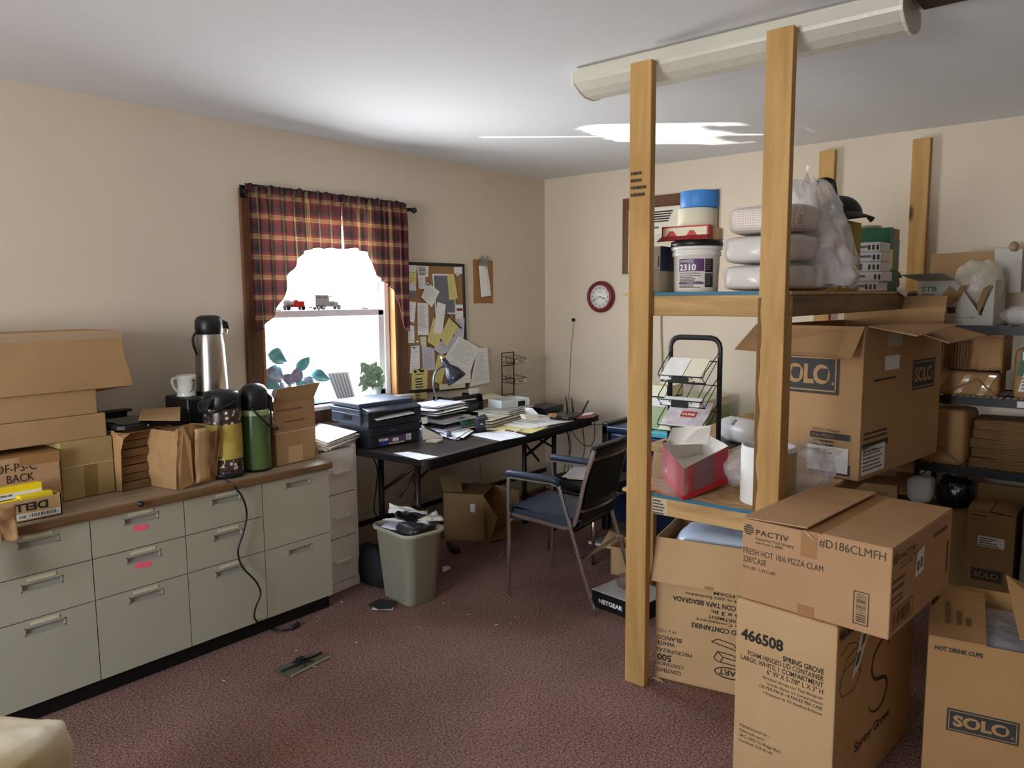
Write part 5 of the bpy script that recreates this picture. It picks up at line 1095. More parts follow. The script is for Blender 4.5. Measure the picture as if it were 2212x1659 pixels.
f.use(PRINT); smallprint(f, (.035, -.0006, .118), X, Z, .026, 6, .007, 5); smallprint(f, (.035, -.0006, .062), X, Z, .026, 6, .007, 6)
bend(f, rr_); f.build('label', t)
def roll(label, loc_, r, ri, h, m, name='tape_roll'):
    f = B(m); f.lathe([(ri, 0), (r-.002, 0), (r, .003), (r, h-.003), (r-.002, h), (ri, h), (ri, 0)], 48); o = f.build(name, None, loc=loc_); return tag(o, label, 'tape roll', 'tape rolls stacked on the bucket')
roll('translucent tan tape roll, lowest on the bucket lid beside the red box', (-2.005, -2.30, UZ+.196), .078, .04, .045, mat('tan_film_roll', 'c9a582', .3))
roll('cream masking tape roll in the middle of the stack on the bucket', (-2.01, -2.28, UZ+.242), .074, .04, .076, mat('cream_tape', 'd8d6bc', .6, bump=.05, bs=200))
roll('bright blue tape roll on top of the stack on the bucket', (-2.015, -2.292, UZ+.319), .0735, .04, .062, mat('blue_tape', '3f86cf', .5, bump=.1, bs=90))
t = thing('sign_box', 'flat red and white box leaning out from the bucket lid', 'box', (-2.115, -2.185, UZ+.197), R(-84))
f = B(RED); f.box((0, 0, 0), (.185, .045, .052)); f.build('body', t); f = B(CREAM); f.rect((0, -.0008, 0), X, Z, .006, .014, .178, .046); f.use(RED)
for x in (.04, .12): f.add([(x-.022, -.0014, .014), (x+.022, -.0014, .014), (x+.008, -.0014, .034), (x-.008, -.0014, .034)], [(0, 1, 2, 3)])
f.build('print', t); f = B(mat('dark_red', '8f2026', .5)); f.sheet([(-.012, -.016, -.006), (.183, -.014, .003), (.185, .0, .014), (0, 0, .012)], .003); f.build('front_lip', t)
t = carton('white carton with plain sides at the left end of the upper deck', (-2.105, -2.098, UZ), R(-90), .078, .17, .085, mat('white_card', 'c9c5bb', .6), seam=False)
t = carton('white box with a blue end standing on the plain white carton', (-2.10, -2.098, UZ+.0855), R(-90), .078, .165, .092, mat('white_card2', 'd9d7d0', .5), seam=False)
f = B(mat('blue_wrap', '24366e', .5)); f.box((.074, .0, -.0005), (.0795, .1665, .0925)); f.use(INK); smallprint(f, (.070, -.001, .015), Z, -X, .06, 1, .012, 3); f.build('blue_wrap', t)
# plastic wrapped tray stacks
WRAP = mat('wrapped_foam', 'd3d0cb', .35, var=.05, vs=9, bump=.5, bs=16); SKIN = film('wrap_film', 'f0eeee', .30, .12, .8, 10)
def wrapped(label, c, s, rz, seed, m=WRAP, amp=.035, p=5):
    t = thing('foam_tray_pack', label, 'package', (c[0], c[1], c[2]), rz, 'plastic wrapped packs on the upper deck')
    lump(f := B(m), (0, 0, s[2]/2), (s[0]*.95, s[1]*.95, s[2]*.95), 6, .012, 5, seed, 40, 24); f.build('contents', t)
    lump(f := B(SKIN if m is WRAP else film('thin_film', 'f4f2f2', .10, .1, .8, 10)), (0, 0, s[2]/2), s, p, amp, 8, seed+3, 48, 28); f.build('film', t)
    return t
wrapped('lowest white foam tray pack in clear film on the upper deck', (-1.885, -2.562, UZ), (.47, .31, .098), R(2), 1)
wrapped('middle white foam tray pack in clear film above the lowest one', (-1.885, -2.562, UZ+.098), (.47, .31, .105), R(2), 5)
GRID = bpy.data.materials.new('grid_print'); GRID.use_nodes = True; n = GRID.node_tree; b = n.nodes['Principled BSDF']; b.inputs['Roughness'].default_value = .5
tx = n.nodes.new('ShaderNodeTexCoord'); br = n.nodes.new('ShaderNodeTexBrick'); br.offset = 0; br.inputs['Scale'].default_value = 1; br.inputs['Brick Width'].default_value = .0085; br.inputs['Row Height'].default_value = .0085; br.inputs['Mortar Size'].default_value = .0030
br.inputs['Color1'].default_value = (*srgb('7c4c44'), 1); br.inputs['Color2'].default_value = (*srgb('6e433c'), 1); br.inputs['Mortar'].default_value = (*srgb('e3d9d4'), 1)
sp = n.nodes.new('ShaderNodeSeparateXYZ'); ad = n.nodes.new('ShaderNodeMath'); cb = n.nodes.new('ShaderNodeCombineXYZ'); n.links.new(tx.outputs['Object'], sp.inputs[0]); n.links.new(sp.outputs[0], ad.inputs[0]); n.links.new(sp.outputs[1], ad.inputs[1]); n.links.new(ad.outputs[0], cb.inputs[0]); n.links.new(sp.outputs[2], cb.inputs[1]); n.links.new(cb.outputs[0], br.inputs['Vector']); n.links.new(br.outputs[0], b.inputs['Base Color'])
wrapped('pack with pinkish grid pattern in clear film on top of the foam packs', (-1.88, -2.56, UZ+.204), (.45, .30, .105), R(4), 9, GRID, .03)
t = thing('plastic_bag', 'crumpled clear plastic bag drooping over the right of the packs', 'bag', (-1.80, -2.60, UZ))
BAGM = film('bag_film', 'e4e2e4', .55, .2, 1., 9)
def bagg(u, v):
    a = 2*math.pi*u; r_ = .055+.165*math.sin(min(1, v*1.02)*1.45)**.8; z = .415-.40*v**1.25+.03*noise(3*math.cos(a), 3*math.sin(a), v*3)
    k = 1+.22*noise(2.2*math.cos(a)+4, 2.2*math.sin(a), v*4)+.20*(abs(noise(4*math.cos(a), 4*math.sin(a), v*6+2))-.2)+.12*abs(noise(9*math.cos(a), 9*math.sin(a), v*12))
    return V((.03+r_*1.0*k*math.cos(a), -.01+r_*.80*k*math.sin(a), max(.004, z)))
f = B(BAGM); f.grid(bagg, 72, 40, closed_u=True); f.build('film', t)
f = B(BAGM); f.grid(lambda u, v: V((.10+.22*v+.03*math.sin(u*6), -.12-.02*u+.07*(u-.5)*(1-v), .24-.14*v+.03*u+.02*noise(u*4, v*4))), 14, 14); f.grid(lambda u, v: V((-.02+.07*(u-.5)*(1.2-v), -.03+.05*(v-.5)*(u-.5), .38+.085*v+.015*noise(u*6, v*5))), 12, 10); f.build('loose_ends', t)
# cap, green carton, white boxes
t = thing('cap', 'black cap with an adjuster strap on the goods behind the packs', 'cap', (-1.40, -2.625, UZ+.305), R(-10))
f = B(VINB); f.grid(lambda u, v: V((.10*math.cos(2*math.pi*u)*math.cos(v*1.55), .085*math.sin(2*math.pi*u)*math.cos(v*1.55), .005+.085*math.sin(v*1.55))), 32, 12, closed_u=True); f.build('crown', t)
f = B(VINB); f.grid(lambda u, v: V((-.02+.20*(u-.5), -.07-.075*v*math.sin(math.pi*(.1+.8*u)), .02-.03*v-.012*(2*u-1)**2)), 14, 6); f.build('brim', t, solid=.004)
f = B(VINB); f.tube(spline([(-.06, .055, .03), (-.075, .07, .12), (-.06, .06, .155), (-.02, .03, .15), (-.005, .02, .09)]), .010, 6, flat=.35); f.build('strap', t)
t = carton('brown carton under the cap, mostly hidden by the drooping bag', (-1.48, -2.40, UZ), R(-92), .26, .25, .292, card('cardboard_mustard', 'a08a3c', 'ac9648'), seam=False)
t = carton('green banded carton with yellow tape at the right end of the upper deck', (-.945, -2.415, UZ), R(-92), .30, .15, .288, CARD4, seam=False)
f = B(mat('carton_green', '24573a', .5)); f.box((-.0015, -.0015, .20), (.3015, .0, .289)).box((.3, 0, 0), (.3015, .135, .10)).box((.3, .0, .18), (.3015, .05, .289)); f.use(mat('carton_navy', '2b3a55', .5)).box((-.0015, -.002, .188), (.3, -.0, .212)); f.use(mat('carton_greygreen', '5d6f5e', .5)).box((.3, .05, .10), (.3013, .15, .24)); f
f.build('green_print', t); f = B(mat('yellow_tape', 'e0d637', .4)); f.box((.255, -.003, .10), (.3035, 0, .19)).box((.3, -.003, .10), (.3035, .04, .19)); f.build('yellow_tape', t)
WB = mat('white_carton', 'd0cecb', .5); PB = mat('purple_print', '55548c', .6)
r = random.Random(6)
for i, (w_, o_, lab) in enumerate(((.185, 0, 'lowest of the five flat white boxes before the green carton'), (.205, 0, 'second lowest flat white box before the green carton'), (.19, .005, 'middle flat white box with a purple square, before the green carton'), (.195, 0, 'second from the top of the flat white boxes before the green carton'), (.19, .0, 'topmost of the five flat white boxes before the green carton'))):
    t = carton(lab, (-1.105, -2.550-o_, UZ+.0005+i*.0435), R(-91), w_*.88, .145, .0425, WB, 'flat_box', 'box', 'flat white boxes stacked on the upper deck', seam=False)
    f = B(PB); 
    if i != 2: f.rect((0, -.001, 0), X, Z, .012, .008, .03, .034); smallprint(f, (.05, -.001, .018), X, Z, .085, 1, .022, i+3)
    else: f.rect((0, -.001, 0), X, Z, .045, .008, .085, .036)
    f.use(INK)
    for k in range(3): f.rect((0, -.001, 0), X, Z, w_*.88-.055+k*.018, .008, w_*.88-.047+k*.018, .03) if i % 2 == 0 or k else None
    f.build('print', t)
f = B(PLW); f.lathe([(0, .0), (.07, 0), (.085, .012), (.08, .018), (0, .016)], 30); tag(f.build('plastic_plate', loc=(-.86, -2.57, UZ+.29)), 'white plastic plate lying on top of the green banded carton', 'plate')
f = B(BLACK); r = random.Random(9)
for i in range(7): f.tube(spline([(-.62+r.uniform(-.07, .07), -2.60+r.uniform(-.06, .06), UZ+.01+r.uniform(0, .12)) for _ in range(6)]), .008, 6)
lump(f, (-.62, -2.62, UZ+.05), (.14, .12, .09), 3, .15, 6, 2, 20, 12); f.use(mat('olive_cable', '6b6a3c', .5)); f.tube(spline([(-.66, -2.66, UZ+.10), (-.62, -2.69, UZ+.07), (-.57, -2.66, UZ+.10), (-.6, -2.62, UZ+.12)]), .006, 6)
tag(f.build('cable_bundle'), 'tangled dark cable bundle at the far right of the upper deck', 'cables')
f = B(WLAB); f.sheet([at(1936, 622, 'y', -2.735), at(1962, 628, 'y', -2.735), at(1958, 642, 'y', -2.735), at(1945, 634, 'y', -2.735)], .001); tag(f.build('paper_tag'), 'white paper tag hanging off the right deck edge', 'tag')

# ---------- lower deck ----------
LZ = .7805
t = thing('food_tray_stack', 'nested stack of red and white paper food trays at the deck front', 'trays', (0, 0, 0))
N_, L__, R__ = V((-2.246, -2.362, 0)), V((-2.057, -2.17, 0)), V((-1.966, -2.409, 0)); F_ = L__+R__-N_
TR = mat('tray_red', 'b5424c', .6); TRW = mat('tray_white', 'dcd7cd', .7); cc_ = (N_+F_)/2
def ring(z, k):
    pts = []
    for a, c, zl in ((N_, R__, 0), (R__, F_, 0), (F_, L__, 0), (L__, N_, 0)):
        for i in range(6): p = a.lerp(c, i/6); pts.append(cc_+(p-cc_)*k+Z*z)
    return pts
def zt(p):  # rim height: dips at the near corner, rises at the back
    s = (p-N_).dot((F_-N_).normalized())/(F_-N_).length; return .120+.05*min(1, s*1.8)
def zb(p):  # stack underside rises away from the near corner
    s = (p-N_).dot((F_-N_).normalized())/(F_-N_).length; return .001+.02*min(1, abs(s)*2)
f = B(TR); nl = 34; rings = []
for j in range(nl+1):
    v = j/nl; base = ring(0, 1-.0*v+(.006 if j % 2 else 0)); rings.append([V((p.x, p.y, LZ+zb(p)+(zt(p)-zb(p))*v)) for p in base])
k = len(rings[0]); f.add(sum(rings, []), [(j*k+i, j*k+(i+1) % k, (j+1)*k+(i+1) % k, (j+1)*k+i) for j in range(nl) for i in range(k)]); f.add(rings[0], [tuple(range(k))]); f.build('stacked_trays', t)
f = B(mat('tray_red_bright', 'c2232e', .5)); lo = [p+V((0, 0, .0)) for p in rings[0]]; hi = [p+V((0, 0, .024)) for p in rings[0]]; c2 = lambda p: V((cc_.x+(p.x-cc_.x)*1.006, cc_.y+(p.y-cc_.y)*1.006, p.z)); f.add([c2(p) for p in lo]+[c2(p) for p in hi], [(i, (i+1) % k, k+(i+1) % k, k+i) for i in range(k)]); f.build('lowest_tray', t)
f = B(TRW); top = rings[-1]; mid = [V((cc_.x+(p.x-cc_.x)*.80, cc_.y+(p.y-cc_.y)*.80, p.z-.03)) for p in top]; low = [V((cc_.x+(p.x-cc_.x)*.72, cc_.y+(p.y-cc_.y)*.72, LZ+.10)) for p in top]
f.add([p+Z*.003 for p in top]+mid+low, [(i, (i+1) % k, k+(i+1) % k, k+i) for i in range(k)]+[(k+i, k+(i+1) % k, 2*k+(i+1) % k, 2*k+i) for i in range(k)]); f.add(low, [tuple(range(k))]); f.build('liner', t)
f = B(mat('tray_grey_print', '7d5a5f', .6)); 
for j in range(6, nl):
    a, c = rings[j], rings[j+1] if j < nl else rings[j]; p0, p1, q0, q1 = a[1].lerp(a[2], .3), a[4], c[1].lerp(c[2], .3), c[4]; o = (N_-F_).normalized()*.0012+(R__-N_).cross(Z).normalized()*.0015
    f.add([p0+o, p1+o, q1+o, q0+o], [(0, 1, 2, 3)])
f.build('side_print', t)
f = B(TRW); f.sheet([at(1436, 962, 'x', -2.02), at(1452, 924, 'x', -1.99), at(1536, 919, 'x', -1.99), at(1530, 958, 'x', -2.02)], .003).sheet([at(1476, 955, 'x', -2.03), at(1502, 930, 'x', -2.03), at(1536, 921, 'x', -2.0), at(1529, 962, 'x', -2.0)], .002)
tag(f.build('paper_sheets'), 'white paper sheets standing up behind the red food trays', 'paper')
f = B(film('faint_film', 'eeeaec', .14, .12, .8, 12)); lump(f, ((L__.x+N_.x)/2-.01, (L__.y+N_.y)/2+.01, LZ+.07), (.30, .10, .15), 3, .10, 7, 4, 30, 16, rot=R(45), floor=LZ+.002); tag(f.build('clear_wrapper'), 'torn clear wrapper clinging to the left of the red trays', 'wrapper')
# display rack
t = thing('display_rack', 'black tubular display rack with three wire pockets of brochures', 'rack', (-1.25, -1.905, LZ), R(-90))
f = B(BLACK); f.tube([(-.135, 0, 0), (-.135, 0, .50)]+[(-.135+.05-.05*math.cos(a), 0, .50+.05*math.sin(a)) for a in (R(30), R(60), R(90))]+[(.085+.05*math.sin(a), 0, .50+.05*math.cos(a)) for a in (R(0), R(30), R(60))]+[(.135, 0, .50), (.135, 0, 0)], .0135, 10, flat=.6); f.tube([(-.135, -.06, .008), (-.135, .05, .008)], .008, 8).tube([(.135, -.06, .008), (.135, .05, .008)], .008, 8); f.build('frame', t)
for x in (-.135, .135): B(CHROME).lathe([(.006, 0), (.006, -.006), (.003, -.010)], 12, (x, -.010, .465), 'y').build('bolt', t)
for i, z in enumerate((.335, .215, .085)):
    f = B(BLACK); w_ = .122
    for x in (-w_, -w_/2, 0, w_/2, w_): f.tube([(x, -.006, z+.10), (x*.96, -.125, z+.0), (x*.96, -.155, z+.03)], .0022, 5)
    f.tube([(-w_*.97, -.155, z+.032), (w_*.97, -.155, z+.032)], .003, 6).tube([(-w_, -.125, z), (w_, -.125, z)], .003, 6).tube([(-w_-.01, -.008, z+.14), (-w_, -.14, z+.055), (-w_, -.155, z+.032)], .0025, 6).tube([(w_+.01, -.008, z+.14), (w_, -.14, z+.055), (w_, -.155, z+.032)], .0025, 6).tube([(-w_, -.006, z+.10), (w_, -.006, z+.10)], .0025, 6)
    f.box((-.045, -.1595, z-.002), (.045, -.157, z+.03)); pk = f.build('pocket', t)
    m_ = t.matrix_basis
    if i == 0:
        for x0, x1, mm, lab in ((-.115, .0, WHITE, 'white leaflets in the left half of the top rack pocket'), (.005, .10, CREAM, 'cream leaflets in the right half of the top rack pocket')):
            q = thing('leaflets', lab, 'leaflets', m_ @ V((0, 0, z)), R(-90)); g = B(mm); g.slab([(x0, -.150, .012), (x1, -.150, .012), (x1, -.045, .095), (x0, -.045, .095)], (0, .012, .018)); g.use(INKB); g.add([(x0+.02, -.1515, .0125), (x1-.02, -.1515, .0125), (x1-.02, -.06, .083), (x0+.02, -.06, .083)], []); g.build('leaflets', q)
    elif i == 1:
        q = thing('leaflets', 'low stack of white leaflets in the middle rack pocket', 'leaflets', m_ @ V((0, 0, z)), R(-90)); g = B(WHITE); g.slab([(-.10, -.150, .005), (.10, -.150, .005), (.10, -.118, .022), (-.10, -.118, .022)], (0, .008, .022)); g.build('leaflets', q)
    else:
        q = thing('catalogues', 'stack of printed catalogues with a red label in the lowest rack pocket', 'catalogues', m_ @ V((0, 0, z)), R(-90))
        g = B(CREAM); a = [V(p) for p in ((-.118, -.150, .008), (.118, -.150, .008), (.112, -.03, .115), (-.105, -.03, .115))]; g.slab(a, (0, .02, .028)); g.build('pages', q); o = V((0, .0, .0))
        nrm = (a[1]-a[0]).cross(a[3]-a[0]).normalized(); e_ = (a[3]-a[0]).normalized(); tp = [p+V((0, .02, .028))+V((0, -.0008, .0008)) for p in a]
        g = B(mat('catalogue_cover', 'b9a7a4', .4, col2='d5d3d8', vs=30)); g.add(tp, [(0, 1, 2, 3)]); g.use(RED); p0 = tp[0]+V((0, -.0006, .0006)); g.rect(p0, X, e_, .082, .055, .165, .092); g.use(WHITE); g.text('ULINE', p0+V((0, -.0006, .0006))+X*.09+e_*.066, X, e_, .014, .066, .03); g.build('covers', q)
# rolled items and bags on the lower deck
t = thing('paper_tub', 'large white and tan cylinder standing behind the right post on the lower deck', 'tub', (-2.055, -2.605, LZ))
B(mat('tub_card', 'b3a27e', .7)).lathe([(.097, 0), (.097, .195)], 48).build('side', t); f = B(WHITE); f.lathe([(.096, .193), (.0965, .21), (.09, .212), (.085, .206), (0, .206)], 48); f.build('top', t)
f = B(WHITE); f.add([(.0978*math.cos(a), .0978*math.sin(a), z) for z in (.002, .2) for a in [R(95+i*6) for i in range(14)]], [(i, i+1, 15+i, 14+i) for i in range(13)], True); f.build('white_wrap', t)
f = B(film('bag_film2', 'e9e7ec', .34, .12, .9, 12)); lump(f, (-1.86, -2.44, LZ+.075), (.26, .16, .15), 2.6, .18, 5, 8, 40, 22, floor=LZ+.002); tag(f.build('plastic_bag'), 'clear plastic bag between the red trays and the right post', 'bag')
f = B(film('bag_film2', 'e9e7ec', .34)); lump(f, (-1.78, -2.63, LZ+.075), (.34, .22, .16), 2.4, .20, 5, 3, 44, 24, floor=LZ+.002); f.grid(lambda u, v: V((-1.80+.16*u+.02*math.sin(v*8), -2.60-.14*v, LZ+.13+.075*u+.02*math.sin(5*u)-.05*v)), 12, 12); tag(f.build('plastic_bag'), 'crumpled clear plastic bag before the big cup carton, right of the post', 'bag')
t = thing('roll_bag', 'white bagged roll lying on the far part of the lower deck', 'roll', (-1.02, -1.98, LZ+.07), R(-115))
f = B(mat('bag_white', 'd4d3d2', .3, bump=.4, bs=25)); f.lathe([(.02, -.02), (.05, -.012), (.064, .03), (.066, .28), (.05, .31), (.01, .32)], 24, (0, 0, 0), 'x'); f.build('body', t); f = B(INK); f.add([(.1+.012*i+q, .0668*math.cos(a), .0668*math.sin(a)) for i in range(2) for q, a in ((0, R(150)), (.006, R(150)), (.006, R(120)), (0, R(120)))], [(0, 1, 2, 3), (4, 5, 6, 7)]); f.build('print', t)
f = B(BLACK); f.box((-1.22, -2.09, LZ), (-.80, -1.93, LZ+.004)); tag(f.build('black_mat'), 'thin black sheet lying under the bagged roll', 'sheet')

# ================= big cup carton on the lower deck =================
def sololabel(b, o, x, y, w, h, ink, ground):
    """dark panel with border line and the cup maker's name in the card colour"""
    x, y, o = V(x), V(y), V(o); nn = x.cross(y); k = h*.07
    b.use(ink); b.rect(o, x, y, 0, 0, w, h); b.use(ground)
    e = nn*.0006; b.rect(o+e, x, y, k, k, w-k, k*1.5); b.rect(o+e, x, y, k, h-k*1.5, w-k, h-k); b.rect(o+e, x, y, k, k, k*1.5, h-k); b.rect(o+e, x, y, w-k*1.5, k, w-k, h-k)
    b.text('SOLO', o+e+x*(w*.09)+y*(h*.28), x, y, h*.45, w*.78, .045, fit=1)
    b.use(ink); e2 = nn*.0012
    for u in (.372, .785):
        c = o+e2+x*(w*u)+y*(h*.5); s = h*.15; b.add([c+x*(-s*.75)+y*s, c+x*(-s*.5)-y*s, c+x*(s*.5)-y*s, c+x*(s*.75)+y*s], [(0, 1, 2, 3)])
    b.use(ground); b.rect(o+e, x, y, w*.90, h*.24, w*.925, h*.32)
CB = card('cardboard_cups', 'a8835a', 'b28d63'); PBLK = mat('panel_ink', '3a3836', .75)
t = thing('cup_carton', 'big open brown cup carton with dark logo panel behind the right shelf post', 'box', (-1.476, -2.312, .7815), R(-98.5))
w_, d_, h_ = .476, .84, .628
f = B(CB); f.box((0, 0, 0), (w_, d_, .006)).box((0, 0, 0), (w_, .006, h_)).box((0, d_-.006, 0), (w_, d_, h_)).box((0, .006, 0), (.006, d_-.006, h_)).box((w_-.006, .006, 0), (w_, d_-.006, h_)); f.build('body', t, bevel=.002)
q = B(CB); q.slab([(0, 0, h_), (w_, 0, h_), (w_+.0, -.11, h_-.125), (-.02, -.14, h_-.105)], (0, -.004, .002)); q.build('front_flap', t)
q = B(CB); q.slab([(0, d_, h_), (w_, d_, h_), (w_, d_+.03, h_+.12), (0, d_+.03, h_+.12)], (0, .004, 0)); q.build('back_flap', t)
q = B(CB); q.slab([(w_, .02, h_), (w_, d_*.55, h_), (w_+.20, d_*.50, h_+.0), (w_+.175, .06, h_-.035)], (0, 0, .004)); q.slab([(w_, d_*.40, h_-.012), (w_, d_-.02, h_-.012), (w_+.20, d_-.05, h_-.06), (w_+.19, d_*.42, h_-.075)], (0, 0, .004)); q.build('side_flap', t)
q = B(CB); q.slab([(0, .02, h_), (0, d_-.02, h_), (-.02, d_-.05, h_-.16), (-.02, .05, h_-.16)], (-.004, 0, 0)); q.build('side_flap', t)
f = B(PBLK, CB); sololabel(f, (.085, -.0012, .345), X, Z, .295, .165, PBLK, CB); f.build('logo_panel', t); f = B(PBLK, CB)
f.text('20/50 ct. Packages', (.275, -.0012, .192), X, Z, .011, .115); f.rect((0, -.0012, 0), X, Z, .265, .160, .435, .186); f.use(CB).text('16 oz. (473 mL)', (.275, -.0018, .167), X, Z, .013, .09); f.use(PBLK); smallprint(f, (.275, -.0012, .145), X, Z, .14, 2, .016, 4)
f.build('lettering', t); f = B(WLAB); f.rect((0, -.0012, 0), X, Z, .255, .022, .43, .128); f.use(PBLK); smallprint(f, (.265, -.0018, .11), X, Z, .12, 1, .006, 7); f.rect((0, -.0018, 0), X, Z, .30, .098, .36, .103); f.rect((0, -.0018, 0), X, Z, .33, .062, .375, .066); f.rect((0, -.0012, 0), X, Z, .43, .02, .438, .06); f.rect((0, -.0012, 0), X, Z, .27, .014, .437, .021)
f.build('shipping_label', t); f = B(WLAB); f.rect((0, -.0012, 0), X, Z, .012, .13, .06, .24); f.use(INK); smallprint(f, (.016, -.0018, .215), X, Z, .04, 3, .03, 3); f.text('50', (.02, -.0012, .285), X, Z, .014); f.text('A', (.045, -.0012, .255), X, Z, .014)
f.build('corner_label', t)
f = B(PBLK, CB); xo = w_+.0012; sololabel(f, (xo, .50, .33), Y, Z, .26, .135, PBLK, CB); f.build('side_logo_panel', t); f = B(PBLK); f.use(PBLK); smallprint(f, (xo, .10, .40), Y, Z, .26, 1, .02, 5); smallprint(f, (xo, .03, .185), Y, Z, .25, 2, .02, 6); f.rect((xo, 0, 0), Y, Z, .02, .125, .27, .15); smallprint(f, (xo, .03, .11), Y, Z, .2, 1, .015, 2)
f.use(WLAB); f.rect((xo, 0, 0), Y, Z, .015, .02, .24, .135); f.rect((xo, 0, 0), Y, Z, .20, .44, .35, .50); f.use(mat('grey_label', 'a7a48f', .6)); f.rect((xo, 0, 0), Y, Z, .22, .535, .37, .595); f.use(PRINT); smallprint(f, (xo+.0006, .03, .115), Y, Z, .19, 6, .016, 8); f.build('side_lettering', t)

# ================= black wire shelving in the corner behind =================
t = thing('wire_shelving', 'black wire shelving unit against the wall at the far right', 'shelving', (-.45, -2.775, 0))
f = B(DARK)
for x in (0, .42):
    for y in (0, -1.05): f = B(DARK); f.tube([(x, y, 0), (x, y, 1.40)], .0125, 10); f.build('post', t)
for z in (.28, .64, .995, 1.345):
    f = B(DARK)
    for x in (-.006, .426): f.tube([(x, .01, z), (x, -1.06, z)], .004, 6).tube([(x, .01, z+.032), (x, -1.06, z+.032)], .004, 6)
    for y in (.006, -1.056): f.tube([(0, y, z), (.42, y, z)], .004, 6).tube([(0, y, z+.032), (.42, y, z+.032)], .004, 6)
    for i in range(36): f.tube([(-.006, -.015-.0285*i, z+.034), (.426, -.015-.0285*i, z+.034)], .0022, 4)
    for y in (-.35, -.7): f.tube([(0, y, z+.03), (.42, y, z+.03)], .004, 6)
    f.box((-.012, -1.06, z-.006), (-.006, .01, z+.036)); f.build('wire_tier', t)
f = B(DARK)
for i in range(13): f.tube([(0, .004, .08+.1*i), (.42, .004, .08+.1*i)], .003, 5)
f.build('end_ladder', t)
T1, T2, T3 = 1.3825, 1.0325, .6775
# torn white carton on the top tier
t = thing('cardboard_box', 'torn open white printed carton on the top tier of the wire shelving', 'box', (-.46, -2.735, T1), R(-91))
w_, d_, h_ = .335, .33, .22; WC = card('white_cardboard', 'b5b3ab', 'c2c0b8'); wg = mat('print_green', '3f7a4d', .6)
f = B(WC); f.slab([(0, 0, 0), (w_, 0, 0), (w_, 0, .20), (w_-.03, 0, .12), (w_-.05, 0, .045), (w_-.085, 0, .10), (w_-.13, 0, .17), (w_-.17, 0, h_), (0, 0, h_)], (0, .004, 0)); f.box((0, 0, 0), (w_, d_, .004)).box((0, .004, 0), (.004, d_, h_)).box((w_-.004, .004, 0), (w_, d_, h_)); f.use(CIN).box((.004, d_-.004, 0), (w_, d_, h_)); f.build('body', t)
f = B(CIN); f.slab([(-.02, d_, h_), (w_-.05, d_, h_), (w_-.05, d_+.02, h_+.155), (-.02, d_+.02, h_+.15)], (0, .004, 0)); f.use(WC); f.slab([(w_-.05, d_-.01, h_-.06), (w_+.065, d_-.02, h_-.06), (w_+.06, d_, h_+.16), (w_-.06, d_, h_+.165)], (0, .004, 0)); f.build('back_flap', t)
f = B(mat('flap_shade', '8f8f86', .7)); f.slab([(0, 0, h_), (.17, 0, h_), (.12, -.04, h_+.035), (-.07, -.05, h_+.03)], (0, 0, .004)); f.use(CARD3); f.sheet([(.145, -.008, .195), (.19, -.012, .155), (.10, -.045, .02), (.05, -.04, .045)], .004).sheet([(.19, 0, .19), (.215, -.012, .20), (.185, -.012, .12), (.16, -.01, .13)], .003).sheet([(.265, -.002, .10), (.29, -.012, .18), (.32, -.006, .20), (.275, -.004, .05)], .004); f.build('torn_flaps', t)
f = B(wg); f.text('STB', (.018, -.0012, .168), X, Z, .024, .07, .03); f.use(PRINT); smallprint(f, (.02, -.0012, .15), X, Z, .09, 2, .012, 3); f.text('F30-F', (.045, -.0012, .115), X, Z, .018, .05); f.text('F Manufactured in compliance locally', (.03, -.0012, .035), X, Z, .011, .23); smallprint(f, (.04, -.0012, .018), X, Z, .2, 2, .009, 5); f.use(mat('print_maroon', '5b2b33', .6)); f.rect((0, -.0012, 0), X, Z, .14, .06, .175, .09); f.build('lettering', t)
f = B(film('bag_film3', 'd9d2c2', .75, .3, 1., 10)); lump(f, (w_*.72, .16, .20), (.20, .22, .24), 2.6, .16, 5, 4, 30, 20, floor=.008); f.build('bagged_contents', t)
f = B(mat('brown_tape_wad', '93765a', .4)); lump(f, (w_+.02, d_+.0, h_+.17), (.045, .03, .05), 2.4, .25, 6, 2, 16, 10); f.build('tape_wad', t)
t = thing('cup_sleeve', 'clear sleeve of foam cups lying on the top tier beside the torn carton', 'cups', (-.40, -3.14, T1+.05), R(-118))
f = B(WRAP); 
for i in range(12): f.lathe([(.036, i*.021), (.043, i*.021+.018), (.043, i*.021+.021)], 24, (0, 0, 0), 'x')
f.build('cups', t); f = B(SKIN); f.lathe([(.018, -.05), (.04, -.01), (.047, .0), (.048, .26), (.03, .29), (.012, .33)], 24, (0, 0, 0), 'x'); f.build('film', t)
t = thing('foam_cup', 'cream foam bowl lying on its side at the right end of the top tier', 'cup', (-.43, -3.235, T1+.052), R(-160))
f = B(mat('foam_cream', 'd6cfb4', .7)); f.lathe([(.034, -.07), (.048, 0), (.051, .003), (.049, .005), (.033, -.064), (0, -.064)], 32, (0, 0, 0), 'x'); f.build('cup', t)
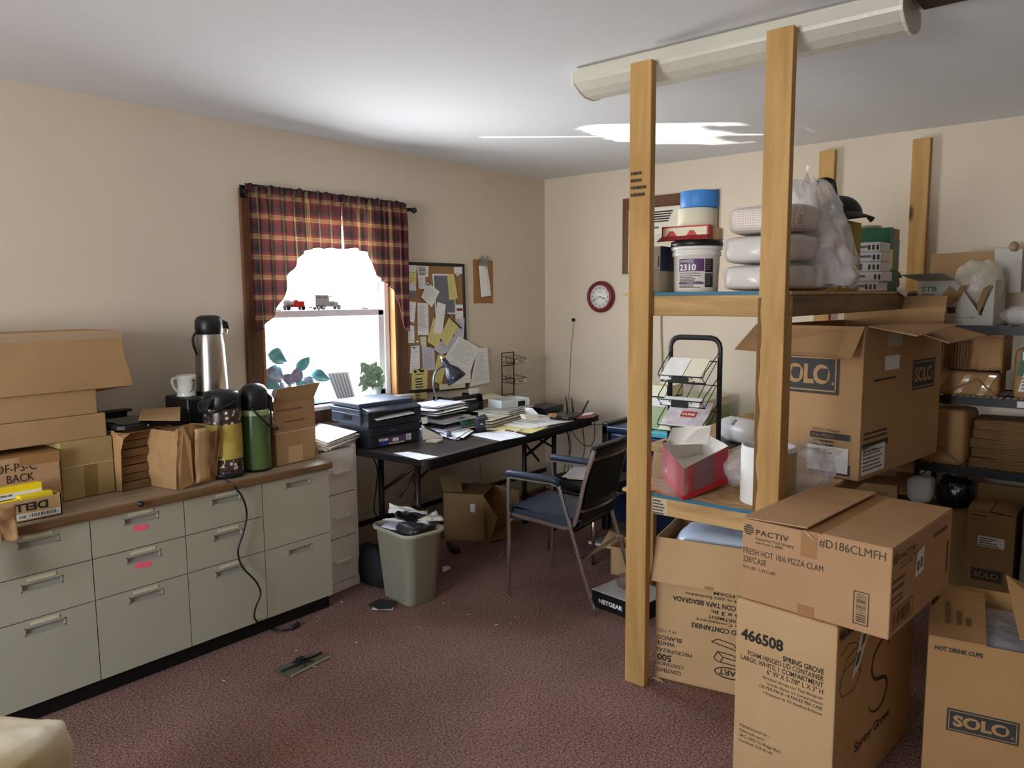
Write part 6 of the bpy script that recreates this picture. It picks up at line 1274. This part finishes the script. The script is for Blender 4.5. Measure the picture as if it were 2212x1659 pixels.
# kraft packages on the second tier
def kpack(label, loc_, rz, s, seed, tapes=True, opened=False):
    t = thing('kraft_package', label, 'package', loc_, rz, 'brown paper packages on the wire shelving')
    f = B(KRAFT); lump(f, (0, 0, s[2]/2), s, 9, .022, 5, seed, 44, 26, floor=.0); f.build('wrapper', t)
    if tapes:
        f = B(mat('clear_tape', 'c3a77c', .12, spec=.8)); r = random.Random(seed)
        for i in range(3): x = (-.3+.3*i)*s[0]; f.grid(lambda u, v: V((x+.03*u+.05*(v-.5), -s[1]/2-.004-.003*noise(v*5, i), s[2]*(.08+.8*v))), 3, 8)
        f.build('tape', t)
        f = B(mat('kraft_fold', '8a6a42', .7)); f.sheet([(-.12*s[0], -s[1]/2-.005, s[2]*.12), (.22*s[0], -s[1]/2-.006, s[2]*.70), (.23*s[0], -s[1]/2-.006, s[2]*.76), (-.13*s[0], -s[1]/2-.005, s[2]*.2)], .003).sheet([(.22*s[0], -s[1]/2-.006, s[2]*.7), (.46*s[0], -s[1]/2-.005, s[2]*.06), (.47*s[0], -s[1]/2-.005, s[2]*.14), (.23*s[0], -s[1]/2-.006, s[2]*.76)], .003); f.build('folded_end', t)
    return t
kpack('taped brown paper package lying on the second tier of the wire shelving', (-.33, -2.945, T2), R(-90), (.335, .26, .125), 3)
t = thing('kraft_package', 'torn open brown package showing its stacked paper, on the taped package', 'package', (-.465, -2.80, T2+.125), R(-92), 'brown paper packages on the wire shelving')
f = B(BAG); r = random.Random(3)
for i in range(18): f.box((.06+.0125*i, .03+r.uniform(0, .008), .006), (.06+.0125*i+.0105, .24, .165+r.uniform(-.006, .004)))
f.build('stacked_paper', t); f = B(KRAFT); f.grid(lambda u, v: V((.19+.13*u, .0-.01*math.sin(3*u)+.012*noise(u*4, v*3), .01+.17*v+.008*noise(u*5, 3))), 10, 10); f.grid(lambda u, v: V((-.02+.34*u, -.02+.26*v+.02*noise(u*5), .178+.016*noise(u*4, v*4)-.012*u)), 20, 8); f.slab([(.318, 0, 0), (.318, .25, 0), (.318, .25, .18), (.318, 0, .18)], (.003, 0, 0)); f.sheet([(-.01, -.005, .004), (.10, -.012, .002), (.03, -.02, .045), (-.02, -.01, .055)], .003); f.build('wrapper', t, solid=.0015)
t = kpack('small brown package with a green label on the second tier at the right', (-.34, -3.27, T2), R(-90), (.21, .24, .245), 7, False)
f = B(mat('label_green', '35603c', .5)); f.sheet([(-.09, -.125, .115), (.08, -.125, .115), (.09, -.125, .235), (-.075, -.125, .235)], .002); f.use(WLAB); f.sheet([(-.08, -.128, .04), (.0, -.128, .04), (.02, -.128, .13), (-.06, -.128, .13)], .002).sheet([(-.07, -.128, .19), (-.03, -.128, .19), (-.03, -.128, .23), (-.07, -.128, .23)], .001); f.use(WLAB); smallprint(f, (-.01, -.1285, .21), X, Z, .06, 4, .02, 3); f.use(PRINT); smallprint(f, (-.065, -.1305, .10), X, Z, .05, 4, .016, 4); f.build('label', t)
f = B(WLAB); f.box((-.4655, -3.285, .995), (-.4635, -3.19, 1.025)); tag(f.build('price_label'), 'white label clipped to the front rail of the second tier', 'label')
# third tier
kp = kpack('tapered brown paper package leaning on the third tier of the wire shelving', (-.35, -2.895, T3), R(-96), (.205, .26, .285), 11, False)
f = B(mat('kraft_fold', '8a6a42', .7)); f.sheet([(-.095, -.134, .03), (.0, -.134, .085), (.09, -.134, .01), (.095, -.134, .02), (.0, -.134, .10), (-.095, -.134, .042)], .003); f.build('folded_end', kp)
r = random.Random(14)
for i, lab in enumerate(('lowest', 'second lowest', 'middle', 'second highest', 'highest')):
    t = thing('paper_bag_bundle', f'{lab} bundle of the flat brown paper bags piled on the third tier', 'bags', (-.30+r.uniform(-.01, .01), -3.17+r.uniform(-.01, .01), T3+.001+i*.048), R(-90+r.uniform(-3, 3)), 'paper bag bundles on the third tier')
    f = B(BAG)
    for k in range(5): f.grid(lambda u, v: V(((u-.5)*.33, (v-.5)*.26, .004+k*.0088+.0035*noise(u*4+k, v*3+i)+.002*math.sin(9*u+k))), 12, 4)
    f.build('bags', t, solid=.0075)
# goods low behind the clamshell carton
t = carton('dark brown carton standing on the carpet under the wire shelving end', (-.53, -2.62, 0), R(-92), .44, .20, .46, CARD3, seam=False)
t = carton('small tan carton with a printed line beside the timber shelf', (-.53, -2.50, .4625), R(-80), .20, .22, .075, CARD2)
f = B(INK); f.text('3 EACH/CARTON UNIT', (.03, -.001, .022), X, Z, .014, .13); f.use(mat('yellow_tape', 'e0d637', .4)); f.rect((0, -.001, 0), X, Z, .002, .01, .022, .035); f.build('lettering', t)
f = B(mat('bag_white2', 'c8cacb', .45, bump=.3, bs=30)); lump(f, (-.46, -2.80, .535), (.13, .125, .145), 3.2, .10, 5, 2, 30, 20, floor=.4625); tag(f.build('white_bundle'), 'white soft bundle standing under the wire shelving', 'bundle')
f = B(mat('black_film', '14171d', .15, bump=.8, bs=16)); lump(f, (-.40, -2.945, .53), (.18, .16, .16), 3, .18, 6, 6, 28, 18, floor=.4625); tag(f.build('black_bag'), 'shiny black plastic bag beside the white bundle under the shelving', 'bag')
t = thing('cup_carton', 'tall dark cup carton with torn top standing on the carpet under the shelving', 'box', (-.615, -3.035, 0), R(-91.5))
w_, d_, h_ = .198, .24, .50
f = B(CARD3); f.box((0, 0, 0), (w_, d_, h_)); f.build('body', t, bevel=.003); f = B(CARD3); f.slab([(.0, .0, h_+.002), (.09, 0, h_+.002), (.10, .10, h_+.03), (0, .10, h_+.02)], (0, 0, .004)).slab([(.10, .0, h_+.01), (w_, 0, h_+.002), (w_, .18, h_+.004), (.11, .18, h_+.03)], (0, 0, .004)); f.box((0, d_-.004, h_), (w_, d_, h_+.09)); f.build('torn_flaps', t)
f = B(PBLK, CARD3); sololabel(f, (.03, -.0012, .165), X, Z, .13, .06, PBLK, CARD3); f.build('logo_panel', t); f = B(WLAB); f.rect((0, -.0012, 0), X, Z, .05, .335, .16, .385); f.use(INK); smallprint(f, (.058, -.0018, .372), X, Z, .09, 4, .011, 9); smallprint(f, (.02, -.0012, h_-.02), X, Z, .06, 1, .012, 2); f.build('lettering', t)
t = carton('pale carton at the right picture edge behind the dark cup carton', (-.62, -3.262, 0), R(-91), .25, .3, .64, mat('white_cardboard2', 'a5a296', .7), seam=False); f = B(PRINT); smallprint(f, (.02, -.001, .30), X, Z, .1, 1, .02, 3); f.build('print', t)

# ================= the cartons in front =================
# carton under the lower deck
t = thing('cardboard_box', 'open carton with upside down black lettering, standing under the lower deck', 'box', (-2.150, -2.200, .0), R(-78))
w_, d_, h_ = .46, .34, .425
f = B(CARD2); f.box((0, 0, 0), (w_, d_, .006)).box((0, 0, 0), (w_, .006, h_)).box((0, d_-.006, 0), (w_, d_, h_)).box((0, .006, 0), (.006, d_-.006, h_)).box((w_-.006, .006, 0), (w_, d_-.006, h_)); f.build('body', t, bevel=.002)
f = B(CARD2); f.slab([(0, -.001, h_+.165), (w_, -.001, h_+.165), (w_, -.045, h_+.002), (-.008, -.05, h_+.0)], (0, -.004, 0)); f.build('front_flap', t)
f = B(CARD2); f.box((0, 0, h_), (.005, d_, h_+.165)).box((0, d_-.005, h_), (w_, d_, h_+.19)).box((0, 0, h_), (w_, .005, h_+.163)); f.build('raised_flaps', t)
f = B(mat('bag_bluewhite', 'c9d6e6', .3, bump=.4, bs=14)); lump(f, (w_*.52, d_*.5, h_+.07), (w_*.86, d_*.82, .23), 4, .05, 4, 2, 36, 20); f.build('bagged_contents', t)
f = B(TAPE); f.box((.205, -.0512, h_+.0), (.24, -.048, h_+.012)); f.build('tape', t)
f = B(INK)
def updown(s, u, z, size, w=None, al='L', bold=0): f.text(s, (u, -.001, z), -X, -Z, size, w, bold, al)
# lines read upside down: x runs right to left, lowest line of the print is topmost here
for s, u, z, sz, w, b_ in (('CONTENTS', .108, .047, .016, .10, .02), ('CONTENIDO', .118, .073, .015, .115, .01), ('500', .068, .105, .026, .058, .03), ('PIECES/PIEZAS', .150, .130, .014, .145, .01), ('WHITE', .082, .160, .016, .075, .02), ('BLANCO', .108, .183, .016, .10, .02), ('(4 x 125)', .085, .210, .012, .075, .0)):
    updown(s, u, z, sz, w, 'L', b_)
for s, u0, z, sz, w, b_ in (('HINGED LID CONTAINERS', .43, .262, .019, .285, .03), ('Sandwich Containers', .43, .285, .012, .265, .01), ('1 COMPARTMENT', .40, .305, .013, .19, .02), ('6 1/8 x 6 x 3 in.', .43, .328, .016, .21, .03), ('TERMICOS CON TAPA BISAGRADA', .43, .358, .019, .36, .03), ('Grandes de 6 in. para Sandwiches', .43, .382, .012, .31, .01), ('PLASTIC FOAM', .43, .402, .012, .20, .01)):
    updown(s, u0, z, sz, w, 'L', b_)
f.build('lettering', t); f = B(INK); c = V((.30, -.001, .085)); pts = [(c+V((.062*math.cos(a), 0, .024*math.sin(a)))) for a in [2*math.pi*i/28 for i in range(28)]]; p2 = [(c+V((.057*math.cos(a), 0, .019*math.sin(a)))) for a in [2*math.pi*i/28 for i in range(28)]]; f.add(pts+p2, [(i, (i+1) % 28, 28+(i+1) % 28, 28+i) for i in range(28)]); f.text('DART', c+V((.045, 0, .012)), -X, -Z, .022, .09, .02)
def strokes(b, pl, wd=.002):
    for a, e in zip(pl, pl[1:]): a, e = V((a[0], -.001, a[1])), V((e[0], -.001, e[1])); n_ = (e-a).cross(Y).normalized()*wd; b.add([a-n_, e-n_, e+n_, a+n_], [(0, 1, 2, 3)])
strokes(f, [(.225, .20), (.25, .215), (.31, .205), (.33, .18), (.28, .19), (.225, .20)]); strokes(f, [(.235, .135), (.25, .165), (.31, .16), (.345, .13), (.32, .12), (.25, .125), (.235, .135)]); strokes(f, [(.25, .165), (.27, .145), (.34, .14)]); strokes(f, [(.27, .145), (.262, .126)]); f.build('logo_drawing', t)
f = B(mat('splinter', 'c8a268', .7)); 
for a, e in (((1411, 1463), (1424, 1471)), ((1418, 1462), (1432, 1474))): f.tube([at(*a, 'z', .004), at(*e, 'z', .003)], .003, 5)
tag(f.build('splinter'), 'pale wood splinters lying on the carpet at the foot of the left post', 'splinters')

# foam container carton with the number, in front of the shelf
t = carton('tall carton numbered 466508 standing before the shelf, under the wide carton', (-2.571, -2.716, 0), R(-95), .311, .68, .5985, CARD2, seam=True)
f = B(INK); rx = .277
f.text('466508', (.018, -.001, .479), X, Z, .033, .136, .035)
for s, z, sz, w, b_ in (('SPRING GROVE', .4505, .016, .123, .02), ('FOAM HINGED LID CONTAINER', .431, .015, .235, .01), ('LARGE, WHITE, 1 COMPARTMENT', .411, .015, .258, .01), ('6" W X 5-7/8" L X 3" H', .391, .015, .172, .01), ('Bandejas Almeja con Tapa Bisagrada', .374, .0085, .183, .0), ('Grande, Blanca, Un Compartimiento', .358, .0085, .17, .0), ('125 PER PACK / 4 PACKS PER CASE', .342, .0095, .193, .01), ('4 Empaques de 125 Bandejas/Empaque', .326, .0085, .183, .0)):
    f.text(s, (rx-w, -.001, z), X, Z, sz, w, b_)
f.build('lettering', t); f = B(INK)
for s, z, w in (('Manufactured for /', .190, .099), ('Fabricado para:', .173, .083), ('SRC, 5355 Tri-Ridge Blvd.', .156, .136), ('Loveland, OH 45140', .139, .108)): f.text(s, (.022, -.001, z), X, Z, .0095, w)
f.build('address_lettering', t)
f = B(mat('side_ink', '4a3d2c', .8)); xo = .312
f.text('466508', (xo, .012, .555), Y, Z, .03, .11, .03); f.text('Spring Grove', (xo, .165, .150), Y, Z, .03, .30, .02)
def arc(b, c, r, a0, a1, w0, w1, n=24):
    p = []
    for i in range(n+1):
        a = R(a0+(a1-a0)*i/n); w = w0+(w1-w0)*math.sin(math.pi*i/n); p += [V((xo, c[0]+(r[0]-w)*math.cos(a), c[1]+(r[1]-w)*math.sin(a))), V((xo, c[0]+(r[0]+w)*math.cos(a), c[1]+(r[1]+w)*math.sin(a)))]
    b.add(p, [(2*i, 2*i+1, 2*i+3, 2*i+2) for i in range(n)])
f.build('side_lettering', t); f = B(mat('side_ink', '4a3d2c', .8))
sp_ = spline([V((xo, a+.03, .215+(b-.222)*.82)) for a, b in ((.40, .455), (.385, .485), (.34, .500), (.275, .470), (.255, .415), (.285, .365), (.34, .345), (.385, .325), (.40, .285), (.37, .235), (.315, .222), (.26, .245), (.245, .275))], 6); m_ = len(sp_); pp = []
for i, p in enumerate(sp_):
    d = (sp_[min(i+1, m_-1)]-sp_[max(i-1, 0)]).normalized(); n_ = d.cross(X)*(.0015+.005*math.sin(math.pi*i/(m_-1))); pp += [p-n_, p+n_]
f.add(pp, [(2*i, 2*i+1, 2*i+3, 2*i+2) for i in range(m_-1)])
f.build('swirl_logo', t); f = B(mat('side_ink', '4a3d2c', .8))
for q in ([(.03, .51), (.09, .525), (.15, .51), (.175, .475)], [(.03, .40), (.05, .45), (.14, .46), (.19, .40), (.14, .365), (.05, .375), (.03, .40)], [(.05, .45), (.08, .485), (.165, .495), (.19, .40)]):
    for a, e in zip(q, q[1:]): a, e = V((xo, *a)), V((xo, *e)); n_ = (e-a).cross(X).normalized()*.0014; f.add([a-n_, e-n_, e+n_, a+n_], [(0, 1, 2, 3)])
f.build('side_drawing', t)
f = B(WLAB); f.sheet([(.3125, .12, .405), (.3125, .17, .425), (.3125, .245, .515), (.3125, .19, .555)], .001); f.use(PRINT); f.sheet([(.314, .135, .435), (.314, .165, .445), (.314, .18, .475), (.314, .15, .475)], .0005).sheet([(.314, .18, .485), (.314, .205, .495), (.314, .22, .515), (.314, .19, .52)], .0005); f.build('label', t)

# clamshell carton on top of it
t = thing('cardboard_box', 'wide carton with printed clamshell lettering lying on top of the tall carton', 'box', (-2.558, -2.722, .6025), R(-95))
w_, d_, h_ = .436, .545, .254; PB1 = card('cardboard_rosy', 'b18a62', 'bb946c')
B(PB1).box((0, 0, 0), (w_, d_, h_)).build('body', t, bevel=.004)
f = B(PB1); f.slab([(.002, .0, h_+.001), (w_*.468, -.003, h_+.010), (w_*.475, d_-.01, h_+.012), (.002, d_-.003, h_+.001)], (0, 0, .004)).slab([(w_*.50, .003, h_-.001), (w_-.002, .003, h_-.001), (w_-.002, d_-.003, h_-.001), (w_*.50, d_-.003, h_-.001)], (0, 0, .004)); f.build('top_flaps', t)
f = B(TAPE); f.box((w_*.425, -.001, h_*.70), (w_*.535, 0, h_-.004)).box((w_*.415, -.001, 0), (w_*.53, 0, h_*.13)).box((w_*.44, .0, h_-.0005), (w_*.56, d_, h_+.0032)); f.use(mat('tape_shine', 'd9c7ad', .15)); f.sheet([(w_*.445, -.003, h_+.004), (w_*.48, -.006, h_-.004), (w_*.515, -.003, h_-.022), (w_*.47, -.002, h_-.008)], .001); f.build('tape', t)
ink2 = mat('faded_ink', '4a4038', .8)
def pact(o, x, k, ink, full=True):
    f = B(ink); o, x = V(o), V(x)
    c = o+x*.022*k+Z*(h_*.875)
    for j in range(5):
        z0 = -.0155+.0066*j; z1 = z0+.0042; pts = []
        for z in (z0, z1): hw = math.sqrt(max(0, .0165**2-z*z)); pts.append((z, hw))
        f.add([c-x*pts[0][1]*k+Z*pts[0][0], c+x*pts[0][1]*k+Z*pts[0][0], c+x*pts[1][1]*k+Z*pts[1][0], c-x*pts[1][1]*k+Z*pts[1][0]], [(0, 1, 2, 3)])
    f.text('PACTIV', o+x*.046*k+Z*(h_*.832), x, Z, .0165, .103*k, .02, sp=1.1); f.text('Foodservice / Food Packaging', o+x*.046*k+Z*(h_*.772), x, Z, .0085, .118*k); f.text('Lake Forest, IL 60045', o+x*.046*k+Z*(h_*.722), x, Z, .0085, .085*k)
    if full:
        f.text('FRESH HOT 18/6 PIZZA CLAM', o+x*.006*k+Z*(h_*.575), x, Z, .0185, .247*k); f.text('220/CASE', o+x*.006*k+Z*(h_*.47), x, Z, .0185, .075*k); f.text('14.4 LBS - 2.53 CUBE', o+x*.006*k+Z*(h_*.385), x, Z, .010, .105*k); f.text('#D186CLMFH', o+x*.238*k+Z*(h_*.865), x, Z, .024, .182*k)
        f.build('lettering', t); f = B(ink); bx = o+x*.340*k+Z*.022; W_, H_ = .042*k, .095
        for q in ((0, 0, W_, .0025), (0, H_-.0025, W_, H_), (0, 0, .0025, H_), (W_-.0025, 0, W_, H_)): f.rect(bx, x, Z, *q)
        barcode(f, bx+x*(W_-.008)+Z*.008, Z, -x, H_-.016, W_-.016, 5)
    else:
        smallprint(f, o+x*.01+Z*(h_*.60), x, Z, .15, 2, .022, 4); smallprint(f, o+x*.01+Z*(h_*.42), x, Z, .10, 2, .014, 6)
        f.build('side_lettering', t); f = B(ink); bx = o+x*.02+Z*.02
        for q in ((0, 0, .17, .0025), (0, .052, .17, .0545), (0, 0, .0025, .054), (.1675, 0, .17, .054)): f.rect(bx, x, Z, *q)
        barcode(f, bx+x*.012+Z*.008, x, Z, .145, .038, 8); f.rect(o+x*.50+Z*.06, x, Z, 0, 0, .018, .10); f.rect(o+x*.36+Z*(h_*.80), x, Z, 0, 0, .13, .012)
    return f
pact((0, -.0012, 0), X, 1., ink2).build('barcode', t)
pact((w_+.0012, 0, 0), Y, 1.3, mat('side_ink2', '6e5334', .8), False).build('side_barcode', t)
f = B(WLAB); f.sheet([(w_+.0015, .195, .125), (w_+.0015, .265, .13), (w_+.0015, .265, .205), (w_+.0015, .205, .195)], .001); f.use(PRINT); f.rect((w_+.0028, .205, .14), Y, Z, 0, 0, .02, .03); f.rect((w_+.0028, .235, .145), Y, Z, 0, 0, .018, .03); f.build('label', t)

# hot cup carton at the right
t = thing('cup_carton', 'carton with HOT DRINK CUPS print and folded flaps at the bottom right', 'box', (-2.245, -3.190, 0), R(-79.5))
w_, d_, h_ = .46, .40, .498; HC = card('cardboard_hot', 'a8804f', 'b38b5a')
f = B(HC); f.box((0, 0, 0), (w_, d_, .006)).box((0, 0, 0), (w_, .006, h_)).box((0, d_-.006, 0), (w_, d_, h_)).box((0, .006, 0), (.006, d_-.006, h_)).box((w_-.006, .006, 0), (w_, d_-.006, h_)); f.build('body', t, bevel=.003)
f = B(HC); f.slab([(.002, .0, h_+.001), (.150, -.006, h_+.002), (.160, d_*.93, h_+.03), (.06, d_*.97, h_+.028), (.0, d_*.5, h_+.010)], (0, 0, .004)); f.build('folded_flap', t)
f = B(HC); f.slab([(w_-.004, .0, h_), (w_-.004, d_-.02, h_), (.205, d_*.62, h_+.145), (.232, .03, h_+.03)], (0, 0, .005)); f.build('raised_flap', t)
f = B(HC); f.slab([(0, d_, h_), (w_, d_, h_), (w_, d_+.02, h_+.03), (0, d_+.02, h_+.03)], (0, .004, 0)); f.build('back_flap', t)
f = B(film('bag_film2', 'e9e7ec', .34)); lump(f, (w_*.5, d_*.5, h_-.06), (w_*.9, d_*.9, .12), 5, .06, 5, 3, 30, 14); f.build('bagged_contents', t)
f = B(PBLK, HC); f.text('HOT DRINK CUPS', (.018, -.001, h_-.036), X, Z, .0125,   .125, .045); f.build('lettering', t); f = B(PBLK, HC); sololabel(f, (.060, -.0012, .213), X, Z, .185, .072, PBLK, HC); f.build('logo_panel', t)
f = B(mat('flap_print', '6d5130', .8))
for i, (x0, l_) in enumerate(((.045, .16), (.075, .15), (.10, .09))): smallprint(f, (x0, .10, h_+.0155), Y+Z*.075, X, l_, 1, .030, i+2)
f.build('flap_print', t)

# router carton on the carpet behind the left post
t = thing('router_box', 'black and white router carton with white lettering behind the left post', 'box', (-1.712, -1.600, 0), R(-97))
f = B(BLACK); f.box((0, 0, 0), (.30, .25, .084)); f.build('body', t, bevel=.002); f = B(mat('lid_white', 'c9c7c4', .5)); f.box((0, 0, .0842), (.30, .25, .087)); f.use(INK).rect((.11, .07, .0876), X, Y, 0, 0, .04, .003); f.build('top', t)
f = B(WHITE); f.text('NETGEAR', (.045, -.001, .030), X, Z, .021, .15, .04); f.build('lettering', t)
f = B(film('amber_plastic', '8b6a5c', .6, .2, .3)); lump(f, (-1.60, -1.73, .125), (.08, .09, .07), 3, .05, 4, 2, 20, 12, floor=.089); tag(f.build('plastic_wrap'), 'brownish plastic wrap lying on the router carton', 'wrap')
t = thing('magazine', 'open magazine lying on the carpet under the chairs near the post', 'magazine', (0, 0, 0))
q = [at(x, y, 'z', .003) for x, y in ((1271, 1174), (1318, 1160), (1352, 1172), (1341, 1191))]; f = B(CREAM); f.slab(q, (0, 0, .014)); f.build('pages', t); f = B(mat('magazine_cover', '6d6a6e', .3, col2='b7b4b8', vs=18)); f.slab([p+Z*.0145 for p in q], (0, 0, .001)); f.build('cover', t)
t = thing('cardboard_box', 'small open tan carton on the carpet, mostly hidden behind the left post', 'box', (-1.29, -1.44, 0), R(-80)); w_, d_, h_ = .30, .2, .16
f = B(CARD2); f.box((0, 0, 0), (w_, d_, .005)).box((0, 0, 0), (w_, .005, h_)).box((0, d_-.005, 0), (w_, d_, h_)).box((0, 0, 0), (.005, d_, h_)).box((w_-.005, 0, 0), (w_, d_, h_)); f.build('body', t)
B(CARD2).slab([(0, 0, h_), (0, d_, h_), (-.09, d_, h_+.02), (-.075, 0, h_-.03)], (0, 0, .004)).build('flap', t)

# cream bag at the lower left corner
f = B(mat('cream_cloth', 'b89c58', .5, col2='e9e2cc', vs=4, bump=.6, bs=7)); 
lump(f, (-4.385, -1.66, .275), (.38, .44, .545), 9, .03, 4, 5, 56, 36, rot=R(-60), floor=.001)
tag(f.build('cream_bag'), 'plump cream cloth bag standing at the lower left corner of the view', 'bag')
